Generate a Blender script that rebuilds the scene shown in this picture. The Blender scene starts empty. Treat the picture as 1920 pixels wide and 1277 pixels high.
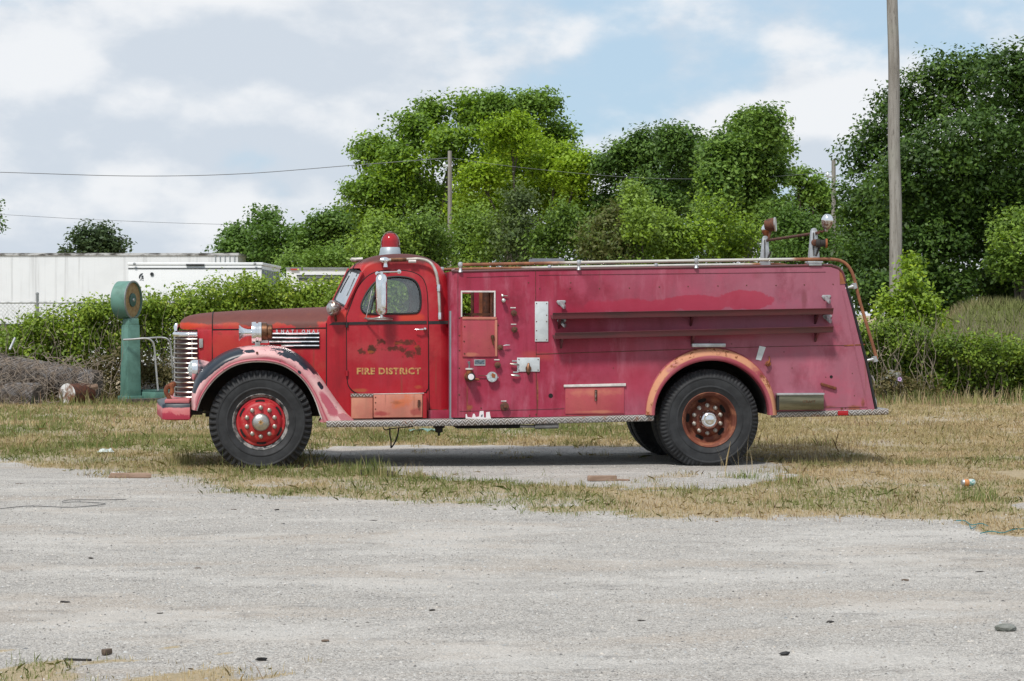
import bpy, bmesh, math, random
import numpy as np
from mathutils import Vector, Matrix, geometry

random.seed(7)
RNG = np.random.default_rng(11)
scene = bpy.context.scene
COL = scene.collection
rad = math.radians

# ------------------------------------------------------------------ camera
FPX, HOR, D, CAMZ = 4030.0, 590.0, 22.0, 1.57        # focal length and horizon in photo pixels, distance, height
TH = math.atan(460.0 / FPX)
cam_d = bpy.data.cameras.new("camera")
cam = bpy.data.objects.new("camera", cam_d); COL.objects.link(cam)
cam.location = (0, -D, CAMZ)
cam.rotation_euler = (rad(90), 0, -TH)
cam_d.sensor_width = 36.0
cam_d.lens = FPX / 1920.0 * 36.0
cam_d.shift_y = -(638.5 - HOR) / 1920.0
cam_d.clip_start = 0.1
cam_d.clip_end = 6000.0
scene.camera = cam

# ------------------------------------------------------------------ light
SUN_TO = Vector((-0.36, -0.62, 1.0)).normalized()
SUN_EL = math.asin(SUN_TO.z)
SUN_ROT = math.atan2(SUN_TO.x, SUN_TO.y)
sun_d = bpy.data.lights.new("sun", 'SUN')
sun_d.energy = 4.2
sun_d.angle = rad(8.0)
sun_d.color = (1.0, 0.955, 0.89)
sun = bpy.data.objects.new("sun", sun_d); COL.objects.link(sun)
sun.rotation_euler = SUN_TO.to_track_quat('Z', 'Y').to_euler()
sun.location = (-8, -14, 22)

scene.view_settings.view_transform = 'Standard'
scene.view_settings.look = 'None'
scene.view_settings.exposure = -0.20
scene.view_settings.gamma = 1.0
scene.view_settings.use_curve_mapping = False


# ------------------------------------------------------------------ node helper
class NT:
    def __init__(s, tree):
        s.t = tree; s.nodes = tree.nodes; s.links = tree.links
        s._p = None
    def n(s, typ, props=None, **ins):
        nd = s.nodes.new(typ)
        for k, v in (props or {}).items(): setattr(nd, k, v)
        for k, v in ins.items():
            k = int(k[1:]) if (k[0] == 'i' and k[1:].isdigit()) else k.replace('_', ' ')
            s.put(nd.inputs[k], v)
        return nd
    def put(s, sock, v):
        if isinstance(v, bpy.types.NodeSocket): s.links.new(v, sock)
        elif v is not None:
            if sock.type == 'RGBA' and len(v) == 3: v = (*v, 1.0)
            sock.default_value = v
    def math(s, op, a, b=None, c=None, clamp=False):
        nd = s.nodes.new('ShaderNodeMath'); nd.operation = op; nd.use_clamp = clamp
        for i, v in enumerate((a, b, c)):
            if v is not None: s.put(nd.inputs[i], v)
        return nd.outputs[0]
    def vmath(s, op, a, b=None, out=0):
        nd = s.nodes.new('ShaderNodeVectorMath'); nd.operation = op
        s.put(nd.inputs[0], a)
        if b is not None: s.put(nd.inputs[3] if op == 'SCALE' else nd.inputs[1], b)
        return nd.outputs[out]
    @property
    def P(s):
        if s._p is None: s._p = s.nodes.new('ShaderNodeTexCoord').outputs['Object']
        return s._p
    def xyz(s, v=None):
        nd = s.nodes.new('ShaderNodeSeparateXYZ'); s.put(nd.inputs[0], v if v is not None else s.P)
        return nd.outputs
    def noise(s, scale, detail=4, rough=0.55, vec=None, stretch=None, off=None):
        v = vec if vec is not None else s.P
        if stretch: v = s.vmath('MULTIPLY', v, stretch)
        if off: v = s.vmath('ADD', v, off)
        nd = s.n('ShaderNodeTexNoise', None, Vector=v, Scale=scale, Detail=detail, Roughness=rough)
        return nd.outputs['Fac']
    def vor(s, scale, vec=None, feature='F1', out='Distance', rnd=1.0):
        nd = s.n('ShaderNodeTexVoronoi', {'feature': feature}, Vector=vec if vec is not None else s.P, Scale=scale)
        nd.inputs['Randomness'].default_value = rnd
        return nd.outputs[out]
    def step(s, v, lo, hi, a=0.0, b=1.0):
        nd = s.n('ShaderNodeMapRange', {'interpolation_type': 'SMOOTHSTEP'}, Value=v, From_Min=lo, From_Max=hi, To_Min=a, To_Max=b)
        return nd.outputs[0]
    def mix(s, f, a, b, blend='MIX'):
        nd = s.nodes.new('ShaderNodeMix'); nd.data_type = 'RGBA'; nd.blend_type = blend
        s.put(nd.inputs[0], f); s.put(nd.inputs[6], a); s.put(nd.inputs[7], b)
        return nd.outputs[2]
    def fmix(s, f, a, b):
        nd = s.nodes.new('ShaderNodeMix'); s.put(nd.inputs[0], f); s.put(nd.inputs[2], a); s.put(nd.inputs[3], b)
        return nd.outputs[0]
    def blob(s, c, r, amp=0.5, scale=6.0, soft=0.35, flat=True):
        """mask with a ragged outline round a place on the thing (object coordinates, y ignored)"""
        v = s.vmath('SUBTRACT', s.P, c)
        v = s.vmath('MULTIPLY', v, (1 / r[0], 0.0 if flat else 1 / r[1], 1 / r[-1]))
        l = s.vmath('LENGTH', v, out=1)
        nz = s.math('SUBTRACT', s.noise(scale, 5, 0.62, off=(c[0] * 3.1, 0, c[2] * 5.7)), 0.5)
        q = s.math('ADD', s.math('SUBTRACT', 1.0, l), s.math('MULTIPLY', nz, amp * 4))
        return s.step(q, 0.0, soft)
    def mx(s, *ms):
        r = ms[0]
        for m in ms[1:]: r = s.math('MAXIMUM', r, m)
        return r
    def mul(s, a, b): return s.math('MULTIPLY', a, b)
    def attr(s, name, out='Color'):
        return s.n('ShaderNodeAttribute', {'attribute_name': name}).outputs[out]

def material(name, fn):
    m = bpy.data.materials.new(name); m.use_nodes = True
    t = m.node_tree; t.nodes.clear(); N = NT(t)
    d = fn(N)
    out = t.nodes.new('ShaderNodeOutputMaterial')
    if 'shader' in d:
        t.links.new(d['shader'], out.inputs[0]); return m
    b = t.nodes.new('ShaderNodeBsdfPrincipled')
    N.put(b.inputs['Base Color'], d.get('color', (0.5, 0.5, 0.5)))
    N.put(b.inputs['Roughness'], d.get('rough', 0.5))
    N.put(b.inputs['Metallic'], d.get('metal', 0.0))
    if 'spec' in d: N.put(b.inputs['Specular IOR Level'], d['spec'])
    if 'coat' in d: N.put(b.inputs['Coat Weight'], d['coat'])
    if 'trans' in d: N.put(b.inputs['Transmission Weight'], d['trans'])
    if 'ior' in d: N.put(b.inputs['IOR'], d['ior'])
    if 'alpha' in d: N.put(b.inputs['Alpha'], d['alpha'])
    if 'bump' in d:
        bp = N.n('ShaderNodeBump', None, Height=d['bump'], Strength=d.get('bstr', 0.4), Distance=d.get('bdist', 0.01))
        t.links.new(bp.outputs[0], b.inputs['Normal'])
    t.links.new(b.outputs[0], out.inputs[0])
    return m

# ------------------------------------------------------------------ sky with broken cloud
world = bpy.data.worlds.new("World"); scene.world = world; world.use_nodes = True
wt = world.node_tree; wt.nodes.clear(); W = NT(wt)
sky = wt.nodes.new('ShaderNodeTexSky'); sky.sky_type = 'NISHITA'; sky.sun_disc = False
sky.sun_elevation = SUN_EL; sky.sun_rotation = SUN_ROT
sky.air_density = 1.0; sky.dust_density = 1.2; sky.ozone_density = 1.6
wdir = wt.nodes.new('ShaderNodeTexCoord').outputs['Generated']
def cloud_field(dz):
    v = W.vmath('ADD', W.vmath('MULTIPLY', wdir, (1.0, 1.0, 1.75)), (SKY_OFF[0], SKY_OFF[1], SKY_OFF[2] + dz))
    big = W.noise(5.6, 2.0, 0.45, vec=v)
    fine = W.noise(15.0, 7.0, 0.52, vec=v)
    return W.math('ADD', W.mul(big, 0.62), W.mul(fine, 0.38))
SKY_OFF = (1.3, 5.0, 3.3)
c0 = cloud_field(0.0); c1 = cloud_field(0.035)
cover = W.step(c0, 0.405, 0.505)
lit = W.step(W.math('SUBTRACT', c0, c1), -0.05, 0.075)
cloud_col = W.mix(lit, (7.5, 8.2, 9.1), (10.4, 10.55, 10.8))
blue = W.mix(0.80, W.mix(1.0, sky.outputs[0], (0.85, 1.05, 1.15), 'MULTIPLY'), (6.3, 8.25, 10.1))
wcol = W.mix(W.math('MULTIPLY', cover, 0.93), blue, cloud_col)
bg = W.n('ShaderNodeBackground', None, Color=wcol, Strength=0.1)
wo = wt.nodes.new('ShaderNodeOutputWorld'); wt.links.new(bg.outputs[0], wo.inputs[0])


# ------------------------------------------------------------------ places measured in the photograph
ST, CT = math.sin(TH), math.cos(TH)
def Q(u, v, y=0.0):
    """world point seen at photo pixel (u, v) on the vertical plane at distance y behind the truck's near side"""
    k = (u - 960.0) / FPX; dy = y + D
    dx = dy * (ST + k * CT) / (CT - k * ST)
    dep = dx * ST + dy * CT
    return Vector((dx, y, CAMZ + (HOR - v) / FPX * dep))
def XZ(u, v, y=0.0):
    p = Q(u, v, y); return (p.x, p.z)
def QD(u, v, dep):
    """the same at a depth along the view"""
    k = (u - 960.0) / FPX
    dx = dep * (ST + k * CT); dy = dep * (CT - k * ST)
    return Vector((dx, dy - D, CAMZ + (HOR - v) / FPX * dep))
def G(u, v):
    """ground point under a photo pixel"""
    return QD(u, v, CAMZ * FPX / (v - HOR)) if v > HOR + 1 else None
def px(n, y=0.0): return n * (D + y) / FPX

# ------------------------------------------------------------------ mesh helpers
def cr(pts, n=6, closed=False):
    """Catmull-Rom through points"""
    pts = [Vector(p) for p in pts]; out = []
    m = len(pts)
    rng = range(m if closed else m - 1)
    for i in rng:
        p1, p2 = pts[i], pts[(i + 1) % m]
        p0 = pts[i - 1] if (closed or i > 0) else p1 * 2 - p2
        p3 = pts[(i + 2) % m] if (closed or i + 2 < m) else p2 * 2 - p1
        for k in range(n):
            t = k / n
            out.append(0.5 * ((2 * p1) + (p2 - p0) * t + (2 * p0 - 5 * p1 + 4 * p2 - p3) * t * t + (3 * p1 - p0 - 3 * p2 + p3) * t ** 3))
    if not closed: out.append(pts[-1].copy())
    return out

class MB:
    def __init__(s): s.v = []; s.f = []
    def add(s, vs, fs):
        o = len(s.v); s.v += [tuple(p) for p in vs]; s.f += [tuple(i + o for i in f) for f in fs]; return s
    def box(s, a, b):
        x0, y0, z0 = a; x1, y1, z1 = b
        return s.add([(x0, y0, z0), (x1, y0, z0), (x1, y1, z0), (x0, y1, z0), (x0, y0, z1), (x1, y0, z1), (x1, y1, z1), (x0, y1, z1)],
                     [(0, 3, 2, 1), (4, 5, 6, 7), (0, 1, 5, 4), (1, 2, 6, 5), (2, 3, 7, 6), (3, 0, 4, 7)])
    def prism(s, quad8): # eight corners in box order
        return s.add(quad8, [(0, 3, 2, 1), (4, 5, 6, 7), (0, 1, 5, 4), (1, 2, 6, 5), (2, 3, 7, 6), (3, 0, 4, 7)])
    def tube(s, pts, r, seg=8, caps=True, flat=None):
        pts = [Vector(p) for p in pts]; n = len(pts)
        rs = r if isinstance(r, list) else [r] * n
        t0 = (pts[1] - pts[0]).normalized()
        a = t0.orthogonal().normalized() if flat is None else Vector(flat).normalized()
        vs = []; prev = t0
        for i, p in enumerate(pts):
            t = ((pts[min(i + 1, n - 1)] - pts[max(i - 1, 0)])).normalized()
            if flat is None: a = (prev.rotation_difference(t) @ a)
            a = (a - t * a.dot(t)).normalized(); b = t.cross(a); prev = t
            for k in range(seg):
                g = 2 * math.pi * k / seg
                rr = rs[i]
                ra, rb = rr if hasattr(rr, '__len__') else (rr, rr)
                vs.append(p + a * (math.cos(g) * ra) + b * (math.sin(g) * rb))
        fs = []
        for i in range(n - 1):
            for k in range(seg):
                k2 = (k + 1) % seg
                fs.append((i * seg + k, i * seg + k2, (i + 1) * seg + k2, (i + 1) * seg + k))
        if caps:
            fs.append(tuple(range(seg - 1, -1, -1))); fs.append(tuple((n - 1) * seg + k for k in range(seg)))
        return s.add(vs, fs)
    def lathe(s, prof, c, axis=(0, -1, 0), seg=24, caps=True):
        """prof: (radius, height along axis)"""
        ax = Vector(axis).normalized(); a = ax.orthogonal().normalized(); b = ax.cross(a); c = Vector(c)
        vs = []; fs = []
        for (r, h) in prof:
            for k in range(seg):
                g = 2 * math.pi * k / seg
                vs.append(c + ax * h + (a * math.cos(g) + b * math.sin(g)) * max(r, 1e-4))
        for i in range(len(prof) - 1):
            for k in range(seg):
                k2 = (k + 1) % seg
                fs.append((i * seg + k, i * seg + k2, (i + 1) * seg + k2, (i + 1) * seg + k))
        if caps and prof[0][0] > 2e-4: fs.append(tuple(range(seg - 1, -1, -1)))
        if caps and prof[-1][0] > 2e-4: fs.append(tuple((len(prof) - 1) * seg + k for k in range(seg)))
        return s.add(vs, fs)
    def grid(s, rows, closed=False):
        m = len(rows[0]); vs = [p for r in rows for p in r]; fs = []
        for i in range(len(rows) - 1):
            for k in range(m if closed else m - 1):
                k2 = (k + 1) % m
                fs.append((i * m + k, i * m + k2, (i + 1) * m + k2, (i + 1) * m + k))
        return s.add(vs, fs)
    def plate(s, outline, holes=(), y=0.0, th=0.02, cell=None):
        """sheet cut to an outline (x, z) with holes, bent to y(x, z), with thickness"""
        yf = y if callable(y) else (lambda a, b: y)
        loops = [list(outline)] + [list(h) for h in holes]
        pts = []; edges = []
        for lp in loops:
            o = len(pts); pts += [Vector((p[0], p[1])) for p in lp]
            edges += [(o + i, o + (i + 1) % len(lp)) for i in range(len(lp))]
        if cell:
            xs = [p.x for p in pts]; zs = [p.y for p in pts]
            bnd = np.array([(p.x, p.y) for p in pts])
            gx = np.arange(min(xs) + cell / 2, max(xs), cell); gz = np.arange(min(zs) + cell / 2, max(zs), cell)
            for gxx in gx:
                for gzz in gz:
                    if inpoly(gxx, gzz, loops[0]) and not any(inpoly(gxx, gzz, h) for h in loops[1:]):
                        if np.min(np.abs(bnd - (gxx, gzz)).sum(1)) > cell * 0.45: pts.append(Vector((gxx, gzz)))
        r = geometry.delaunay_2d_cdt(pts, edges, [], 0, 1e-5)
        vc, fc = r[0], r[2]
        keep = []
        for f in fc:
            cx = sum(vc[i].x for i in f) / len(f); cz = sum(vc[i].y for i in f) / len(f)
            if inpoly(cx, cz, loops[0]) and not any(inpoly(cx, cz, h) for h in loops[1:]): keep.append(tuple(f))
        n = len(vc)
        vs = [(p.x, yf(p.x, p.y), p.y) for p in vc] + [(p.x, yf(p.x, p.y) + th, p.y) for p in vc]
        fs = []; cnt = {}
        for f in keep:
            fs.append(f); fs.append(tuple(i + n for i in reversed(f)))
            for i in range(len(f)):
                a, b = f[i], f[(i + 1) % len(f)]
                cnt.setdefault((min(a, b), max(a, b)), []).append((a, b))
        for k, l in cnt.items():
            if len(l) == 1:
                a, b = l[0]; fs.append((b, a, a + n, b + n))
        return s.add(vs, fs)
    def build(s, name, mat, parent=None, smooth=True, bevel=0.0, angle=38, fix=True, sub=0):
        me = bpy.data.meshes.new(name); me.from_pydata(s.v, [], s.f); me.validate()
        if fix or bevel:
            bm = bmesh.new(); bm.from_mesh(me)
            if fix: bmesh.ops.recalc_face_normals(bm, faces=bm.faces)
            if bevel:
                es = [e for e in bm.edges if len(e.link_faces) == 2 and e.calc_face_angle(0) > rad(40)]
                bmesh.ops.bevel(bm, geom=es, offset=bevel, segments=2, affect='EDGES', profile=0.6, clamp_overlap=True)
            bm.to_mesh(me); bm.free()
        return link(name, me, mat, parent, smooth, angle)

def inpoly(x, z, poly):
    c = False; n = len(poly); j = n - 1
    for i in range(n):
        xi, zi = poly[i][0], poly[i][1]; xj, zj = poly[j][0], poly[j][1]
        if (zi > z) != (zj > z) and x < (xj - xi) * (z - zi) / (zj - zi) + xi: c = not c
        j = i
    return c

def link(name, me, mat, parent=None, smooth=True, angle=38):
    o = bpy.data.objects.new(name, me); COL.objects.link(o)
    if mat is not None and len(me.materials) == 0: me.materials.append(mat)
    if smooth:
        me.polygons.foreach_set('use_smooth', [True] * len(me.polygons))
        me.set_sharp_from_angle(angle=rad(angle))
    setpar(o, parent)
    return o

def setpar(o, parent):
    if parent is not None:
        o.parent = parent
        if parent.type == 'EMPTY': o.matrix_parent_inverse = Matrix.Translation(-Vector(parent.location))

def thing(name, label, cat, loc=(0, 0, 0), group=None):
    o = bpy.data.objects.new(name, None); COL.objects.link(o); o.location = loc
    o.empty_display_size = 0.2
    return tag(o, label, cat, group)
def tag(o, label=None, cat=None, group=None, kind=None):
    if label: o['label'] = label
    if cat: o['category'] = cat
    if group: o['group'] = group
    if kind: o['kind'] = kind
    return o

def np_mesh(name, verts, polys, mat, parent=None, cols=None, smooth=False):
    """verts (n,3), polys (m,k) all with the same corner count; cols (n,3) written as point colour 'tint'"""
    me = bpy.data.meshes.new(name)
    m, k = polys.shape
    me.vertices.add(len(verts)); me.vertices.foreach_set('co', np.ascontiguousarray(verts, dtype=np.float32).ravel())
    me.loops.add(m * k); me.loops.foreach_set('vertex_index', np.ascontiguousarray(polys, dtype=np.int32).ravel())
    me.polygons.add(m); me.polygons.foreach_set('loop_start', np.arange(0, m * k, k, dtype=np.int32))
    me.update(calc_edges=True)
    if cols is not None:
        a = me.attributes.new('tint', 'FLOAT_COLOR', 'POINT')
        c = np.ones((len(verts), 4), dtype=np.float32); c[:, :3] = cols
        a.data.foreach_set('color', c.ravel())
    o = bpy.data.objects.new(name, me); COL.objects.link(o)
    me.materials.append(mat)
    if smooth: me.polygons.foreach_set('use_smooth', [True] * m)
    setpar(o, parent)
    return o

def vnoise(x, y, scale=1.0, seed=0, octaves=3):
    """value noise for numpy arrays, about 0..1"""
    out = 0; amp = 1; tot = 0
    x = np.asarray(x, dtype=float) * scale; y = np.asarray(y, dtype=float) * scale
    for o in range(octaves):
        xi = np.floor(x).astype(np.int64); yi = np.floor(y).astype(np.int64); fx = x - xi; fy = y - yi
        fx = fx * fx * (3 - 2 * fx); fy = fy * fy * (3 - 2 * fy)
        def h(a, b):
            n = (a * 374761393 + b * 668265263 + (seed + o) * 974711) & 0x7fffffff
            n = ((n ^ (n >> 13)) * 1274126177) & 0x7fffffff
            return ((n ^ (n >> 16)) & 0xffff) / 65535.0
        v = (h(xi, yi) * (1 - fx) + h(xi + 1, yi) * fx) * (1 - fy) + (h(xi, yi + 1) * (1 - fx) + h(xi + 1, yi + 1) * fx) * fy
        out = out + v * amp; tot += amp; amp *= 0.5; x = x * 2.03 + 7.1; y = y * 2.03 + 3.7
    return out / tot
# ------------------------------------------------------------------ materials
def srgb(r, g, b):
    f = lambda c: (c / 255 / 12.92) if c <= 10 else ((c / 255 + 0.055) / 1.055) ** 2.4
    return (f(r) * .76, f(g) * .76, f(b) * .76)
M = {}
def simple(name, col, rough=0.5, metal=0.0, var=0.0, scale=12.0, col2=None, bump=0.0, spec=None, stretch=None):
    def fn(N):
        n = N.noise(scale, 5, 0.6, stretch=stretch)
        c2 = col2 or tuple(c * (1 - var) for c in col)
        d = dict(color=N.mix(N.step(n, 0.38, 0.64), col, c2) if (var or col2) else col,
                 rough=N.fmix(n, max(rough - 0.12, 0.02), min(rough + 0.15, 1.0)), metal=metal)
        if bump: d.update(bump=N.noise(scale * 6, 4, 0.6, stretch=stretch), bstr=bump, bdist=0.01)
        if spec is not None: d['spec'] = spec
        return d
    M[name] = material(name, fn); return M[name]

RUST = (0.115, 0.030, 0.012); RUST2 = (0.26, 0.085, 0.028); ORANGE = (0.46, 0.105, 0.038)

def paint(name, a, b, layers, rough=0.42, streak=True, coat=0.15):
    """aged coach paint: two tones of the same paint, drip streaks and then layers (colour, mask maker, roughness)"""
    def fn(N):
        f = N.step(N.noise(1.7, 6, 0.62), 0.34, 0.66)
        c = N.mix(f, a, b)
        if streak:
            st = N.step(N.noise(9.0, 4, 0.6, stretch=(1.0, 1.0, 0.07)), 0.46, 0.74)
            c = N.mix(N.mul(st, 0.55), c, tuple(x * 0.62 for x in a))
            st2 = N.step(N.noise(6.0, 4, 0.6, stretch=(1.0, 1.0, 0.09), off=(3.3, 1, 2)), 0.50, 0.76)
            c = N.mix(N.mul(st2, 0.45), c, tuple(min(x * 1.25 + 0.03, 1) for x in b))
        fine = N.step(N.noise(42.0, 3, 0.7), 0.44, 0.72)
        c = N.mix(N.mul(fine, 0.16), c, tuple(x * 0.55 for x in a))
        dots = N.step(N.noise(30.0, 2, 0.5, off=(7, 3, 1)), 0.735, 0.775)
        c = N.mix(N.mul(dots, 0.55), c, RUST)
        r = N.fmix(N.noise(5.0, 4), rough - 0.06, rough + 0.2)
        for (col, mk, rg) in layers:
            m = mk(N)
            c = N.mix(m, c, col(N) if callable(col) else col)
            r = N.fmix(m, r, rg)
        run = N.mul(N.step(N.noise(11.0, 3, .6, stretch=(1, 1, .035), off=(2, 9, 4)), .655, .72), .45) if streak else 0.0
        if streak: c = N.mix(run, c, (.16, .05, .025))
        h = N.math('ADD', N.noise(3.2, 3, 0.5), N.mul(N.noise(1.1, 2, .5), 2.2))
        return dict(color=c, rough=r, bump=h, bstr=0.30, bdist=0.02, spec=0.4)
    M[name] = material(name, fn); return M[name]

def rustcol(N): return N.mix(N.step(N.noise(14, 5, 0.65), 0.35, 0.65), RUST, RUST2)

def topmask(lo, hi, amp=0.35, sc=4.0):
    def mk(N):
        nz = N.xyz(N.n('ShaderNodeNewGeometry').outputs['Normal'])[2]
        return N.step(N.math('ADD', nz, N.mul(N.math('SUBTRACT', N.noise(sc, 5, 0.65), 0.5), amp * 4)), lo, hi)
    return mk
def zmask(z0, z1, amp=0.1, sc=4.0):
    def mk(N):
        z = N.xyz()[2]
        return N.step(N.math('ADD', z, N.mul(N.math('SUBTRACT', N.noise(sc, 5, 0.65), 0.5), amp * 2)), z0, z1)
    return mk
def spot(u, v, ru, rv, y=0.0, amp=0.5, sc=6.0, soft=0.35, k=1.0):
    p = Q(u, v, y)
    return lambda N: N.mul(N.blob((p.x, y, p.z), (px(ru, y), 1, px(rv, y)), amp, sc, soft), k)
def spots(*ss):
    return lambda N: N.mx(*[s(N) for s in ss])

CRIM = srgb(182, 12, 34); CRIM2 = srgb(186, 24, 44)
MAROON = (0.088, 0.024, 0.021)
paint('hood_paint', CRIM2, srgb(196, 32, 38), [
    (srgb(184, 62, 38), zmask(Q(0, 618, .6).z, Q(0, 605, .6).z, 0.14, 6.0), 0.65),
    (srgb(150, 52, 30), lambda N: N.mul(N.step(N.noise(5.5, 6, .7, off=(1, 2, 3)), .50, .62), .6), .7),
    (srgb(196, 58, 22), spot(352, 606, 26, 14, .7, 0.35, 5), 0.6),
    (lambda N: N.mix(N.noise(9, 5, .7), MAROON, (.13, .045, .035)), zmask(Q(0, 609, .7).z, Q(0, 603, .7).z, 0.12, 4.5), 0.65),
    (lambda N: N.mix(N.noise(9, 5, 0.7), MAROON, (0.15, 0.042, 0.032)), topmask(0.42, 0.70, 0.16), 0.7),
])
paint('side_paint', srgb(176, 20, 38), srgb(188, 36, 44), [
    (srgb(184, 72, 58), lambda N: N.mul(N.step(N.noise(1.8, 6, .68), .46, .62), .6), .6),
    (srgb(128, 44, 30), lambda N: N.mul(N.step(N.noise(7, 6, .72, off=(2, 0, 5)), .58, .66), .6), .75),
    (srgb(196, 52, 40), spots(spot(420, 650, 50, 40, .6, .3, 3, .9, .6), spot(596, 600, 14, 10, .4, .4, 7, .5, .7)), 0.55),
])
paint('cab_paint', srgb(174, 14, 34), srgb(186, 30, 46), [
    (srgb(188, 72, 70), lambda N: N.mul(N.step(N.noise(1.9, 6, .66, off=(3, 3, 1)), .50, .66), .42), .6),
    (srgb(120, 8, 24), lambda N: N.mul(N.step(N.noise(2.3, 6, .66, stretch=(1, 1, .4), off=(6, 3, 1)), .50, .68), .5), .45),
    (srgb(196, 46, 36), spots(spot(690, 500, 36, 26, .3, .35, 4, .9, .8), spot(640, 592, 26, 14, .3, .4, 5, .7, .8), spot(815, 505, 22, 24, .3, .4, 5, .8, .7)), 0.55),
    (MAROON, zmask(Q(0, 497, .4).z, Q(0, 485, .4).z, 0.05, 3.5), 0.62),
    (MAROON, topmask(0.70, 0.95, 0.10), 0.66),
    (RUST, spots(spot(623, 588, 9, 6, .3, .4, 8, .5, .9), spot(702, 596, 12, 4, .3, .4, 9, .5, .5)), 0.8),
])
paint('door_paint', srgb(174, 16, 36), srgb(182, 34, 50), [
    (srgb(186, 76, 78), lambda N: N.mul(N.step(N.noise(2.1, 6, .66, off=(3, 3, 1)), .50, .66), .42), .6),
    (srgb(172, 42, 62), spot(735, 680, 55, 60, .24, .4, 4, 1.0, .6), 0.55),
    (srgb(206, 66, 34), spots(spot(772, 595, 30, 10, .24, .4, 6, .7, .8), spot(690, 593, 24, 8, .24, .4, 6, .7, .6)), 0.6),
    (srgb(176, 88, 50), spots(spot(676, 732, 20, 5, .24, .3, 8, .6, .8), spot(785, 726, 10, 5, .24, .4, 8, .6, .6)), 0.7),
    ((0.045, 0.016, 0.006), spots(spot(678, 659, 12.100000000000001, 6.6000000000000005, .24, .75, 24, .5, .82), spot(696, 655, 11, 9, .24, .5, 18, .4, .95), spot(712, 642, 9.9, 7.15, .24, .75, 24, .5, .82),
        spot(738, 653, 22.0, 6.050000000000001, .24, .75, 24, .5, .82), spot(755, 656, 11.0, 6.6000000000000005, .24, .75, 24, .5, .82), spot(768, 665, 13.200000000000001, 7.700000000000001, .24, .75, 24, .5, .82),
        spot(760, 642, 24.200000000000003, 6.6000000000000005, .24, .75, 24, .5, .82), spot(784, 656, 8.8, 11.0, .24, .75, 24, .5, .82)), 0.8),
    (srgb(168, 84, 36), spots(spot(697, 660, 8, 3, .24, .5, 18, .5, .7), spot(748, 644, 12, 2, .24, .6, 18, .5, .5), spot(782, 650, 7, 4, .24, .6, 18, .5, .4)), 0.8),
])
PINK = srgb(170, 108, 126)
def body_layers():
    xl = Q(1040, 600).x; xr = Q(1500, 600).x
    def fade(N):
        x = N.xyz()[0]
        n = N.mul(N.math('SUBTRACT', N.noise(0.9, 5, 0.6), 0.5), 3.4)
        return N.mul(N.step(N.math('ADD', x, n), xl, xr), 0.82)
    def clouds(N): return N.mul(N.step(N.noise(1.9, 6, 0.62, off=(4, 0, 9)), 0.48, 0.66), 0.55)
    return [
        (PINK, fade, 0.6),
        (srgb(188, 84, 110), clouds, 0.6),
        (srgb(196, 120, 138), lambda N: N.mul(N.step(N.noise(5.0, 6, .7, stretch=(1, 1, .22), off=(1, 5, 2)), .50, .68), .40), .7),
        (srgb(120, 20, 44), lambda N: N.mul(N.step(N.noise(2.4, 6, .66, stretch=(1, 1, .6), off=(8, 1, 3)), .52, .70), .45), .5),
        (srgb(178, 38, 68), spots(spot(1400, 562, 56, 20, 0, .26, 7, .15, .7), spot(1310, 568, 75, 16, 0, .26, 7, .15, .7), spot(1190, 574, 100, 16, 0, .35, 5, .3, .7), spot(1090, 590, 60, 28, 0, .3, 2.4, .8, .6), spot(1190, 720, 70, 60, 0, .4, 2, 1, .5), spot(1300, 630, 160, 12, 0, .3, 2, .8, .5)), 0.5),
        (srgb(126, 60, 66), spots(spot(1508, 560, 8, 26, 0, .3, 8, .8, .55), spot(1420, 516, 16, 12, 0, .4, 6, .9, .3)), 0.7),
        (srgb(184, 78, 62), spots(spot(868, 640, 12, 90, 0, .3, 4, .9, .55), spot(1010, 668, 40, 14, 0, .4, 5, .9, .5), spot(1115, 780, 70, 9, 0, .4, 5, .9, .5)), 0.65),
        (rustcol, spots(spot(1600, 765, 20, 7, 0, .6, 9, .6, .8), spot(1618, 755, 5, 10, 0, .6, 9, .6, .7), spot(1552, 763, 18, 4, 0, .5, 9, .6, .6), spot(1008, 740, 2.0, 40, 0, .2, 10, .5, .8), spot(876, 752, 1.6, 38, 0, .1, 10, .5, .7), spot(880, 764, 7, 6, 0, .5, 14, .5, .8)), 0.8),
    ]
paint('body_paint', srgb(156, 28, 56), srgb(170, 50, 80), body_layers())
paint('arch_paint', srgb(178, 96, 106), srgb(164, 66, 82), [
    (srgb(212, 150, 116), lambda N: N.mul(N.mul(N.step(N.attr('band', 'Fac'), 0.30, 0.42), N.step(N.attr('band', 'Fac'), .93, .85)), N.step(N.noise(5, 4), 0.28, 0.5)), 0.7),
    (rustcol, lambda N: N.mul(N.step(N.attr('band', 'Fac'), 0.2, 0.6), N.step(N.noise(13, 5, 0.7), 0.56, 0.62)), 0.85),
], streak=False)
NAVY = (0.012, 0.019, 0.030)
def fband(a0, a1, b0, b1, amp=.25, sc=5.0, soft=.06, k=1.0):
    """ragged patch on the fender: a = place along the arch, b = place across it"""
    def mk(N):
        a = N.attr('along', 'Fac'); b = N.attr('band', 'Fac')
        n = N.math('SUBTRACT', N.noise(sc, 6, .66, off=(a0 * 31, 0, b0 * 17)), .5)
        ra, rb = (a1 - a0) / 2, (b1 - b0) / 2
        da = N.math('ABSOLUTE', N.math('DIVIDE', N.math('SUBTRACT', a, a0 + ra), ra)); db = N.math('ABSOLUTE', N.math('DIVIDE', N.math('SUBTRACT', b, b0 + rb), rb))
        l = N.math('POWER', N.math('ADD', N.math('POWER', da, 3.0), N.math('POWER', db, 3.0)), .333)
        return N.mul(N.step(N.math('ADD', N.math('SUBTRACT', 1.0, l), N.mul(n, amp * 4)), 0.0, soft), k)
    return mk
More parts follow.
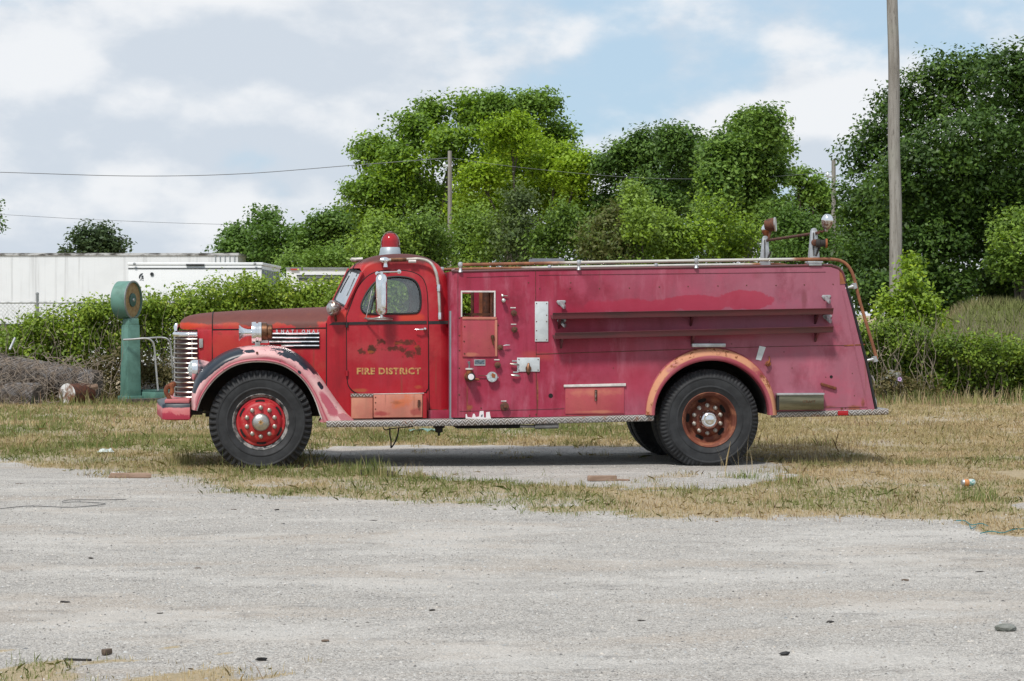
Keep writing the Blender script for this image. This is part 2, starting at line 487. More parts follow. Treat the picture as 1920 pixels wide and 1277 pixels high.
paint('fender_paint', srgb(236, 192, 190), srgb(226, 172, 174), [
    (srgb(206, 130, 140), lambda N: N.mul(N.step(N.noise(2.6, 6, .68), .46, .66), .7), .5),
    (srgb(176, 52, 74), lambda N: N.mul(N.mul(N.step(N.attr('band', 'Fac'), 0.10, 0.13), N.step(N.attr('band', 'Fac'), 0.20, 0.16)), 0.8), 0.5),
    (srgb(186, 80, 100), lambda N: N.mul(N.step(N.attr('band', 'Fac'), 0.32, 0.05), .65), .5),
    (srgb(184, 66, 92), spots(fband(.80, .97, .25, .75, .35, 5, .3, .85), fband(.45, .62, .10, .34, .3, 5, .4, .6), fband(.02, .12, .1, .5, .5, 6, .4, .5)), 0.5),
    (NAVY, spots(fband(.13, .425, .34, 1.25, .16, 6, .05), fband(.08, .18, .55, 1.2, .3, 7, .05), fband(.425, .47, .55, .75, .5, 12, .1), fband(.55, .72, .50, .98, .62, 13, .12), fband(.64, .76, .72, 1.2, .3, 10, .08), fband(.775, .81, .55, .80, .28, 9, .1), fband(.68, .70, .08, .25, .3, 9, .1)), 0.36),
    (NAVY, lambda N: N.mul(N.step(N.noise(26, 4, 0.7), 0.64, 0.67), 0.8), 0.5),
], streak=False)
paint('bumper_paint', srgb(206, 124, 122), srgb(196, 92, 98), [
    (srgb(168, 44, 66), zmask(Q(0, 774).z, Q(0, 778).z, .10, 9), 0.5),
    (srgb(200, 116, 118), zmask(Q(0, 772).z, Q(0, 768).z, .05, 9), 0.5),
    (NAVY, lambda N: N.mul(zmask(Q(0, 767).z, Q(0, 765).z, .02, 9)(N), N.math('SUBTRACT', 1.0, zmask(Q(0, 758).z, Q(0, 757).z, .01, 9)(N))), 0.4),
], streak=False)
paint('box_paint', srgb(214, 148, 122), srgb(198, 118, 104), [
    (srgb(214, 112, 64), spot(757, 753, 30, 16, .12, .9, 14, .9, .7), 0.7),
    (srgb(168, 60, 62), spots(spot(712, 776, 20, 6, .12, .5, 8, .6, .8), spot(780, 772, 14, 9, .12, .5, 8, .6, .7)), 0.6),
    (rustcol, spots(spot(785, 758, 3, 9, .12, .5, 10, .4, .9), spot(745, 755, 18, 4, .12, .8, 12, .6, .5)), 0.8),
])
paint('hatch_paint', srgb(188, 88, 90), srgb(178, 66, 84), [
    (srgb(208, 132, 106), spots(spot(900, 597, 36, 4, 0, .3, 8, .6, .9), spot(929, 630, 3, 40, 0, .3, 8, .6, .8), spot(1115, 735, 60, 10, 0, .6, 6, .9, .6), spot(1115, 772, 60, 4, 0, .5, 6, .9, .8), spot(885, 665, 18, 5, 0, .5, 8, .8, .7)), 0.65),
])
simple('trim_maroon', (0.125, 0.026, 0.034), 0.42, 0, 0, 7, (0.075, 0.028, 0.030), stretch=(0.3, 1, 2))
simple('chrome', (0.80, 0.81, 0.82), 0.13, 1.0, 0.08, 20)
simple('chrome_dull', (0.60, 0.595, 0.58), 0.36, 1.0, 0, 9, (0.40, 0.365, 0.33))
simple('chrome_rusty', (0.50, 0.46, 0.43), 0.34, 0.9, 0, 40, (0.17, 0.085, 0.06))
simple('aluminium', (0.52, 0.535, 0.55), 0.46, 0.85, 0, 10, (0.40, 0.41, 0.42))
simple('alu_plate', (0.56, 0.60, 0.62), 0.5, 0.25, 0.12, 16)
simple('white_strip', (0.66, 0.62, 0.60), 0.5, 0.1, 0.25, 14)
simple('cast_alu', (0.46, 0.46, 0.47), 0.5, 0.7, 0.3, 40)
simple('zinc_pipe', (0.27, 0.295, 0.325), 0.48, 0.55, 0, 7, (0.20, 0.215, 0.235), stretch=(1, 1, 0.3))
simple('rust', RUST, 0.85, 0, 0, 13, RUST2, 0.3)
simple('rust_dark', (0.060, 0.024, 0.016), 0.75, 0.1, 0, 20, (0.13, 0.045, 0.022), 0.3)
simple('brown_metal', (0.10, 0.048, 0.028), 0.36, 0.8, 0, 16, (0.20, 0.10, 0.055))
simple('rubber_black', (0.012, 0.012, 0.013), 0.55, 0, 0.4, 8)
simple('underbody', (0.018, 0.016, 0.015), 0.85, 0, 0, 5, (0.035, 0.027, 0.022))
simple('black_stripe', (0.010, 0.011, 0.013), 0.4, 0, 0, 9, (0.03, 0.02, 0.018))
simple('dark_hole', (0.006, 0.005, 0.005), 0.9)
simple('red_lens', (0.36, 0.010, 0.016), 0.12, 0, 0.4, 4)
simple('beacon_grey', (.34, .39, .43), .45, .2, .15, 9)
simple('rail_cream', (.48, .455, .42), .4, .5, 0, 9, (.36, .32, .28))
simple('gold_letter', (.47, .285, .080), 0.6, 0, 0, 34, (.33, .09, .06))
simple('olive_chrome', (0.115, 0.105, 0.068), 0.2, 0.75, 0, 4, (0.21, 0.19, 0.125), stretch=(0.4, 1, 5))
simple('gauge_glass', (0.44, 0.50, 0.52), 0.25, 0.0, 0.0, 30, (0.28, 0.31, 0.31))
simple('seat_vinyl', (0.025, 0.03, 0.035), 0.6, 0, 0.3, 6)
simple('sticker_white', (0.70, 0.66, 0.68), 0.6, 0, 0.06, 30)
simple('label_black', (0.03, 0.045, 0.06), 0.4, 0, 0, 90, (0.16, 0.20, 0.24), stretch=(0.4, 1, 2.5))
simple('lug_steel', (0.36, 0.35, 0.32), 0.45, 0.6, 0, 30, (0.22, 0.16, 0.12))
simple('rail_rust', (0.30, 0.105, 0.045), 0.6, 0.2, 0, 8, (0.17, 0.06, 0.03), 0.2)
paint('wheel_red', srgb(178, 20, 40), srgb(196, 58, 54), [
    (lambda N: N.mix(N.noise(9), srgb(196, 120, 110), srgb(190, 40, 30)), lambda N: N.mul(N.step(N.noise(14, 5, 0.7), 0.56, 0.62), 0.7), 0.6)], streak=False)
simple('rim_worn', (0.025, 0.03, 0.033), 0.5, 0.2, 0, 13, (0.30, 0.29, 0.28))
paint('wheel_rust', srgb(104, 56, 42), srgb(128, 70, 52), [
    (srgb(160, 104, 76), lambda N: N.mul(N.step(N.noise(8, 5, 0.7), 0.5, 0.62), 0.7), 0.7)], streak=False, rough=0.6)
simple('grille_chrome', (.34, .325, .30), .32, 1.0, 0, 7, (.18, .135, .11))
simple('star_decal', (0.46, 0.27, 0.10), 0.6, 0, 0.3, 40)

def tyre_fn(N):
    c = N.mix(N.step(N.noise(7, 5, 0.65), 0.35, 0.7), (0.009, 0.010, 0.012), (0.024, 0.026, 0.029))
    return dict(color=c, rough=N.fmix(N.noise(5), 0.6, 0.85), bump=N.noise(60, 3), bstr=0.12, bdist=0.005)
M['tyre'] = material('tyre', tyre_fn)

def rail_fn(N):   # handrail: rusted front, bare metal in the middle
    x = N.xyz()[0]; a = Q(1010, 495).x; b = Q(1100, 495).x; c = Q(1460, 490).x; d = Q(1500, 490).x
    xx = N.math('ADD', x, N.mul(N.math('SUBTRACT', N.noise(3, 4), 0.5), 1.0))
    bare = N.mul(N.step(xx, a, b), N.step(xx, d, c))
    rust = N.mix(N.step(N.noise(7, 5, 0.65), 0.35, 0.65), (0.27, 0.105, 0.046), (0.15, 0.055, 0.030))
    return dict(color=N.mix(bare, rust, N.mix(N.noise(12), (0.50, 0.46, 0.40), (0.62, 0.60, 0.57))), rough=N.fmix(bare, 0.75, 0.42), metal=N.mul(bare, 0.75))
M['handrail'] = material('handrail', rail_fn)

def diamond_fn(N):   # chequer plate: raised lozenges in two directions
    s = N.xyz(); x, z = s[0], N.math('ADD', s[2], s[1])
    def bars(sx, sz, off):
        a = N.math('ADD', N.mul(x, sx), N.mul(z, sz)); b = N.math('SUBTRACT', N.mul(x, sx), N.mul(z, sz))
        p = N.math('ABSOLUTE', N.math('SUBTRACT', N.math('FRACT', N.math('ADD', a, off)), 0.5))
        return N.step(p, 0.20, 0.09), b
    h1, _ = bars(30.0, 30.0, 0.0); h2, _ = bars(30.0, -30.0, 0.25)
    chk = N.math('GREATER_THAN', N.math('FRACT', N.mul(x, 15.0)), 0.5)
    h = N.fmix(chk, h1, h2)
    dirt = N.step(N.noise(4, 6, 0.7), 0.42, 0.60)
    c = N.mix(h, N.mix(dirt, (0.19, 0.185, 0.18), (0.17, 0.14, 0.115)), (0.62, 0.59, 0.575))
    c = N.mix(N.mul(N.step(N.noise(11, 5, 0.7, off=(2, 2, 2)), 0.58, 0.66), 0.6), c, RUST2)
    return dict(color=c, rough=0.45, metal=0.55, bump=h, bstr=0.6, bdist=0.006)
M['chequer_plate'] = material('chequer_plate', diamond_fn)

def glass_fn(N):
    g = N.n('ShaderNodeBsdfGlossy', None, Color=(0.9, 0.95, 0.97), Roughness=0.03).outputs[0]
    t = N.n('ShaderNodeBsdfTransparent', None, Color=(0.93, 0.96, 0.95)).outputs[0]
    df = N.n('ShaderNodeBsdfDiffuse', None, Color=(0.42, 0.45, 0.44)).outputs[0]
    fr = N.n('ShaderNodeFresnel', None, IOR=1.5).outputs[0]
    m1 = N.n('ShaderNodeMixShader', None, Fac=N.math('ADD', N.mul(fr, 0.9), 0.05, clamp=True)); N.put(m1.inputs[1], t); N.put(m1.inputs[2], g)
    m2 = N.n('ShaderNodeMixShader', None, Fac=N.mul(N.step(N.noise(4, 5), 0.35, 0.75), 0.12)); N.put(m2.inputs[1], m1.outputs[0]); N.put(m2.inputs[2], df)
    return dict(shader=m2.outputs[0])
M['glass'] = material('glass', glass_fn)
def wind_fn(N):
    g = N.n('ShaderNodeBsdfGlossy', None, Color=(0.92, 0.95, 0.98), Roughness=0.04).outputs[0]
    t = N.n('ShaderNodeBsdfTransparent', None, Color=(0.6, 0.66, 0.66)).outputs[0]
    df = N.n('ShaderNodeBsdfDiffuse', None, Color=(0.45, 0.48, 0.50)).outputs[0]
    m1 = N.n('ShaderNodeMixShader', None, Fac=0.70); N.put(m1.inputs[1], t); N.put(m1.inputs[2], g)
    m2 = N.n('ShaderNodeMixShader', None, Fac=N.math('ADD', N.mul(N.step(N.noise(9, 5), 0.35, 0.7), 0.25), 0.15)); N.put(m2.inputs[1], m1.outputs[0]); N.put(m2.inputs[2], df)
    return dict(shader=m2.outputs[0])
M['windscreen'] = material('windscreen', wind_fn)
# ------------------------------------------------------------------ the fire truck
YC = 1.15                      # lengthwise centre plane; near side at y = 0
def mir(p): return Vector((p[0], 2 * YC - p[1], p[2]))
truck = thing('fire_truck', 'old faded red fire truck with rounded cab, parked on gravel and dry grass', 'fire truck', (Q(960, 800, YC).x, YC, 0))
T = truck

def text_mesh(name, s, size, mat, parent, loc, sx=1.0, extr=0.003, spacing=1.0, bold=0.0):
    c = bpy.data.curves.new(name, 'FONT'); c.body = s; c.size = size; c.extrude = extr; c.space_character = spacing
    c.offset = bold; c.resolution_u = 3
    to = bpy.data.objects.new(name, c); COL.objects.link(to)
    bpy.context.view_layer.update()
    me = bpy.data.meshes.new_from_object(to.evaluated_get(bpy.context.evaluated_depsgraph_get()))
    bpy.data.objects.remove(to)
    me.transform(Matrix.Translation(loc) @ Matrix.Rotation(rad(90), 4, 'X') @ Matrix.Diagonal((sx, 1, 1, 1)))
    me.materials.clear(); me.materials.append(mat)
    return link(name, me, mat, parent, smooth=False)

# ---- wheels
def tyre_mesh(lugs, depth, name):
    S = lugs * 4; prof = [(.262, .055), (.275, .02), (.30, .006), (.335, -.004), (.341, -.010), (.350, -.010), (.356, -.006), (.39, -.012), (.43, -.010), (.436, -.015), (.446, -.015), (.452, -.008), (.478, .002), (.500, .012), (.517, .024), (.526, .042)]
    half = list(prof); full = half + [(.526, .10), (.520, .105), (.520, .118), (.526, .123)] + [(r, .26 - h) for (r, h) in reversed(half)]
    lugset = {12: .7, 13: 1, 14: 1}; n = len(full)
    for k in list(lugset): lugset[n - 1 - k] = lugset[k]
    vs = []; fs = []
    for i, (r, h) in enumerate(full):
        for k in range(S):
            g = 2 * math.pi * k / S; rr, hh = r, h
            if i in lugset and (k % 4) in (2, 3):
                rr -= depth * lugset[i]; hh += (depth * .7 * lugset[i]) * (1 if h < .13 else -1)
            x = rr * math.cos(g); z = rr * math.sin(g); y = hh
            if z < -.474:
                f = (-.474 - z); z = -.474; y += (y - .13) * f * 2.2
            elif z < -.40: y += (y - .13) * .10 * (-.40 - z) / .074
            vs.append((x, y, z))
    for i in range(n - 1):
        for k in range(S):
            k2 = (k + 1) % S; fs.append((i * S + k, i * S + k2, (i + 1) * S + k2, (i + 1) * S + k))
    b = MB().add(vs, fs)
    me = bpy.data.meshes.new(name); me.from_pydata(b.v, [], b.f); me.materials.append(M['tyre'])
    bm = bmesh.new(); bm.from_mesh(me); bmesh.ops.recalc_face_normals(bm, faces=bm.faces); bm.to_mesh(me); bm.free()
    me.polygons.foreach_set('use_smooth', [True] * len(me.polygons)); me.set_sharp_from_angle(angle=rad(30))
    return me
def lathe_mesh(name, prof, mat, seg=48):
    b = MB().lathe(prof, (0, 0, 0), (0, -1, 0), seg, caps=False)
    me = bpy.data.meshes.new(name); me.from_pydata(b.v, [], b.f); me.materials.append(mat)
    bm = bmesh.new(); bm.from_mesh(me); bmesh.ops.recalc_face_normals(bm, faces=bm.faces); bm.to_mesh(me); bm.free()
    me.polygons.foreach_set('use_smooth', [True] * len(me.polygons)); me.set_sharp_from_angle(angle=rad(40))
    return me
TY_F = tyre_mesh(52, .020, 'tyre'); TY_R = tyre_mesh(74, .010, 'tyre')
RIM_F = lathe_mesh('rim', [(.262, -.06), (.268, -.02), (.284, -.006), (.290, -.012), (.286, -.02), (.268, -.026), (.256, -.034), (.252, -.055), (.252, -.20)], M['rim_worn'], 64)
DISC_F = lathe_mesh('wheel_disc', [(.253, -.050), (.246, -.034), (.236, -.030), (.222, -.034), (.205, -.012), (.192, .004), (.165, .012), (.118, .014), (.105, .020), (.0, .022)], M['wheel_red'], 64)
CAP_F = lathe_mesh('hub_cap', [(.092, .018), (.092, .045), (.086, .060), (.070, .074), (.045, .084), (.0, .088)], M['chrome_dull'], 32)
RIM_R = lathe_mesh('rim', [(.262, -.05), (.270, -.015), (.284, -.004), (.290, -.010), (.284, -.018), (.262, -.03), (.250, -.05), (.246, -.13), (.238, -.155)], M['wheel_rust'], 64)
DISC_R = lathe_mesh('wheel_disc', [(.247, -.10), (.236, -.150), (.215, -.168), (.190, -.172), (.172, -.158), (.160, -.140), (.140, -.132), (.105, -.130), (.095, -.122), (.0, -.12)], M['wheel_rust'], 64)
CAP_R = lathe_mesh('hub_cap', [(.100, -.13), (.098, -.06), (.096, -.03), (.088, -.012), (.064, .004), (.058, .002), (.03, .010), (.0, .012)], M['chrome'], 36)
NUT = lathe_mesh('lug_nut', [(.024, 0), (.024, .008), (.017, .012), (.017, .034), (.010, .038), (.0, .039)], M['lug_steel'], 6)
def hole_mesh(w, h):
    pts = [(w * math.copysign(abs(math.cos(a)) ** .7, math.cos(a)), h * math.sin(a)) for a in [2 * math.pi * k / 20 for k in range(20)]]
    b = MB().plate(pts, (), 0.0, .004)
    me = bpy.data.meshes.new('hand_hole'); me.from_pydata(b.v, [], b.f); me.materials.append(M['dark_hole']); return me
HOLE_F = hole_mesh(.050, .016); HOLE_R = hole_mesh(.046, .022)
def put(me, name, parent, loc=(0, 0, 0), rot=(0, 0, 0)):
    o = bpy.data.objects.new(name, me); COL.objects.link(o); o.parent = parent; o.location = loc; o.rotation_euler = rot; return o
def wheel(kind, c, flip=False, lab=None):
    w = put(TY_F if kind == 'f' else TY_R, 'wheel', None, c, (0, 0, math.pi if flip else 0))
    w.name = 'wheel'
    w.parent = T; w.matrix_parent_inverse = Matrix.Translation(-Vector(T.location))
    put(RIM_F if kind == 'f' else RIM_R, 'rim', w)
    put(DISC_F if kind == 'f' else DISC_R, 'wheel_disc', w)
    put(CAP_F if kind == 'f' else CAP_R, 'hub_cap', w)
    y0 = -.014 if kind == 'f' else .131
    for k in range(10):
        g = math.radians(90 + 36 * k); r = .147
        put(NUT, 'lug_nut', w, (r * math.cos(g), y0, r * math.sin(g)))
    nh = 6 if kind == 'f' else 5
    for k in range(nh):
        g = math.radians((92 if kind == 'f' else 32) + 360 / nh * k)
        if kind == 'f': put(HOLE_F, 'hand_hole', w, (.212 * math.cos(g), .014, .212 * math.sin(g)), (rad(0), -g + math.pi / 2, 0))
        else: put(HOLE_R, 'hand_hole', w, (.203 * math.cos(g), .163, .203 * math.sin(g)), (0, -g + math.pi / 2, 0))
    if lab: w['label'] = lab
    return w
wf = Q(489, 790, .08); wr = Q(1331, 788, .02); ZW = .474
w1 = wheel('f', (wf.x, .085, ZW), False, 'front wheel with red disc, chrome hub cap and deep treaded tyre')
star = MB()
for k in range(7):
    g = 2 * math.pi * k / 7
    star.plate([(0.036 * math.cos(g), 0.036 * math.sin(g)), (0.014 * math.cos(g + .5), 0.014 * math.sin(g + .5)), (.004 * math.cos(g + 3), .004 * math.sin(g + 3)), (0.014 * math.cos(g - .5), 0.014 * math.sin(g - .5))], (), -.0885, .008)
star.build('hub_decal', M['star_decal'], w1)
wheel('f', (wf.x, 2 * YC - .085, ZW), True)
wheel('r', (wr.x, .025, ZW), False, 'rear wheel with rusty brown deep dished disc and chrome hub cap')
wheel('r', (wr.x, 2 * YC - .025, ZW), True)
for yy in (.335, 2 * YC - .335 - .26):     # inner duals
    w = put(TY_R, 'wheel', None, (wr.x, yy, ZW)); w.parent = T; w.matrix_parent_inverse = Matrix.Translation(-Vector(T.location)); put(RIM_R, 'rim', w, (0, .02, 0))

# ---- chassis
ch = MB()
for yy in (.72, 1.50): ch.box((Q(345, 0, .7).x, yy, .56), (Q(1620, 0, .7).x, yy + .08, .76))
ch.box((Q(600, 0, .7).x, .80, .58), (Q(625, 0, .7).x, 1.5, .74)).box((Q(1100, 0, .7).x, .80, .58), (Q(1120, 0, .7).x, 1.5, .74))
ch.build('chassis', M['underbody'], T, bevel=.006)
MB().tube([(wf.x, .2, .44), (wf.x, 2.1, .44)], .05, 10).build('axle', M['underbody'], T)
ax = MB().tube([(wr.x, .2, ZW), (wr.x, .8, ZW), (wr.x, .98, ZW), (wr.x, 1.3, ZW), (wr.x, 1.45, ZW), (wr.x, 2.1, ZW)], [.07, .07, .17, .17, .07, .07], 12)
ax.build('axle', M['underbody'], T)
dr = MB().tube([(Q(720, 0, 1).x, YC, .58), (wr.x, YC, ZW)], .045, 8); dr.build('drive_shaft', M['underbody'], T)
for (ux, y) in ((489, .62), (1331, .62), (489, 1.6), (1331, 1.6)):
    x = Q(ux, 0, .1).x; sp = MB()
    for k in range(4): sp.box((x - .55 + .1 * k, y, .53 + .022 * k - .0), (x + .55 - .1 * k, y + .07, .55 + .022 * k))
    sp.build('leaf_spring', M['underbody'], T)
# engine bay walls inside the arches
for yy in (.735, 1.545): MB().box((Q(385, 0, .7).x, yy, .50), (Q(640, 0, .7).x, yy + .02, 1.12)).build('engine_side_panel', M['underbody'], T)
ub = MB().box((Q(855, 798, .3).x, .25, Q(0, 808.5, .3).z), (Q(974, 798, .3).x, .75, .5)); ub.build('tank_box', M['dark_hole'], T, bevel=.01)
ex = MB().tube([Q(975, 799, .5), Q(1003, 799.5, .5)], px(3), 8).tube([Q(1003, 799, .45), Q(1047, 798, .45)], [px(5.6)] * 2, 12); ex.build('exhaust_silencer', M['aluminium'], T)
MB().tube(cr([Q(718, 801, .3), Q(723, 806, .3), Q(740, 803, .3), Q(775, 800, .3)], 5), .006, 6).tube(cr([Q(731, 802, .3), Q(731, 815, .3), Q(733, 826, .3), Q(733, 840, .3)], 4), .008, 6).tube(cr([Q(748, 802, .3), Q(745, 818, .3), Q(739, 832, .3), Q(733, 840, .3)], 4), .008, 6).build('hanging_cable', M['rubber_black'], T)
MB().lathe([(.045, 0), (.04, -.05), (.012, -.06), (.012, -.09), (0, -.092)], Q(823, 801, .4), (0, 0, 1), 10).box(tuple(Q(812, 802, .45)), tuple(Q(834, 799, .38))).build('drain_cock', M['underbody'], T)

# ---- running boards (chequer plate) and tail board
def board(name, pts_top, h, y0, y1, lab=None):
    top = [Q(u, v, y0) for u, v in pts_top]
    rows = []
    for p in top:
        rows.append([(p.x, y1, p.z), (p.x, y0 + .02, p.z), (p.x, y0 + .006, p.z - .003), (p.x, y0, p.z - .012), (p.x, y0, p.z - h + .01), (p.x, y0 + .006, p.z - h), (p.x, y0 + .03, p.z - h), (p.x, y0 + .03, p.z - .02), (p.x, y1, p.z - .02)])
    b = MB().grid(rows, closed=True); m = 9
    b.f.append(tuple(range(m))); b.f.append(tuple(len(rows) * m - 1 - k for k in range(m)))
    return b.build(name, M['chequer_plate'], T, angle=60)
board('running_board', [(612, 789), (700, 788), (860, 786), (1010, 782.5), (1215, 777.5), (1226, 777)], px(12.5), -.012, .55)
board('tail_board', [(1447, 772), (1560, 769.5), (1666, 766.5)], px(11.5), -.012, 2 * YC + .01)
fb = MB().grid([[(x, 2 * YC + .012, z), (x, 1.75, z)] for x, z in (XZ(612, 789), XZ(1226, 777))]); fb.build('running_board', M['chequer_plate'], T)
MB().box(tuple(Q(1571, 779, -.026)), tuple(Q(1590, 770, -.012))).build('reflector', M['red_lens'], T, bevel=.004)
MB().box(tuple(Q(1567, 769, .02)), tuple(Q(1592, 767, .05))).lathe([(.014, 0), (.014, .03), (0, .032)], Q(1577, 766, .03), (0, -1, 0), 10).lathe([(.010, 0), (.010, .03), (0, .032)], Q(1584, 765, .03), (0, -1, 0), 10).build('lamp_bracket', M['rust_dark'], T)

# ---- pump and tank body
BODY = [(858, 783), (858, 511), (1000, 508), (1200, 505), (1400, 502), (1545, 499.5), (1560, 501), (1572, 505), (1580, 514), (1585, 530), (1600, 592), (1622, 680), (1640, 768)]
arch_c = (1333, 778); ARCH_RI = 112
arch_px = [(arch_c[0] + 112 * math.cos(a), arch_c[1] - 112 * math.sin(a) * .985) for a in [math.pi * (1 - k / 28) for k in range(29)]]
bottom = [(1445, 772)] + [(p[0], p[1]) for p in reversed(arch_px)] + [(1221, 777), (1010, 782)]
body_out = [XZ(u, v) for u, v in BODY + bottom]
WIN = [(865.5, 546.5), (927.5, 546.5), (927.5, 594), (865.5, 594)]
win = [XZ(u, v) for u, v in WIN]
side = MB().plate(body_out, [win], 0.0, .025, cell=.16).build('body_side', M['body_paint'], T)
far = MB().plate(body_out, [win], 2 * YC - .025, .025, cell=.3).build('body_side', M['body_paint'], T)
# front corner, front wall
p0 = Q(858, 509); p1 = Q(858, 783); RC = .075
rows = []
for k in range(9):
    a = math.pi / 2 * k / 8
    rows.append([(p0.x - RC * math.sin(a), RC * (1 - math.cos(a)), p0.z), (p1.x - RC * math.sin(a), RC * (1 - math.cos(a)), p1.z)])
for k in range(9):
    a = math.pi / 2 * (8 - k) / 8
    rows.append([(p0.x - RC * math.sin(a), 2 * YC - RC * (1 - math.cos(a)), p0.z), (p1.x - RC * math.sin(a), 2 * YC - RC * (1 - math.cos(a)), p1.z)])
MB().grid(rows).build('body_front', M['body_paint'], T)
# deck and rear wall
dk = MB(); a = Q(952, 530, 0); b = Q(1585, 520, 0)
dk.add([(a.x - .07, .025, a.z), (b.x, .025, b.z), (b.x, 2 * YC - .025, b.z), (a.x - .07, 2 * YC - .025, a.z)], [(0, 1, 2, 3)]).build('hose_bed', M['rust_dark'], T)
rr = [Q(1560, 499), Q(1572, 504), Q(1580, 514), Q(1585, 530), Q(1600, 592), Q(1622, 680), Q(1640, 768)]
MB().grid([[(p.x, .026, p.z), (p.x, 2 * YC - .026, p.z)] for p in rr[2:]]).build('body_rear', M['body_paint'], T)
# floor of the body and splash panels behind wheels
for (ua, ub, zz_) in ((862, 1222, .53), (1446, 1630, .58)): MB().add([(Q(ua, 0).x, .03, zz_), (Q(ub, 0).x, .03, zz_), (Q(ub, 0).x, 2 * YC - .03, zz_), (Q(ua, 0).x, 2 * YC - .03, zz_)], [(0, 1, 2, 3)]).build('body_floor', M['underbody'], T)
cx, cz = XZ(*arch_c); RW = px(110)
rows = [[(cx + RW * math.cos(t), y, cz + RW * math.sin(t) * .985) for y in (.03, .75)] for t in [math.pi * k / 24 for k in range(25)]]
MB().grid(rows).build('wheel_housing', M['underbody'], T)
MB().grid([[(x, 2 * YC - y, z) for (x, y, z) in r] for r in rows]).build('wheel_housing', M['underbody'], T)
MB().box((cx - RW, .752, .5), (cx + RW, .76, 1.1)).build('inner_panel', M['underbody'], T)
# top edge trim
def strip(name, pts, r, mat, flat=(0, 1, 0), seg=8, parent=None):
    return MB().tube(pts, r, seg, True, flat).build(name, mat, parent or T)
tp = [(853, 507)] + BODY[1:6] + BODY[6:10]
for yy, nm in ((.005, 0), (2 * YC - .005, 1)):
    strip('top_moulding', [Vector((Q(u, v - 2, 0).x, yy, Q(u, v - 2, 0).z)) for u, v in cr([(u, v, 0) for u, v in tp], 4) for u, v in [(u, v)]] if False else [Vector((Q(p.x, p.y - 2.2).x, yy, Q(p.x, p.y - 2.2).z)) for p in cr([(u, v, 0) for u, v in tp], 4)], (px(3), px(2.6)), M['trim_maroon'])
for yy in (.010, 2 * YC - .010):
    strip('rear_moulding', [Vector((Q(u, v).x, yy, Q(u, v).z)) for u, v in ((1586, 532), (1603, 592), (1625, 680), (1643, 766))], (.024, px(3.0)), M['rubber_black'], (0, 1, 0))
# flange line before the rear edge
strip('edge_bead', [Q(1580, 545, -.001), Q(1600, 640, -.001), Q(1627, 765, -.001)], .006, M['body_paint'], seg=6)
MB().plate([XZ(1574, 508), XZ(1580, 514), XZ(1585, 532), XZ(1575, 533)], (), -.006, .006).build('corner_patch', M['rail_rust'], T)
# seams between the sheets
def seam(pts, w=.005, mat='rust_dark', name='panel_seam', proud=-.002):
    return MB().tube([Q(u, v, proud) for u, v in pts], [(.003, w / 2)] * len(pts), 6, True, (0, 1, 0)).build(name, M[mat], T)
seam([(1006, 664), (1200, 658), (1330, 653.5)], .007); seam([(1360, 652.5), (1450, 650), (1585, 647.5)], .005)
seam([(1583, 648), (1622, 646)], .016, 'rust')
seam([(1004, 506), (1005, 640), (1007, 782)], .005); seam([(858.5, 510), (858.5, 780)], .004, 'trim_maroon')
seam([(862, 771), (1000, 768), (1058, 766)], .004, 'trim_maroon'); seam([(1468, 766.5), (1625, 763)], .004, 'trim_maroon')
seam([(875, 520), (992, 517)], .003, 'trim_maroon'); seam([(1010, 516), (1548, 510)], .004, 'trim_maroon')

# rear arch: half-round flare with a rusted crown
def arch(name, inner, outer, bulge, mat, yb=0.0, flip=False, depth_in=.0, sect=None):
    """flare between inner lip and outer edge; stores 'band' 0 at the lip .. 1 at the outer edge"""
    n = len(inner); sect = sect or [(0, .045), (0, -.7 * bulge), (.06, -.96 * bulge), (.22, -1.0 * bulge), (.45, -.93 * bulge), (.68, -.70 * bulge), (.86, -.38 * bulge), (1.0, .004)]
    rows = []; band = []; along = []
    for i in range(n):
        a, b = Vector(inner[i]), Vector(outer[i]); row = []
        for (f, y) in sect:
            p = a.lerp(b, f); yy = yb + y
            if flip: yy = 2 * YC - yy
            row.append((p[0], yy, p[1])); band.append(f); along.append(i / (n - 1))
        rows.append(row)
    mb = MB().grid(rows); o = mb.build(name, mat, T, angle=70, fix=False)
    at = o.data.attributes.new('band', 'FLOAT', 'POINT'); at.data.foreach_set('value', band)
    at = o.data.attributes.new('along', 'FLOAT', 'POINT'); at.data.foreach_set('value', along)
    return o
def ring(r, n=36, e=1.0):
    return [XZ(arch_c[0] + r * math.cos(a), arch_c[1] - r * e * math.sin(a)) for a in [math.pi * (1.0 - k / (n - 1)) + 0.02 * 0 for k in range(n)]]
for fl in (False, True): arch('rear_fender', ring(107, e=.955), ring(124.5, e=1.03), .075, M['arch_paint'], flip=fl)
plate_box = lambda u0, v0, u1, v1, y0, y1: MB().box((Q(u0, v1, y0).x, y0, Q(u0, v1, y0).z), (Q(u1, v0, y0).x, y1, Q(u1, v0, y0).z))
plate_box(1298, 644, 1361, 651, -.075, .0).build('fender_step', M['aluminium'], T, bevel=.008)

# pump panel: window frame, hatch, plates and fittings
fr = MB()
for (a, b) in (((864, 545), (929, 548)), ((864, 548), (866.6, 594)), ((926.6, 548), (929, 594))):
    fr.box((Q(*a, -.006).x, -.008, Q(a[0], b[1], -.006).z), (Q(*b, -.006).x, .03, Q(a[0], a[1], -.006).z))
fr.build('window_trim', M['white_strip'], T)
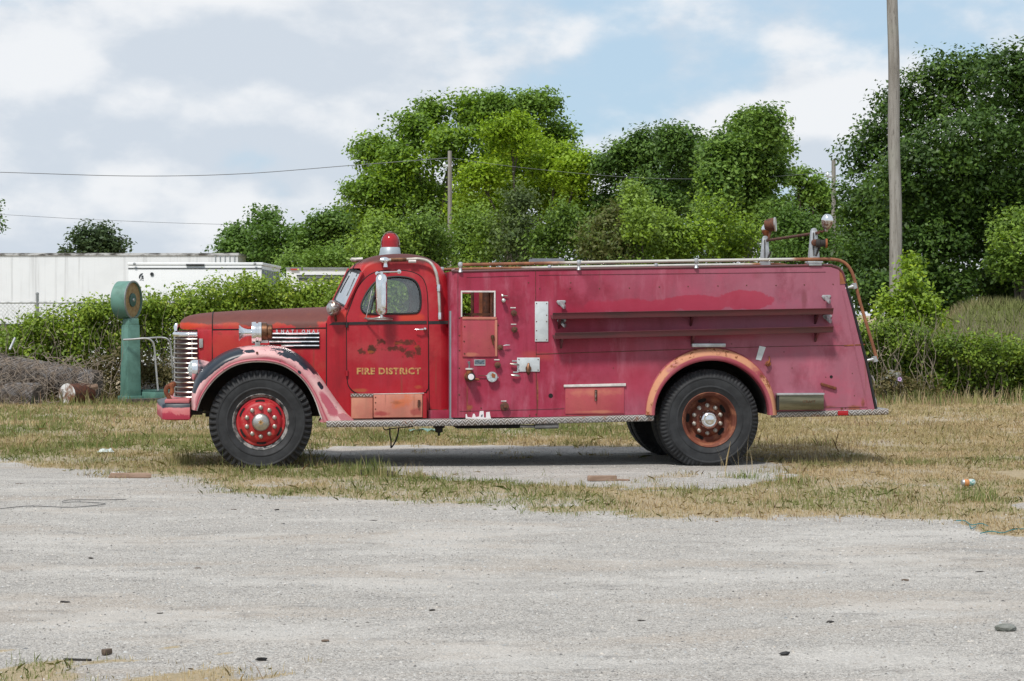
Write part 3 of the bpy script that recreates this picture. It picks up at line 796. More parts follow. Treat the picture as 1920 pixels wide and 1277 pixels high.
# inside of the pump bay
MB().box((Q(945, 0, .2).x, .03, .6), (Q(947, 0, .2).x, 2 * YC - .03, Q(945, 530, 0).z)).build('bulkhead', M['rail_rust'], T)
pb = MB().box((Q(897, 0, 2.0).x, 1.9, .9), (Q(935, 0, 2.0).x, 1.93, 2.0)); pb.build('pump_bay_panel', M['rail_rust'], T)
MB().tube([(Q(912, 0, 1.2).x, 1.2, .7), (Q(912, 0, 1.2).x, 1.2, 2.0)], .045, 10).tube([(Q(888, 0, 1.2).x, 1.35, .7), (Q(888, 0, 1.2).x, 1.35, 2.0)], .018, 8).box((Q(862, 0, .8).x, .8, Q(0, 592, .8).z), (Q(935, 0, .8).x, .9, Q(0, 587, .8).z)).build('pump_pipe', M['rust_dark'], T)
hatch = plate_box(867, 594.5, 932, 669, -.014, -.001).build('hatch_door', M['hatch_paint'], T, bevel=.004)
plate_box(867, 594.5, 931, 599, -.022, -.0135).build('hatch_lip', M['box_paint'], hatch, bevel=.003)
plate_box(928.5, 600, 932.5, 668, -.020, -.0135).build('hatch_edge', M['box_paint'], hatch, bevel=.003)
MB().tube(cr([Q(923, 629, -.03), Q(923.5, 636, -.035), Q(925, 647, -.03)], 4), [.012, .012, .012, .012, .011, .010, .009, .008, .007], 8).lathe([(.02, 0), (.02, .02), (0, .024)], Q(923.5, 631.5, -.014), (0, -1, 0), 10).build('latch_handle', M['brown_metal'], hatch)
RIV = lathe_mesh('rivet', [(.008, 0), (.008, .003), (.005, .006), (0, .007)], M['rust_dark'], 8)
def rivet(u, v, y=0.0, par=None, s=1.0):
    p = Q(u, v, y); o = put(RIV, 'rivet', None, p); o.scale = (s, s, s); setpar(o, par or T)
for u, v in [(871, 612), (870, 640), (871, 663)]: rivet(u, v, -.014, hatch)
for u, v in [(861.5, 596), (861.5, 629), (861.5, 657), (934, 609.5), (861, 690), (861, 740), (881, 770), (902, 765), (993, 779), (1005, 777)]: rivet(u, v)
for u, v in [(991, 530), (1012, 541), (1070, 530), (1069, 541), (1124, 541), (1180, 540), (1236, 538), (1290, 537), (1346, 536), (1400, 535), (1455, 535), (1508, 534), (1562, 533)]: rivet(u, v, 0, None, .85)
for u, v in [(1372, 645), (1470, 660), (1485, 690), (1598, 700), (1602, 742), (1548, 707), (1545, 733), (1330, 640), (1150, 690)]: rivet(u, v, 0, None, .7)
gp = plate_box(1003, 565.5, 1028, 640.5, -.010, 0).build('cover_plate', M['alu_plate'], T, bevel=.003)
for u, v in [(1006, 569), (1025, 569), (1006, 603), (1025, 603), (1006, 637), (1025, 637), (1025, 591), (1006, 620)]: rivet(u, v, -.010, gp, .8)
vp = plate_box(969.5, 670.5, 1012, 697, -.012, 0).build('valve_plate', M['alu_plate'], T, bevel=.005)
for u, v in [(973, 674), (1009, 674), (973, 694), (1009, 694)]: rivet(u, v, -.012, vp, .8)
MB().tube([Q(991, 681, -.03), Q(990.5, 690, -.05), Q(990.5, 697, -.05), Q(990.5, 703, -.04)], [.010, .022, .026, .008], 10).lathe([(.03, 0), (.03, .03)], Q(990.5, 691, -.01), (0, -1, 0), 12).build('drain_valve', M['brown_metal'], vp)
def knob(u, v, r, mat, name='control_knob', h=.05, lab=True):
    R = px(r)
    o = MB().lathe([(R * .55, 0), (R * .6, h * .4), (R, h * .5), (R * .96, h * .85), (R * .5, h), (R * .3, h), (R * .28, h * 1.25), (0, h * 1.28)], Q(u, v), (0, -1, 0), 14).build(name, M[mat], T)
    if lab: plate_box(u - 6, v - 11, u + 4, v - 9, -.004, 0).build('name_strip', M['white_strip'], o)
    return o
knob(963, 587, 6, 'rust_dark'); knob(964, 618, 6, 'rust_dark'); knob(937.5, 651.5, 5.5, 'rust_dark', lab=False); knob(932.5, 684.5, 6.2, 'rust_dark'); knob(945.5, 762, 8.5, 'rust_dark', 'drain_port')
MB().lathe([(px(3.0), 0), (px(3.6), .03), (px(4.4), .05), (px(3.5), .07), (0, .078)], Q(943, 563.5), (0, -1, 0), 14).build('pilot_lamp', M['chrome_dull'], T)
MB().tube([Q(942, 554.5, -.02), Q(952, 555, -.02)], .005, 6).lathe([(.014, 0), (.014, .02), (0, .028)], Q(942, 554.5, 0), (0, -1, 0), 8).build('lamp_switch', M['chrome_dull'], T)
MB().tube([Q(944, 648, -.03), Q(950, 647, -.035), Q(956, 647, -.03)], [.004, .008, .004], 8).build('pull_handle', M['chrome'], T)
plate_box(889, 674, 910, 685.5, -.006, 0).build('data_plate', M['chrome_dull'], T)
plate_box(890.3, 675.2, 908.7, 683.2, -.009, -.0055).build('data_plate', M['label_black'], T)
# discharge valve, lever and gauges
val = MB().lathe([(px(10), 0), (px(10), .04), (px(7), .07), (px(7), .11)], Q(880, 706), (0, -1, 0), 18).tube([Q(880, 706, -.06), Q(880, 694, -.06)], px(6), 12).tube([Q(878, 708, -.04), Q(898, 712, -.03)], px(2.2), 8).build('discharge_valve', M['rust'], T)
MB().lathe([(px(7.5), 0), (px(7.5), .015), (0, .016)], Q(880, 693, -.06), (0, 0, 1), 14).build('valve_flange', M['white_strip'], val)
MB().tube([Q(879.5, 692, -.06), Q(880, 685, -.07), Q(879, 678, -.075)], [.010, .008, .016], 8).build('valve_lever', M['zinc_pipe'], val)
MB().lathe([(px(7.2), 0), (px(7.6), .05), (px(7.0), .055)], Q(883, 706.5, -.10), (0, -1, 0), 18).build('gauge_rim', M['rubber_black'], val)
MB().lathe([(px(5.6), 0), (px(5.6), .012), (0, .013)], Q(883, 706.5, -.148), (0, -1, 0), 18).build('gauge_face', M['sticker_white'], val)
ga = MB().lathe([(px(9.5), 0), (px(10.2), .05), (px(9.6), .058)], Q(922, 706.5), (0, -1, 0), 24).tube([Q(911, 705, -.03), Q(915, 705, -.03)], .008, 6).tube([Q(930, 708, -.03), Q(934.5, 708, -.03)], .008, 6).build('pressure_gauge', M['aluminium'], T)
MB().lathe([(px(9.0), 0), (px(9.0), .006), (0, .007)], Q(922, 706.5, -.054), (0, -1, 0), 24).build('gauge_face', M['gauge_glass'], ga)
MB().plate([XZ(922, 699), XZ(928, 702), XZ(927, 708), XZ(922, 708), XZ(920, 703)], (), -.064, .003).build('gauge_needle', M['rust'], ga)
MB().tube([Q(896, 704.5, -.02), Q(912, 704.5, -.02)], .004, 6).build('gauge_tube', M['rust_dark'], ga)
for (u, v) in ((964, 682.5), (966, 703.5)):
    h = MB().tube([Q(u - 7.5, v - .6, -.03), Q(u - 2, v, -.04), Q(u + 4, v + .5, -.035), Q(u + 9, v + 1, -.015)], [(.008, .006), (.014, .010), (.014, .010), (.006, .006)], 8).build('valve_handle', M['chrome_dull'], T)
    plate_box(u - 4, v - 7, u + 6, v - 4.5, -.004, 0).build('name_strip', M['aluminium'], h)
MB().lathe([(px(4.3), .0), (px(4.3), .003), (px(3.2), .003), (0, .0025)], Q(1032.5, 742), (0, -1, 0), 16).build('bolt_hole', M['dark_hole'], T)
# torn paper left on the panel
TOR = [[(873, 785), (873, 777), (875, 776), (876.5, 782), (885, 783), (887, 775.5), (890, 776), (892, 782), (898, 781), (899.5, 771), (906.5, 770.5), (907.5, 783), (911, 783), (911.5, 773), (918, 772), (919, 779), (921, 786)]]
MB().plate([XZ(u, v) for u, v in TOR[0]], (), -.005, .004).build('torn_sticker', M['sticker_white'], T)
MB().plate([XZ(902, 778), XZ(905, 777), XZ(904.5, 781), XZ(901.5, 782)], (), -.007, .002).build('torn_sticker', M['label_black'], T)
# locker
lk = plate_box(1060, 725.5, 1170.5, 776, -.010, 0).build('locker_door', M['hatch_paint'], T, bevel=.003)
ls = MB().prism([Q(1057, 726, -.022), Q(1173.5, 724, -.022), Q(1173.5, 724, .0), Q(1057, 726, .0), Q(1057, 721.4, -.022), Q(1173.5, 718.6, -.022), Q(1173.5, 718.6, .0), Q(1057, 721.4, .0)]).build('locker_hinge', M['white_strip'], lk, bevel=.003)
plate_box(1115, 731, 1120, 752, -.016, -.009).build('latch_plate', M['rust_dark'], lk, bevel=.003)
MB().tube([Q(1117, 733, -.03), Q(1117, 751, -.03)], .007, 8).build('latch_handle', M['chrome_rusty'], lk)

# hose trays
def tray(u0, v0, u1, v1, h):
    a0, a1 = Q(u0, v0, -.17), Q(u1, v1, -.17); hh = px(h)
    rows = []
    for p in [a0.lerp(a1, k / 10) for k in range(11)]:
        x, z = p.x, p.z
        rows.append([(x, 0, z - hh * .50), (x, -.160, z - hh * .98), (x, -.164, z - hh), (x, -.168, z - hh * .97), (x, -.184, z - hh * .22), (x, -.196, z - hh * .06), (x, -.196, z), (x, -.176, z - hh * .12), (x, -.158, z - hh * .86), (x, 0, z - hh * .36)])
    m = len(rows[0]); b = MB().grid(rows, closed=True); b.f.append(tuple(range(m))); b.f.append(tuple(len(rows) * m - 1 - k for k in range(m)))
    o = b.build('hose_tray', M['trim_maroon'], T, angle=22)
    for t in (.03, .5, .95):
        p = a0.lerp(a1, t); q = Vector((p.x, 0, p.z))
        MB().add([(q.x - .01, 0, q.z - hh * .5), (q.x - .01, -.14, q.z - hh * .9), (q.x - .01, 0, q.z - hh - .10), (q.x + .01, 0, q.z - hh * .5), (q.x + .01, -.14, q.z - hh * .9), (q.x + .01, 0, q.z - hh - .10)], [(0, 1, 2), (5, 4, 3), (0, 3, 4, 1), (1, 4, 5, 2), (2, 5, 3, 0)]).build('tray_bracket', M['trim_maroon'], o)
    return o
tray(1036, 586.5, 1562, 577.5, 12); tray(1040, 624, 1562, 611.5, 12)
for (u, v) in ((1052, 571), (1053, 606), (1549, 561), (1551, 598)):
    b = MB().plate([XZ(u - 9, v - 5), XZ(u - 7, v - 8), XZ(u + 7, v - 8), XZ(u + 9, v - 6), XZ(u + 6, v - 1), XZ(u - 5, v + 1)], (), -.012, .012)
    b.prism([Q(u - 3, v + 1, -.05), Q(u + 5, v + 9, -.09), Q(u + 9, v + 7, -.04), Q(u + 5, v - 2, -.01), Q(u - 3, v - 6, -.05), Q(u + 5, v + 3, -.09), Q(u + 9, v + 2, -.04), Q(u + 3, v - 7, -.01)])
    b.build('tray_clamp', M['cast_alu'], T, bevel=.004)
# rear fittings
o = MB().prism([Q(1417, 674, -.006), Q(1427, 676, -.006), Q(1427, 676, 0), Q(1417, 674, 0), Q(1424, 648.5, -.006), Q(1436, 651, -.006), Q(1436, 651, 0), Q(1424, 648.5, 0)]).build('tag_plate', M['alu_plate'], T)
MB().tube(cr([Q(1442, 668, -.02), Q(1443, 675, -.03), Q(1440, 682, -.05), Q(1434, 684, -.05)], 4), [.008] * 13, 8).lathe([(.030, 0), (.026, .03), (0, .034)], Q(1440, 682, 0), (0, -1, 0), 12).build('hose_hook', M['rust'], T)
MB().prism([Q(1538, 722, -.03), Q(1567, 731, -.03), Q(1567, 731, .0), Q(1538, 722, .0), Q(1539, 717, -.03), Q(1569, 726, -.03), Q(1569, 726, 0), Q(1539, 717, 0)]).build('grab_bracket', M['rust'], T, bevel=.008)
MB().lathe([(px(3), 0), (px(3), .003), (0, .002)], Q(1558.5, 706.5), (0, -1, 0), 12).build('bolt_hole', M['dark_hole'], T)
sb = plate_box(1460.5, 741, 1545, 769, -.07, .0).build('step_box', M['olive_chrome'], T, bevel=.008)
plate_box(1457, 737, 1546, 741.5, -.085, .0).build('step_box_lid', M['aluminium'], sb, bevel=.005)
plate_box(1457, 741.5, 1461, 769, -.072, .0).build('step_box_edge', M['rubber_black'], sb)
text_mesh('step_box_mark', 'CRAFT', .035, M['brown_metal'], sb, Q(1505, 755, -.071), 1.3)
MB().lathe([(.0, .0), (.018, .01), (.024, .05), (.020, .11), (.010, .15), (0, .155)], Q(1641, 769, .06), (-.10, 0, 1), 14).build('tail_lamp', M['chrome'], T)
MB().tube(cr([Q(1634, 704, .02), Q(1638, 712, .01), Q(1639, 722, .02)], 4), .009, 8).build('tail_hook', M['chrome_rusty'], T)

# handrails on both sides, bent down at the back
RAILP = [(864, 496.5), (1085, 492.5), (1305, 489), (1527, 486), (1562, 486.5), (1580, 491), (1592, 502), (1601, 522), (1612, 566), (1628, 620), (1641, 664), (1643, 674)]
for yy in (-.01, 2 * YC + .01):
    pts = [Vector((p.x, yy, p.z)) for p in cr([Q(u, v, 0) for u, v in RAILP], 5)]
    hr = MB().tube(pts, px(3.2), 10).build('handrail', M['handrail'], T)
    for u, v in ((863, 496.5), (1085, 492.5), (1305, 489)):
        p = Q(u, v, 0); p.y = yy
        MB().lathe([(px(4.6), -.075), (px(3.2), -.06), (px(2.4), -.035), (px(4.2), -.018), (px(5.0), 0), (px(4.2), .02), (px(2), .028), (0, .03)], p, (0, 0, 1), 14).build('rail_stanchion', M['aluminium'], hr)
    for (u, v, u2, v2) in ((1602, 536, 1586, 541), (1640, 673, 1626, 676)):
        a = Q(u, v, 0); a.y = yy; b = Q(u2, v2, 0); b.y = yy + (.02 if yy < 1 else -.02)
        MB().tube([a, a.lerp(b, .3), a.lerp(b, .5), b], [px(4.6), px(4.2), px(2.8), px(2.6)], 10).lathe([(px(4.8), -.03), (px(4.8), .03)], a, (-.25, 0, 1), 12).build('rail_bracket', M['aluminium'], hr)
MB().box(tuple(Q(1000, 491, 1.2)), tuple(Q(1049, 486.5, 1.6))).build('deck_locker', M['zinc_pipe'], T)
MB().tube(cr([Q(1486, 497, .3), Q(1500, 500, .2), Q(1510, 496, .1), Q(1518, 498, .05)], 4), .008, 6).build('loose_wire', M['gold_letter'], T)

# rear light bar: two cast posts, cross pipe, four lamps
def lpost(y, s=1):
    a = [Q(1515, 489, y), Q(1539, 489, y)]
    def R(u, v, dy): p = Q(u, v, 0); return (p.x, y + dy, p.z)
    b = MB().prism([R(1518, 488, -.05), R(1537, 488, -.05), R(1537, 488, .05), R(1518, 488, .05), R(1522.5, 432, -.03), R(1533, 432, -.03), R(1533, 432, .03), R(1522.5, 432, .03)])
    b.tube([R(1527.8, 432.5, -.03), R(1527.8, 432.5, .03)], px(5.3), 14)
    b.box(R(1516, 498, -.06), R(1540, 493, .06)).box(R(1514, 493.2, -.07), R(1542, 490, .07))
    p = b.build('lamp_post', M['aluminium'], T, bevel=.004)
    MB().tube([R(1524.5, 436, -.055), R(1525.5, 480, -.056)], .005, 6).tube([R(1537, 462, -.055), R(1529, 480, -.055)], .010, 6).build('post_cable', M['underbody'], p)
    return p
pn = lpost(.04); pf = lpost(2 * YC - .04)
pp = Q(1527.8, 437, 0)
MB().tube([(pp.x + .02, -.06, pp.z), (pp.x + .02, 2 * YC + .06, pp.z)], px(3.0), 10).build('light_bar', M['rust_dark'], T)
# lamps: mirror-bright bowls looking back, and a rusty spotlight
def bowl(c, ax, r, name, mat, mat2):
    o = MB().lathe([(0, -r * 1.05), (r * .45, -r * .98), (r * .80, -r * .62), (r * .98, -r * .15), (r, .05 * r), (r * .96, .12 * r)], c, ax, 20).build(name, M[mat], T)
    MB().lathe([(r * .95, .10 * r), (r * .7, .2 * r), (0, .26 * r)], c, ax, 20).build('lamp_glass', M[mat2], o)
    return o
b1 = Q(1551, 413, -.02); o = bowl(b1, (-.1, .15, -1.0), px(11.5), 'flood_lamp', 'chrome', 'chrome')
MB().lathe([(px(11), 0), (px(10.6), -.03), (px(7.5), -.07), (px(3.5), -.085), (px(3), -.11), (0, -.112)], b1 - Vector((0, 0, .01)), (.1, 0, 1), 18).build('lamp_housing', M['chrome_rusty'], o)
MB().tube([b1 + Vector((-.02, .02, -.10)), b1 + Vector((-.04, .04, -.12)), (pp.x + .05, .02, pp.z + .02)], .012, 8).build('lamp_arm', M['rust_dark'], o)
b2 = Q(1437, 430, 2.28); b2.x = Q(1437, 430, 2.28).x; o = bowl(b2, (.1, .1, -1.0), px(10, 2), 'flood_lamp', 'chrome', 'chrome')
MB().lathe([(px(10, 2), 0), (px(9, 2), -.04), (px(5, 2), -.08), (0, -.10)], b2 - Vector((0, 0, .005)), (-.2, 0, 1), 18).build('lamp_housing', M['rust'], o)
MB().tube([b2 + Vector((0, 0, -.08)), (pp.x, 2.25, pp.z)], .012, 8).build('lamp_arm', M['rust_dark'], o)
b3 = Q(1448.5, 421, 2.1); o = MB().lathe([(0, -.10), (.05, -.09), (.072, -.04), (.078, 0), (.078, .03), (.070, .035)], b3, (.95, -.35, .05), 18).build('spot_lamp', M['rust_dark'], T)
MB().lathe([(.080, .02), (.084, .03), (.080, .04), (.070, .038)], b3, (.95, -.35, .05), 18).build('lamp_glass', M['chrome_dull'], o)
MB().tube([b3 + Vector((-.02, 0, -.06)), (pp.x, 2.1, pp.z)], .014, 8).build('lamp_arm', M['rust_dark'], o)
b4 = Q(1533, 456, -.06); o = MB().lathe([(.0, -.02), (.042, -.015), (.046, .0), (.046, .02), (.036, .03), (.036, .065), (.045, .075), (.045, .095), (0, .097)], b4, (1, -.15, 0), 18).build('spot_lamp', M['underbody'], T)
MB().lathe([(.047, .08), (.049, .10), (.0, .102)], b4, (1, -.15, 0), 18).build('lamp_glass', M['rust'], o)
MB().lathe([(px(6.5), 0), (px(6.5), .02), (px(4), .03), (0, .032)], Q(1527, 455, -.03), (0, -1, 0), 14).build('lamp_mount', M['rust_dark'], o)

# ---- cab
YS = .25
ZB = Q(0, 602, YS).z
def ycab(x, z): return YS + max(0.0, z - ZB) * .13
def CX(u, v): return XZ(u, v, YS + .03)
TOPA = [(679, 511), (690, 500), (712, 492), (745, 489), (775, 491), (800, 499.5), (816, 517), (823, 545), (826, 600), (826, 770)]
TOPB = [(657, 503), (671, 491.5), (700, 480), (740, 475.5), (776, 477.5), (805, 487), (824, 504), (835, 530), (841, 585), (842, 770)]
A = cr([(*CX(u, v), 0) for u, v in TOPA], 6); Bc = cr([(*XZ(u, v, YC - .35), 0) for u, v in TOPB], 6)
side_out = [(p.x, p.y) for p in A] + [CX(826, 786), CX(611, 788), CX(611, 606), CX(616, 594), CX(630, 586), CX(648, 578)]
DW = cr([(677, 577, 0), (680, 564, 0), (690, 545, 0), (704, 529, 0), (722, 521, 0), (748, 518.5, 0), (770, 522, 0), (782, 531, 0), (788, 549, 0), (788.5, 572, 0), (784, 584, 0), (774, 587.5, 0), (735, 588.5, 0), (695, 588.5, 0), (682, 586, 0)], 4, True)
def scaled(poly, k):
    cx = sum(p[0] for p in poly) / len(poly); cz = sum(p[1] for p in poly) / len(poly)
    return [(cx + (p[0] - cx) * k, cz + (p[1] - cz) * k) for p in poly]
dwin = [CX(p.x, p.y) for p in DW]; cwin = scaled(dwin, 1.09)
MB().plate(side_out, [cwin], ycab, .03, cell=.09).build('cab_side', M['cab_paint'], T)
MB().plate(side_out, [cwin], lambda x, z: 2 * YC - ycab(x, z), -.03, cell=.12).build('cab_side', M['cab_paint'], T)
rows = []; nA = len(A); RR = .17
def shell_row(phi=None, ty=None):
    row = []
    for i in range(nA):
        a, b = A[i], Bc[i]; t = i / (nA - 1)
        fr_ = max(0.0, 1 - t / .42) ** 1.5       # near the windscreen the roof sweeps forward to the middle
        ya = ycab(a.x, a.y)
        if phi is not None:
            s = math.sin(phi); y = ya + RR * (1 - math.cos(phi)); x = a.x + (b.x - a.x) * s * (1 - .8 * fr_); z = a.y + (b.y - a.y) * s * (1 - .12)
        else:
            f = ty; y = ya + RR + (YC - ya - RR) * f; q = 1 - (1 - f) ** 2
            x = a.x + (b.x - a.x) * (1 - .8 * fr_ * (1 - q)); z = a.y + (b.y - a.y) * (.88 + .12 * q)
        row.append(Vector((x, y, z)))
    return row
half = [shell_row(phi=math.pi / 2 * k / 7) for k in range(8)] + [shell_row(ty=f) for f in (.25, .5, .75, 1.0)]
full = half + [[mir(p) for p in r] for r in reversed(half[:-1])]
roof = MB().grid(full).build('roof', M['cab_paint'], T, angle=80)
# windscreen in two halves meeting in a vee
def WS(u, v, y): return Q(u, v, y)
wo_t, wo_b = WS(679, 511.5, .30), WS(648, 577.5, .27)
wc_t, wc_b = half[-1][0].copy(), Q(627, 564, YC - .35); wc_b.y = YC
wc_t = Vector((half[-1][0].x, YC, half[-1][0].z))
for sgn in (0, 1):
    f = (lambda p: Vector(p)) if sgn == 0 else mir
    q = [wo_b, wo_t, wc_t, wc_b]; c = sum(q, Vector()) / 4
    def rounded(k):
        pts = []
        for i in range(4):
            a, p, b = q[i - 1], q[i], q[(i + 1) % 4]
            for t in (0, .33, .66, 1):
                e1 = p.lerp(a, .12); e2 = p.lerp(b, .12)
                pts.append(e1.lerp(p, t).lerp(p.lerp(e2, t), t))
        return [c + (p - c) * k for p in pts]
    outer = [f(p) for p in rounded(1.0)]; inner = [f(p) for p in rounded(.90)]
    n_ = (wo_t - wo_b).cross(wc_b - wo_b).normalized(); off = Vector((-.012, 0, .006))
    MB().grid([[p for p in [f(x) for x in [c + (p - c) * 1.07 for p in rounded(1.0)]]], inner], closed=True).build('windscreen_frame', M['rubber_black'], T)
    g = MB().add(inner + [sum(inner, Vector()) / len(inner)], [(i, (i + 1) % 16, 16) for i in range(16)]).build('windscreen', M['windscreen'], T, smooth=False)
    MB().tube(cr([f(p) for p in rounded(.94)], 2, True) + [f(rounded(.94)[0])], .012, 6).build('windscreen_gasket', M['rubber_black'], g)
MB().tube([wc_b, wc_t], .018, 8).build('windscreen_pillar', M['cab_paint'], T)
MB().tube([mir(wo_b), mir(wo_t)], .020, 8).build('windscreen_pillar', M['cab_paint'], T)
MB().tube([wo_b + Vector((0, -.004, 0)), wo_t + Vector((0, -.004, 0))], .020, 8).build('windscreen_pillar', M['cab_paint'], T)
# wiper
MB().tube([Q(638, 549, .75), Q(645, 535, .75), Q(655, 517, .75)], .007, 6).tube([Q(666, 495, .75), Q(656, 513, .75)], .006, 6).build('wiper', M['rubber_black'], T)
MB().tube([Q(664, 487, .8), Q(680, 486, .8)], px(4), 10).lathe([(px(4.6), 0), (px(4.2), .05), (0, .07)], Q(668, 487.5, .8), (-1, 0, .1), 12).build('marker_lamp', M['rail_cream'], T)
# interior: seat, wheel, floor, dash
MB().box((Q(735, 0, .8).x, .36, .75), (Q(820, 0, .8).x, 1.94, 1.12)).box((Q(803, 0, .8).x, .36, 1.10), (Q(828, 0, .8).x, 1.94, Q(0, 590, 1).z)).build('bench_seat', M['seat_vinyl'], T, bevel=.04)
MB().tube([Q(690, 577, .7) + Vector((.19 * math.cos(a) * .5, .19 * math.sin(a), .19 * math.cos(a) * .8)) for a in [2 * math.pi * k / 28 for k in range(29)]], .014, 8).tube([Q(690, 577, .7), Q(665, 600, .7)], .02, 8).build('steering_wheel', M['rubber_black'], T)
MB().box((Q(640, 0, .8).x, .30, Q(0, 602, .8).z), (Q(662, 0, .8).x, 2.0, Q(0, 583, .8).z)).box((Q(614, 0, .8).x, .30, .60), (Q(826, 0, .8).x, 2.0, .63)).build('dashboard', M['seat_vinyl'], T)
# doors
DO = [(650, 602), (650, 594), (660, 568), (671, 541), (688, 520), (706, 510.5), (729, 507.5), (752, 507.5), (774, 511), (790, 520), (798, 536), (801, 561), (801.5, 600), (802, 660), (802, 722), (799, 731), (792, 736), (740, 738), (685, 738.5), (668, 736), (656, 726), (651.5, 710), (650.5, 660)]
dout = [(p.x, p.y) for p in cr([(*CX(u, v), 0) for u, v in DO], 4, True)]
for sgn in (0, 1):
    if sgn == 0: yf = lambda x, z: ycab(x, z) - .012; th = .012
    else: yf = lambda x, z: 2 * YC - ycab(x, z) + .012; th = -.012
    d = MB().plate(dout, [dwin], yf, th, cell=.09).build('door', M['door_paint'], T, angle=30)
    rim = [Vector((x, yf(x, z) * 1.0 + (-.004 if sgn == 0 else .004), z)) for x, z in dwin]
    MB().tube(rim + [rim[0]], .010, 6, False).build('window_rubber', M['rubber_black'], d)
    gl = scaled(dwin, 1.03)
    MB().plate(gl, (), (lambda x, z: ycab(x, z) + .012) if sgn == 0 else (lambda x, z: 2 * YC - ycab(x, z) - .012), .004 if sgn == 0 else -.004).build('window_pane', M['glass'], d, smooth=False)
    ps = [Vector((x, ycab(x, z) + .004 if sgn == 0 else 2 * YC - ycab(x, z) - .004, z)) for x, z in (CX(694, 588), CX(709, 526))]
    MB().tube(ps, [(.009, .009)] * 2, 6).build('vent_pillar', M['rubber_black'], d)
    so = scaled(dout, 1.0); cen = (sum(p[0] for p in so) / len(so), sum(p[1] for p in so) / len(so))
    ring_ = [Vector((cen[0] + (x - cen[0]) * 1.006, (yf(x, z) + (.009 if sgn == 0 else -.009)), cen[1] + (z - cen[1]) * 1.006)) for x, z in dout]
    MB().tube(ring_ + [ring_[0]], .0065, 6, False).build('door_gap', M['dark_hole'], d)
    if sgn == 0:
        door = d
        MB().tube([Q(778, 617.5, YS - .05), Q(786, 618, YS - .06), Q(794, 617.5, YS - .055)], [(.005, .004), (.008, .008), (.009, .010)], 8).lathe([(.022, 0), (.020, .02), (.012, .05), (0, .055)], Q(796.5, 616.5, YS - .012), (0, -1, 0), 12).build('door_handle', M['chrome'], d)
        text_mesh('lettering', 'FIRE DISTRICT', px(16.2, .25), M['gold_letter'], d, Q(668.5, 701.5, YS - .014), 1.0, .0015, 1.12, .004)
        for v in (609, 700): MB().tube([Q(650.5, v - 5, YS - .02), Q(650.5, v + 5, YS - .02)], .016, 8).build('hinge', M['rubber_black' if v < 650 else 'cab_paint'], d)
# letter stretch to the width seen
lt = [c for c in door.children if c.name.startswith('lettering')][0]
bx = [v.co.x for v in lt.data.vertices]; want = Q(788.5, 695, YS).x - Q(668.5, 695, YS).x; k = want / (max(bx) - min(bx)); x0 = min(bx)
lt.data.transform(Matrix.Translation((x0, 0, 0)) @ Matrix.Diagonal((k, 1, 1, 1)) @ Matrix.Translation((-x0, 0, 0)))
# belt stripe
MB().prism([Q(616, 609.5, YS - .002), Q(841, 607.5, YS - .002), Q(841, 607.5, YS + .02), Q(616, 609.5, YS + .02), Q(624, 604.5, YS - .002), Q(841, 601.5, YS - .002), Q(841, 601.5, YS + .02), Q(624, 604.5, YS + .02)]).build('belt_stripe', M['black_stripe'], T)
MB().prism([Q(652, 609, YS - .018), Q(800, 607.3, YS - .018), Q(800, 607.3, YS), Q(652, 609, YS), Q(652, 604, YS - .018), Q(800, 601.5, YS - .018), Q(800, 601.5, YS), Q(652, 604, YS)]).build('belt_stripe', M['black_stripe'], door)
MB().tube([Q(612, 790, YS - .002), Q(612, 606, YS - .002)], .005, 6).tube([Q(803, 600, YS), Q(805, 768, YS)], .004, 6).build('cab_seam', M['dark_hole'], T)
# quarter behind the door, sill
MB().tube([Q(806, 768.5, YS - .002), Q(838, 768, YS + .01)], .005, 6).build('cab_seam', M['rust_dark'], T)
plate_box(803, 769, 848, 786, YS - .05, YS + .2).build('cab_sill', M['body_paint'], T, bevel=.004)
# step boxes under the door
s1 = plate_box(659, 743, 699, 785, .13, .26).build('door_step', M['box_paint'], T, bevel=.006)
plate_box(658, 738.5, 699.5, 743.5, .12, .26).build('step_tread', M['chequer_plate'], s1)
s2 = plate_box(700.5, 739.5, 792, 783, .105, .26).build('battery_locker', M['box_paint'], T, bevel=.006)
for u, v in ((704, 745), (704, 755), (704, 767)): rivet(u, v, .105, s2, .9)
MB().tube([Q(786, 750, .09), Q(784.5, 764, .09)], [(.012, .016), (.008, .010)], 8).build('locker_latch', M['rust_dark'], s2)
plate_box(792.5, 738, 800, 784, .12, .26).build('step_end', M['side_paint'], T, bevel=.004)
MB().tube([Q(700, 739, .11), Q(795, 737.5, .11)], [(.004, .006)] * 2, 6).build('locker_hinge', M['white_strip'], T)

# pipe standing in the gap behind the cab
MB().tube([Q(847, 785, .06), Q(847, 583, .06)], px(5.0), 14).build('drain_pipe', M['zinc_pipe'], T)
MB().box(tuple(Q(836, 783, .5)), tuple(Q(852, 515, .9))).build('gap_panel', M['rust_dark'], T)
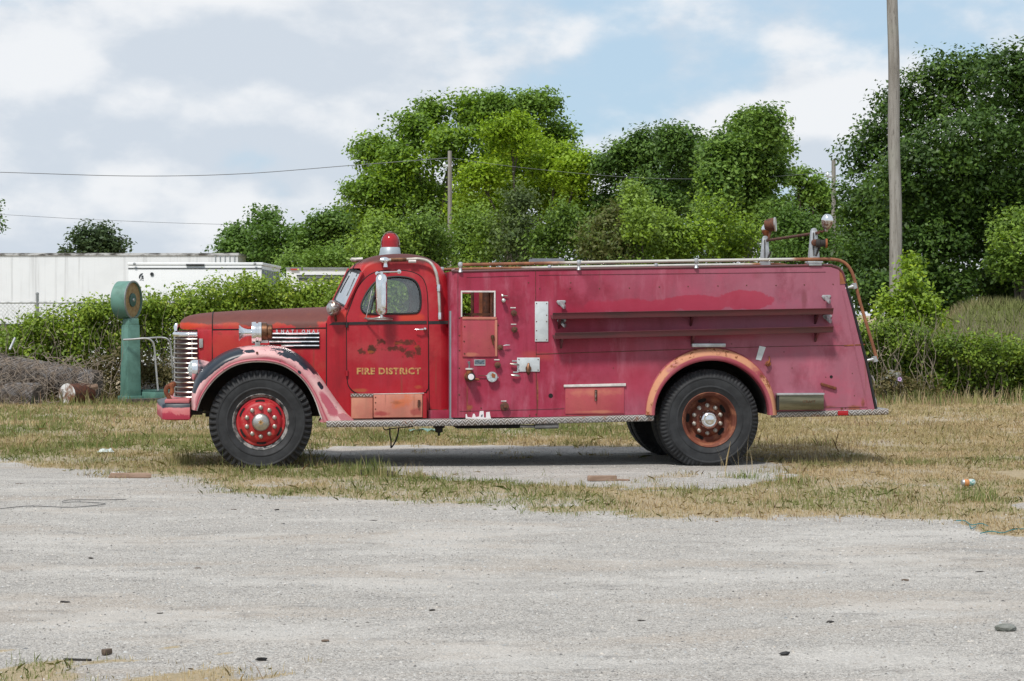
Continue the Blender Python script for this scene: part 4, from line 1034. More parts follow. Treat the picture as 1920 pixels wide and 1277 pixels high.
# grab rail over the door
gp_ = cr([Q(724, 487.5, .28), Q(745, 487, .28), Q(768, 486, .28), Q(786, 485.5, .27), Q(802, 489.5, .26), (Q(812, 499, .24)), Q(819, 517, .22), Q(822.5, 545, .20), Q(825, 592, .18)], 5)
gr = MB().tube(gp_, [px(3.0)] * len(gp_), 10).build('grab_rail', M['rail_cream'], T)
for (u, v, y) in ((823, 540, .2), (825, 592.5, .18)):
    MB().lathe([(px(4.6), -.035), (px(5), 0), (px(4.6), .035)], Q(u, v, y), (0, 0, 1), 12).tube([Q(u, v, y), Q(u - 3, v, y + .09)], .018, 8).build('rail_clamp', M['chrome'], gr)
MB().lathe([(px(3), -.06), (px(6), -.03), (px(6.5), 0), (px(5), .03), (0, .04)], Q(719, 488, .28), (-1, 0, 0), 12).lathe([(px(5), 0), (px(4), -.03), (px(5), -.06)], Q(723, 490, .28), (0, 0, 1), 12).build('rail_end', M['chrome'], gr)
MB().tube([Q(733, 487, .278), Q(762, 486.5, .278)], px(4.0), 10).build('rail_sleeve', M['brown_metal'], gr)
MB().tube([Q(766, 490, .27), Q(780, 490, .27)], px(3.2), 8).build('rail_clip', M['white_strip'], gr)
# door mirror
ym = .06
cap = [];
for k in range(24):
    a = 2 * math.pi * k / 24; x = 11.0 * math.cos(a); y_ = 11.0 * math.sin(a) + (28.5 if math.sin(a) > 0 else -28.5) * 1
    cap.append(XZ(715.5 + x, 552.5 - y_, ym))
cc = (sum(p[0] for p in cap) / 24, sum(p[1] for p in cap) / 24)
rows = []
for k, dy in ((0.0, -.050), (.45, -.046), (.72, -.036), (.90, -.020), (1.0, .0), (1.0, .015), (.9, .02)):
    rows.append([(cc[0] + (p[0] - cc[0]) * k, ym + dy, cc[1] + (p[1] - cc[1]) * (k if k > .5 else .6 + .4 * k)) for p in cap])
mi = MB().grid(rows, closed=True).build('mirror', M['chrome'], T, angle=60)
MB().tube([Q(706, 512.5, .12), Q(716, 510.5, .08), Q(750, 509.5, .16)], .009, 8).lathe([(.022, 0), (.022, .03), (.0, .035)], Q(707, 513, .14), (0, -1, 0), 10).lathe([(.022, 0), (.022, .03), (.0, .035)], Q(748, 509.5, .20), (0, -1, 0), 10).lathe([(.016, 0), (.016, .04)], Q(716, 509, .06), (0, 0, -1), 10).build('mirror_bracket', M['chrome'], mi)
MB().tube(cr([Q(684, 597, .20), Q(700, 597.5, .10), Q(715, 595, .06), Q(727, 597.5, .10), Q(736, 597, .20)], 4), .009, 8).tube([Q(697, 545, .23), Q(690, 580, .20), Q(686, 597, .20)], .005, 6).box(tuple(Q(688, 600, .22)), tuple(Q(736, 596.5, .238))).lathe([(.02, 0), (.015, .03)], Q(715.5, 596, .06), (0, 0, 1), 10).build('mirror_base', M['chrome_dull'], mi)

# red beacon on the roof
zb = Q(731.5, 474.5, YC - .35); bc = Vector((Q(731.5, 474.5, YC).x, YC, half[-1][nA // 3].z - .005))
be = MB().lathe([(px(22, 1), -.02), (px(21, 1), .0), (px(20, 1), .02), (px(18.5, 1), px(13, 1)), (px(17, 1), px(14.5, 1)), (0, px(14.6, 1))], bc, (0, 0, 1), 28).build('beacon_base', M['beacon_grey'], T)
MB().lathe([(px(16.5, 1), 0), (px(16.5, 1), px(11, 1)), (px(15.8, 1), px(16, 1)), (px(13.5, 1), px(21, 1)), (px(9.5, 1), px(25, 1)), (px(5, 1), px(27, 1)), (0, px(27.6, 1))], bc + Vector((0, 0, px(14.4, 1))), (0, 0, 1), 28).build('beacon_dome', M['red_lens'], be)
hoop = [bc + Vector((px(17.4, 1) * math.cos(a), -px(5, 1), px(15, 1) + px(28.5, 1) * math.sin(a) ** .8)) for a in [math.pi * k / 20 for k in range(21)]]
MB().tube(hoop, .006, 6).build('beacon_guard', M['chrome_rusty'], be)

# ---- bonnet, nose and grille
ST_ = [(334, 607, .98, 612), (337, 600.5, .86, 616), (343, 595.5, .79, 617.5), (352, 591.5, .73, 618), (370, 588, .68, 618), (398, 585.3, .635, 618), (450, 582, .56, 617.5), (500, 580, .49, 617), (560, 577.5, .40, 616), (600, 576, .33, 615), (613, 575.5, .30, 615)]
def hood_section(u, vt, ys, vl, lower=None):
    """half section from the centre line out and down to the seam"""
    x = Q(u, 600, .6).x
    zt = Q(u, vt, YC - .25).z; zl = Q(u, vl, ys).z; row = []
    H = zt - zl; Wd = YC - ys
    for k in range(15):
        a = math.pi / 2 * k / 14
        c, s_ = math.cos(a), math.sin(a)
        row.append(Vector((x, YC - Wd * (s_ ** .72), zl + H * (c ** .80) if k < 14 else zl)))
    return row
hr_ = [hood_section(*s) for s in ST_]
def fullrow(r): return [mir(p) for p in reversed(r)][:-1] + r
MB().grid([fullrow(r) for r in hr_[5:]]).build('bonnet', M['hood_paint'], T, angle=80)
MB().grid([fullrow(r) for r in hr_[:6]]).build('nose_panel', M['hood_paint'], T, angle=80)
tip = hr_[0]
# lower sides of the bonnet and nose
def lower_side(idx, name, vb):
    rows = []
    for i in idx:
        u, vt, ys, vl = ST_[i]; p = hr_[i][-1]
        rows.append([p, Vector((p.x, p.y - .004, p.z - .012)), Vector((p.x, p.y - .008, p.z - .12)), Vector((p.x, p.y - .006, Q(u, float(np.interp(u, [398, 420, 450, 500, 560, 600, 613], [700, 676, 662, 658, 676, 712, 745])), ys).z))])
    MB().grid([[mir(p) for p in r] for r in rows]).build(name, M['side_paint'], T, angle=70)
    return MB().grid(rows).build(name, M['side_paint'], T, angle=70)
lower_side(range(5, 11), 'bonnet_side', 735); lower_side(range(4, 6), 'radiator_shell', 735)
for pts in ([hr_[i][-1] + Vector((0, -.004, 0)) for i in range(5, 11)], [hr_[5][k] + (hr_[5][k] - Vector((hr_[5][k].x, YC, 1.2))).normalized() * .001 for k in range(0, 15)] + [Vector((hr_[5][-1].x, hr_[5][-1].y - .009, Q(398, 700, .6).z))]):
    MB().tube(pts, .006, 6).build('bonnet_seam', M['dark_hole'], T)
# cowl between bonnet and windscreen
back = hr_[-1]
cw = []
for k in range(15):
    p = back[k]; t = k / 14
    e = wc_b.lerp(wo_b, min(1, t * 1.25)) if t < .8 else wo_b.lerp(Q(650, 600, YS), (t - .8) / .2)
    if t >= .8: e = Vector((e.x, YS + .0, e.z))
    cw.append([p, p.lerp(e, .5) + Vector((0, 0, .006)), e])
cw = [[mir(p) for p in r] for r in reversed(cw)][:-1] + cw
MB().grid(cw).build('cowl', M['cab_paint'], T, angle=70)
MB().grid([[Vector((back[-1].x, back[-1].y, back[-1].z)), Vector((back[-1].x, back[-1].y, .6))], [Q(611.5, 606, YS), Vector((Q(611.5, 606, YS).x, YS, .6))]]).build('cowl_front', M['cab_paint'], T)
# chrome louvre bars and name on the bonnet side
def yh(u):
    for i in range(len(ST_) - 1):
        if ST_[i][0] <= u <= ST_[i + 1][0]:
            t = (u - ST_[i][0]) / (ST_[i + 1][0] - ST_[i][0]); return ST_[i][2] * (1 - t) + ST_[i + 1][2] * t
    return .3
def hoodpt(u, v, off=-.02):
    x = Q(u, 600, .6).x; y = yh(u) + off; y0 = y
    for _ in range(4):                          # the place on the bonnet side that the pixel shows
        q = Q(u, v, y); uu = 500 + (u - 500) * 1.0
        y = np.interp(q.x, [h[-1].x for h in hr_], [h[-1].y for h in hr_]) + off
    return Q(u, v, float(y))
for (v, ua) in ((626, 490), (633.5, 490), (641, 505), (648.5, 528)):
    a = [hoodpt(ua + (599 - ua) * k / 6, v, -.022) for k in range(7)]
    lb = MB().tube(a, [(.012, px(2.3))] * 7, 8, True, (0, 1, 0)).build('louvre_bar', M['chrome'], T)
    MB().tube([p + Vector((0, .012, -px(3.6))) for p in a], [(.003, px(2.0))] * 7, 6, True, (0, 1, 0)).build('louvre_slot', M['dark_hole'], lb)
for i, chx in enumerate('INTERNATIONAL'):
    uu = 478 + i * 9.75
    if uu < 505: continue
    p = hoodpt(uu, 624.0, -.020); text_mesh('letter', chx, px(8.2), M['chrome'], T, p, .95, .004, 1.0, .001)
eb_ = plate_box(373, 635, 380.5, 652, yh(376) - .03, yh(376) + .01).build('side_badge', M['chrome_dull'], T, bevel=.004)
# grille: backing and curved bars
def gr_pt(t, z, k=1.0):
    """plan curve of the grille from the side (t=0) round the front to the other side (t=1)"""
    a = math.pi * t
    xs = Q(370, 690, .65).x; xf = Q(327.5, 690, 1.0).x
    return Vector((xs - (xs - xf) * k * math.sin(a) ** .55, YC - (YC - .645) * k * math.copysign(abs(math.cos(a)) ** .8, math.cos(a)), z))
zt_, zb_ = Q(0, 628, .7).z, Q(0, 746, .7).z
MB().grid([[gr_pt(k / 24, z, .93) for k in range(25)] for z in (zt_ + .04, zb_)]).build('grille_backing', M['trim_maroon'], T)
for i in range(13):
    v = 635.5 + 9.05 * i
    z = Q(335, v, .8).z
    MB().tube([gr_pt(k / 28, z) for k in range(29)], [(px(2.3), .016)] * 29, 8, True, (0, 0, 1)).build('grille_bar', M['grille_chrome'], T, angle=25)
MB().tube([gr_pt(k / 28, Q(335, 626.5, .8).z - .004, 1.03) for k in range(29)], [(px(4.6), .02)] * 29, 10, True, (0, 0, 1)).build('grille_top', M['chrome'], T)
MB().tube([gr_pt(.5, zt_), gr_pt(.5, zb_)], .014, 8).tube([gr_pt(.02, zt_), gr_pt(.02, zb_ + .3)], .008, 8).build('grille_upright', M['chrome_dull'], T)
MB().lathe([(0, -.05), (.025, -.03), (.032, .02), (.02, .05), (0, .06)], Q(331, 616, 1.0), (0, .2, 1), 14).build('nose_ornament', M['chrome'], T)
# headlamps
simple('headlamp_paint', NAVY, .4, 0, 0, 7, srgb(222, 172, 174))
for sg in (0, 1):
    hc = Q(363, 693, .42);
    if sg: hc = mir(hc)
    hl = MB().lathe([(px(18.5), .0), (px(19.5), -.02), (px(19.5), -.05), (px(18), -.10), (px(14), -.19), (px(8), -.26), (0, -.29)], hc, (-1, 0, 0.02), 24).build('headlamp', M['headlamp_paint'], T)
    MB().lathe([(px(17), .012), (px(19.5), .012), (px(20.3), -.004), (px(20.3), -.045), (px(19.3), -.05)], hc, (-1, 0, .02), 24, False).build('headlamp_rim', M['chrome'], hl)
    MB().lathe([(px(18.5), 0), (px(16), .03), (px(10), .05), (0, .062)], hc, (-1, 0, 0.02), 24).build('headlamp_lens', M['gauge_glass'], hl)

# front fenders
FO = cr([(*XZ(u, v), 0) for u, v in ((357, 768), (357.5, 742), (362, 718), (373, 698), (390, 681), (412, 665), (440, 653.5), (475, 648), (510, 648.5), (540, 654.5), (566, 669), (590, 692), (612, 722), (633, 752), (652, 776), (664, 787))], 4)
FI = cr([(*XZ(u, v), 0) for u, v in ((368, 770), (376, 748), (388, 728), (402, 711), (419, 696.5), (438, 685.5), (460, 679.5), (484, 677.5), (508, 679), (531, 685), (552, 697), (570, 713.5), (584, 734), (594, 756), (600.5, 776), (607, 792))], 4)
NF = len(FO)
sect = [(-.005, .10), (0, .03), (.015, .006), (.05, .0), (.12, .0), (.16, .010), (.20, .008), (.32, .000), (.48, .006), (.64, .028), (.78, .066), (.89, .12), (.96, .19), (1.0, .30), (1.0, .42), (.985, .58), (.96, .74)]
for fl in (False, True): arch('front_fender', FI, FO, .0, M['fender_paint'], flip=fl, sect=sect)
MB().tube([Vector((p.x, .03, p.y)) for p in FI], .010, 6).build('fender_bead', M['white_strip'], T)
rivet(482, 661.5, .0, None, 1.6)
# fender skirt closing the tail of the fender, front apron
MB().plate([XZ(600, 792), XZ(607, 780), XZ(645, 775), XZ(664, 788), XZ(660, 793)], (), .02, .5).build('fender_tail', M['fender_paint'], T)

# bumper
bo = []
yb0 = -.03
pl = [(Q(356, 0, 0).x, .05), (Q(356, 0, 0).x, yb0), (Q(312, 0, 0).x, yb0), (Q(305, 0, 0).x, .00), (Q(302.5, 0, 0).x, .08), (Q(302.5, 0, 0).x - .10, YC)]
pl = pl + [(x, 2 * YC - y) for x, y in reversed(pl[:-1])]
zt2, zb2 = Q(330, 757, 0).z, Q(330, 788, 0).z
rows = []
for z, k in ((zb2 + .01, .012), (zb2, .03), (zb2 + .01, .0), (zt2 - .012, .0), (zt2, .012)):
    rows.append([(x + (k if x < Q(320, 0, 0).x else -k * .5), y + (k if y < YC else -k), z) for x, y in pl])
bm_ = MB().grid(rows, closed=True); top = rows[-1]; bm_.add(top, [tuple(range(len(top)))]); bm_.add(rows[1], [tuple(range(len(top)))])
bm_.build('bumper', M['bumper_paint'], T, angle=50, fix=True)
zz = Q(330, 750, 0).z
MB().box((Q(308, 0, 0).x, .06, zt2 - .002), (Q(354, 0, 0).x, 2 * YC - .06, zz)).build('bumper_apron', M['bumper_paint'], T, bevel=.012)
MB().tube(cr([Q(321, 752, .3), Q(316, 744, .3), Q(311, 735, .3), Q(313, 726, .3), Q(320, 724, .3), Q(323, 732, .3), Q(320, 741, .3)], 4), .022, 8).tube([Q(318, 725, .32), Q(326, 720, .4)], .03, 8).build('tow_hook', M['rust'], T)
MB().box(tuple(Q(357, 778, .35)), tuple(Q(380, 766, .5))).box(tuple(Q(372, 775, .3)), tuple(Q(398, 771, .34))).build('frame_horn', M['underbody'], T)

# siren on the fender
sa = Q(460, 623.5, .22); yS = .22
def sp_(u): return Q(u, 624, yS)
si = MB().lathe([(px(11), 0), (px(16.5), .002), (px(20.2), -.004)][::-1] if False else [(px(20.5), sp_(472).x - sp_(448).x), (px(19.0), sp_(472).x - sp_(448.6).x), (px(13), sp_(472).x - sp_(453).x), (px(9.5), sp_(472).x - sp_(459).x), (px(7.8), sp_(472).x - sp_(465).x), (px(7.6), 0.0)], sp_(472), (-1, 0, 0), 28)
si.v = [(x, y, z if True else z) for x, y, z in si.v]
siren = si.build('siren', M['chrome'], T)
for v_ in siren.data.vertices:
    v_.co.z = sa.z + (v_.co.z - sa.z) * .84
MB().lathe([(px(6), px(0)), (px(20), 0), (px(20.5), px(3)), (px(20.5), px(8)), (px(18), px(9)), (px(18), px(11.5)), (px(20), px(12.5)), (px(20), px(18)), (px(16), px(20)), (0, px(20))], sp_(472), (1, 0, 0), 28).build('siren_drum', M['chrome'], siren)
MB().lathe([(px(17.5), 0), (px(17.5), px(9)), (px(14.5), px(11)), (px(14.5), px(18)), (px(12), px(20)), (0, px(20))], Q(491, 622, yS), (1, 0, 0), 24).build('siren_motor', M['brown_metal'], siren)
MB().box(tuple(Q(478, 650, yS - .05)), tuple(Q(488, 641, yS + .05))).box(tuple(Q(472, 650.5, yS - .07)), tuple(Q(497, 647.5, yS + .07))).build('siren_stand', M['chrome_dull'], siren, bevel=.004)
MB().box(tuple(Q(489, 643, yS - .04)), tuple(Q(503, 638, yS + .04))).build('siren_label', M['white_strip'], siren)
# small cowl lamp
cl_ = Q(625, 578, .16)
co = MB().lathe([(0, -.085), (.035, -.078), (.058, -.05), (.066, -.01), (.066, .03), (.058, .04)], cl_, (-.75, -.55, .08), 20).build('cowl_lamp', M['chrome_rusty'], T)
for v_ in co.data.vertices: v_.co.z = cl_.z + (v_.co.z - cl_.z) * 1.2
MB().lathe([(.060, .035), (.045, .055), (0, .065)], cl_, (-.75, -.55, .08), 20).build('lamp_glass', M['chrome_dull'], co)
MB().tube([cl_ + Vector((.02, .03, -.07)), cl_ + Vector((.03, .10, -.13))], .014, 8).build('lamp_stem', M['rust_dark'], co)
# ------------------------------------------------------------------ ground
def polyg(pts): return np.array([G(u, v)[:2] for u, v in pts])
EDGE = polyg([(-400, 856), (-100, 864), (0, 868), (100, 877), (210, 892), (330, 898), (480, 920), (600, 931), (800, 945), (1000, 956), (1200, 966), (1400, 971), (1600, 967), (1780, 973), (1920, 1000), (2100, 1015), (2400, 1020)])
BARE = polyg([(560, 846), (640, 836), (800, 834), (1000, 834), (1280, 838), (1390, 856), (1480, 876), (1500, 893), (1420, 906), (1300, 919), (1130, 913), (980, 908), (820, 898), (740, 884), (640, 873), (585, 866)])
BARE2 = polyg([(1860, 930), (1990, 925), (2060, 950), (1990, 968), (1900, 955)])
FRONT = polyg([(-300, 1208), (0, 1212), (150, 1220), (350, 1222), (480, 1245), (560, 1262), (640, 1300), (640, 1500), (-300, 1500)])
def inpoly_np(x, y, P):
    c = np.zeros(x.shape, bool); n = len(P); j = n - 1
    for i in range(n):
        xi, yi = P[i]; xj, yj = P[j]
        cond = ((yi > y) != (yj > y)) & (x < (xj - xi) * (y - yi) / (yj - yi + 1e-12) + xi)
        c ^= cond; j = i
    return c
def sstep(v, a, b):
    t = np.clip((v - a) / (b - a), 0, 1); return t * t * (3 - 2 * t)
def grassy(x, y):
    """1 on turf, 0 on bare gravel"""
    wx = x + (vnoise(x, y, 1.6, 3) - .5) * .9; wy = y + (vnoise(x, y, 1.3, 5) - .5) * 1.5
    fx = (vnoise(x, y, 6, 23, 4) - .5) * 1.1
    ye = np.interp(wx, EDGE[:, 0], EDGE[:, 1])
    g = sstep(wy + fx - ye, -.55, .75)
    bare = inpoly_np(wx + fx * .8, y + (wy - y) * .35 + fx * .35, BARE) | inpoly_np(wx, wy, BARE2)
    tuft = sstep(vnoise(x, y, 2.2, 9), .62, .72) * .5
    g = np.where(bare, tuft * sstep(np.abs(y - .2), .6, 1.4), g)
    g = g * (.55 + .45 * sstep(vnoise(x, y, 1.2, 19), .30, .46))
    fr = inpoly_np(wx + fx * 1.5, wy + fx * 1.2, FRONT) * sstep(vnoise(x, y, 3.1, 14), .30, .56) * .75
    return np.maximum(g, fr)
def gz(x, y):
    n = (vnoise(x, y, .35, 41) - .5) * .05 + (vnoise(x, y, 1.7, 42) - .5) * .018
    flat = np.exp(-(((x - 2.2) / 5.2) ** 4 + ((y - 1.1) / 2.2) ** 4))    # level stand under the truck
    return n * (1 - .75 * flat) - .004
def axis(segs):
    out = []
    for a, b, st in segs: out += list(np.arange(a, b, st))
    return np.array(out)
gx = axis([(-1500, -300, 200), (-300, -60, 30), (-60, -12, 4), (-12, -5, .4), (-5, 11.5, .13), (11.5, 20, .4), (20, 60, 4), (60, 300, 30), (300, 1501, 200)])
gy = axis([(-60, -20, 4), (-20, -14, .5), (-14, 5, .12), (5, 22, .25), (22, 40, 1), (40, 120, 8), (120, 600, 60), (600, 3001, 300)])
XX, YY = np.meshgrid(gx, gy); gxf, gyf = XX.ravel(), YY.ravel()
gmask = grassy(gxf, gyf); gzf = gz(gxf, gyf)
nx_, ny_ = len(gx), len(gy)
ii = (np.arange(ny_ - 1)[:, None] * nx_ + np.arange(nx_ - 1)[None, :]).ravel()
gp_polys = np.stack([ii, ii + 1, ii + 1 + nx_, ii + nx_], 1)
def ground_fn(N):
    tint = N.attr('tint'); m = N.n('ShaderNodeSeparateColor', None, Color=tint).outputs[0]
    P = N.P
    cell = N.vor(95.0, out='Color'); cv = N.n('ShaderNodeSeparateColor', None, Color=cell).outputs[0]
    cell2 = N.n('ShaderNodeSeparateColor', None, Color=N.vor(190.0, out='Color')).outputs[0]
    fine = N.noise(120.0, 4, 0.75); rot = N.vmath('ADD', P, (0, 0, 0))
    track = N.noise(1.0, 6, .62, stretch=(.40, 1.1, 1), off=(3, 1, 0)); track2 = N.noise(1.6, 6, .64, stretch=(.42, 1.0, 1), off=(9, 4, 0))
    patch = N.noise(.8, 6, .66, stretch=(.6, 1.1, 1), off=(1, 7, 0)); blot = N.noise(3.4, 6, .7, stretch=(.7, 1.2, 1))
    grav = N.mix(cv, (0.245, 0.228, 0.208), (0.51, 0.485, 0.45))
    grav = N.mix(N.mul(N.step(cell2, .78, .95), .7), grav, (0.53, 0.515, 0.49))
    grav = N.mix(N.mul(N.step(cell2, .22, .08), .75), grav, (0.075, 0.072, 0.07))
    grav = N.mix(N.mul(N.step(fine, .50, .68), .5), grav, (0.13, 0.125, 0.118))
    grav = N.mix(N.mul(N.step(track, .48, .64), .34), grav, (0.36, 0.29, 0.225))       # brown fines in the wheel tracks
    grav = N.mix(N.mul(N.step(track2, .52, .70), .32), grav, (0.165, 0.158, 0.150))
    grav = N.mix(N.mul(N.step(patch, .48, .62), .42), grav, (0.53, 0.51, 0.48))       # pale dust
    grav = N.mix(N.mul(N.step(blot, .54, .68), .45), grav, (0.15, 0.146, 0.142))
    soil = N.mix(N.noise(6, 6, .65), (0.24, 0.185, 0.115), (0.44, 0.36, 0.235))
    soil = N.mix(N.mul(N.step(N.noise(30, 4, .7), .50, .70), .6), soil, (0.10, 0.10, 0.045))
    f = N.step(N.math('ADD', m, N.mul(N.math('SUBTRACT', N.noise(22, 5, .7), .5), .9)), .35, .65)
    h = N.math('ADD', N.mul(N.vor(95.0), -1.0), N.mul(fine, .7))
    return dict(color=N.mix(f, grav, soil), rough=.92, bump=h, bstr=.5, bdist=.010, spec=.25)
M['ground'] = material('ground', ground_fn)
gcol = np.stack([gmask, gmask, gmask], 1)
ground = np_mesh('ground', np.stack([gxf, gyf, gzf], 1), gp_polys, M['ground'], None, gcol, smooth=True)
tag(ground, kind='structure')

# ---- loose stones on the gravel
def stones(n, region, smin, smax, name, label):
    x = RNG.uniform(region[0], region[1], n); y = RNG.uniform(region[2], region[3], n)
    keep = RNG.random(n) > grassy(x, y) * .97
    x, y = x[keep], y[keep]; n = len(x)
    s = smin + (smax - smin) * RNG.random(n) ** 3.0
    base = np.array([(1, 0, -.3), (0, 1, -.3), (-1, 0, -.3), (0, -1, -.3), (0, 0, .75)], float)
    V = base[None] * (1 + RNG.uniform(-.35, .35, (n, 5, 3))); V[:, :, :2] += RNG.uniform(-.3, .3, (n, 5, 2))
    V *= s[:, None, None] * np.stack([RNG.uniform(.8, 1.4, n), RNG.uniform(.7, 1.2, n), RNG.uniform(.5, .95, n)], 1)[:, None, :]
    a = RNG.uniform(0, 6.28, n); ca, sa = np.cos(a), np.sin(a)
    vx = V[:, :, 0] * ca[:, None] - V[:, :, 1] * sa[:, None]; vy = V[:, :, 0] * sa[:, None] + V[:, :, 1] * ca[:, None]
    V[:, :, 0] = vx + x[:, None]; V[:, :, 1] = vy + y[:, None]; V[:, :, 2] += (gz(x, y) + s * .15)[:, None]
    F = np.array([(0, 1, 4), (1, 2, 4), (2, 3, 4), (3, 0, 4)])
    polys = (F[None] + (np.arange(n) * 5)[:, None, None]).reshape(-1, 3)
    g = np.clip(RNG.normal(.36, .10, n), .13, .56); dk = RNG.random(n) < .05; g[dk] *= .4
    warm = RNG.normal(0, .03, n)
    c = np.stack([g * (1.035 + warm), g, g * (.945 - warm)], 1)
    o = np_mesh(name, V.reshape(-1, 3), polys, M['leaf_plain'] if False else M['stone'], None, np.repeat(c, 5, 0))
    tag(o, label, 'gravel', kind='stuff'); return o
M['stone'] = material('stone', lambda N: dict(color=N.mix(N.mul(N.noise(160, 3), .4), N.attr('tint'), (.2, .19, .18)), rough=.9, spec=.25))
stones(110000, (-4.4, 6.2, -14.0, -1.2), .0028, .0105, 'loose_gravel', 'loose grey gravel scattered over the bare lot')
stones(16000, (.2, 6.2, -1.2, 3.2), .003, .011, 'loose_gravel', 'loose grey gravel on the bare stand under the truck')

# ------------------------------------------------------------------ grass
def leaf_fn(trans=.35, rough=.55):
    def fn(N):
        c = N.attr('tint')
        d = N.n('ShaderNodeBsdfPrincipled', None, Roughness=rough); N.put(d.inputs['Base Color'], c); N.put(d.inputs['Specular IOR Level'], .28)
        t = N.n('ShaderNodeBsdfTranslucent', None, Color=N.mix(1.0, c, (1.25, 1.25, .75), 'MULTIPLY'))
        m = N.n('ShaderNodeMixShader', None, Fac=trans); N.put(m.inputs[1], d.outputs[0]); N.put(m.inputs[2], t.outputs[0])
        return dict(shader=m.outputs[0])
    return fn
M['leaf'] = material('leaf', leaf_fn(.34, .48)); M['grass'] = material('grass', leaf_fn(.30, .7))
STRAW = np.array((.53, .43, .265)); STRAW2 = np.array((.41, .305, .185)); OLIVE = np.array((.27, .265, .115)); GREEN = np.array((.14, .195, .055)); BROWN = np.array((.25, .165, .105))
def blades(x, y, h, w, col, z=None, spread=.38):
    n = len(x); a = RNG.uniform(0, 6.28, n); lean = np.clip(RNG.normal(0, spread, n), -1.7, 1.7); la = RNG.uniform(0, 6.28, n)
    z = gz(x, y) if z is None else z
    dx, dy = np.cos(a) * w / 2, np.sin(a) * w / 2
    tx, ty = x + np.cos(la) * lean * h, y + np.sin(la) * lean * h
    mx, my = x + np.cos(la) * lean * h * .32, y + np.sin(la) * lean * h * .32
    V = np.zeros((n, 5, 3))
    V[:, 0] = np.stack([x - dx, y - dy, z - .01], 1); V[:, 1] = np.stack([x + dx, y + dy, z - .01], 1)
    hm_ = h * .55 * np.clip(1.1 - np.abs(lean) * .45, .3, 1)
    V[:, 2] = np.stack([mx + dx * .8, my + dy * .8, z + hm_], 1); V[:, 3] = np.stack([tx, ty, z + h * np.sqrt(np.clip(1 - lean ** 2 * .5, .06, 1))], 1)
    V[:, 4] = np.stack([mx - dx * .8, my - dy * .8, z + hm_], 1)
    c = np.repeat(col[:, None, :], 5, 1)
    return V.reshape(-1, 3), c.reshape(-1, 3), n
def turf_colour(x, y):
    n = len(x)
    a = vnoise(x, y, .55, 61); b = vnoise(x, y, 1.9, 62); c3 = vnoise(x, y, 4.5, 63)
    green = sstep(a * .5 + b * .5 + RNG.normal(0, .05, n), .41, .56)
    right = sstep(x, 4.0, 7.0) * sstep(y, .5, 3.0)                 # sun-burnt sward behind the truck
    left = sstep(x, .5, -1.5) * sstep(y, 9, 4) * .22
    green = np.clip(green * (1 - .7 * right) + left + sstep(c3, .70, .8) * .25, 0, 1)
    straw = STRAW[None] + (STRAW2 - STRAW)[None] * RNG.random(n)[:, None]
    grn = OLIVE[None] + (GREEN - OLIVE)[None] * np.clip(RNG.random(n) * .9 + (a - .5), 0, 1)[:, None]
    col = straw + (grn - straw) * green[:, None]
    br = (RNG.random(n) < .06 + .25 * sstep(vnoise(x, y, 1.3, 66), .62, .75))
    col[br] = BROWN[None] * RNG.uniform(.7, 1.4, br.sum())[:, None]
    return col * RNG.uniform(.75, 1.22, n)[:, None], green
Vs, Cs, tot = [], [], 0
for (x0, x1, y0, y1, dens, hm, wm) in ((-5.0, 7.2, -7.5, -1.0, 1750, .028, .0042), (-6.0, 9.5, -1.0, 3.0, 1650, .036, .0049), (-6.5, 12, 3.0, 8.0, 1000, .042, .0068), (-7.5, 14.5, 8.0, 22.5, 520, .045, .0105), (-3.6, .6, -13.6, -12.0, 2400, .020, .0028)):
    n = int((x1 - x0) * (y1 - y0) * dens); x = RNG.uniform(x0, x1, n); y = RNG.uniform(y0, y1, n)
    g = grassy(x, y); thin = .35 + .65 * sstep(vnoise(x, y, 2.6, 71), .25, .5)
    keep = RNG.random(n) < g * thin
    x, y = x[keep], y[keep]; col, gr = turf_colour(x, y); n = len(x)
    h = hm * np.exp(RNG.normal(0, .38, n)) * (.55 + .75 * vnoise(x, y, 1.3, 72) + .45 * gr)
    v, c, k = blades(x, y, h, wm * RNG.uniform(.6, 1.5, n), col, None, .85); Vs.append(v); Cs.append(c); tot += k
# taller tufts
def tuft(u, v, n, r, h, col, w=.006):
    global tot
    p = G(u, v); x = p.x + RNG.normal(0, r, n); y = p.y + RNG.normal(0, r * .8, n)
    c = np.array(col)[None] * RNG.uniform(.7, 1.3, (n, 1))
    vv, cc, k = blades(x, y, h * RNG.uniform(.35, 1.1, n), w * RNG.uniform(.7, 1.3, n), c); Vs.append(vv); Cs.append(cc); tot += k
for (u, v, n, r, h) in ((700, 890, 150, .10, .20), (655, 884, 110, .14, .15), (725, 893, 60, .08, .17), (780, 895, 40, .06, .13), (350, 872, 90, .07, .20), (330, 866, 60, .10, .16), (315, 868, 70, .2, .10), (1395, 895, 110, .12, .10), (1490, 905, 110, .14, .11), (1835, 938, 100, .11, .17), (590, 868, 60, .12, .12), (1280, 918, 40, .1, .08), (520, 925, 30, .05, .06), (840, 898, 30, .1, .06), (1060, 910, 30, .1, .06), (1460, 885, 60, .12, .10)):
    tuft(u, v, n, r, h, OLIVE * .8 + STRAW * .2 if n < 100 else GREEN * .75 + OLIVE * .25)
for (u, v, n, r, h) in ((583, 868, 10, .05, .36), (600, 872, 8, .08, .22), (1400, 890, 8, .10, .34), (1365, 882, 6, .06, .36), (700, 893, 14, .1, .26), (770, 890, 10, .12, .2), (1500, 905, 12, .3, .16), (245, 790, 10, .3, .4), (1845, 940, 14, .12, .20)):
    tuft(u, v, n, r, h, STRAW * .9, .004)
for k in range(60):       # dark seed stalks behind the rear wheel
    tuft(random.uniform(1415, 1640), random.uniform(832, 850), 2, .05, random.uniform(.15, .34), BROWN * .6, .0035)
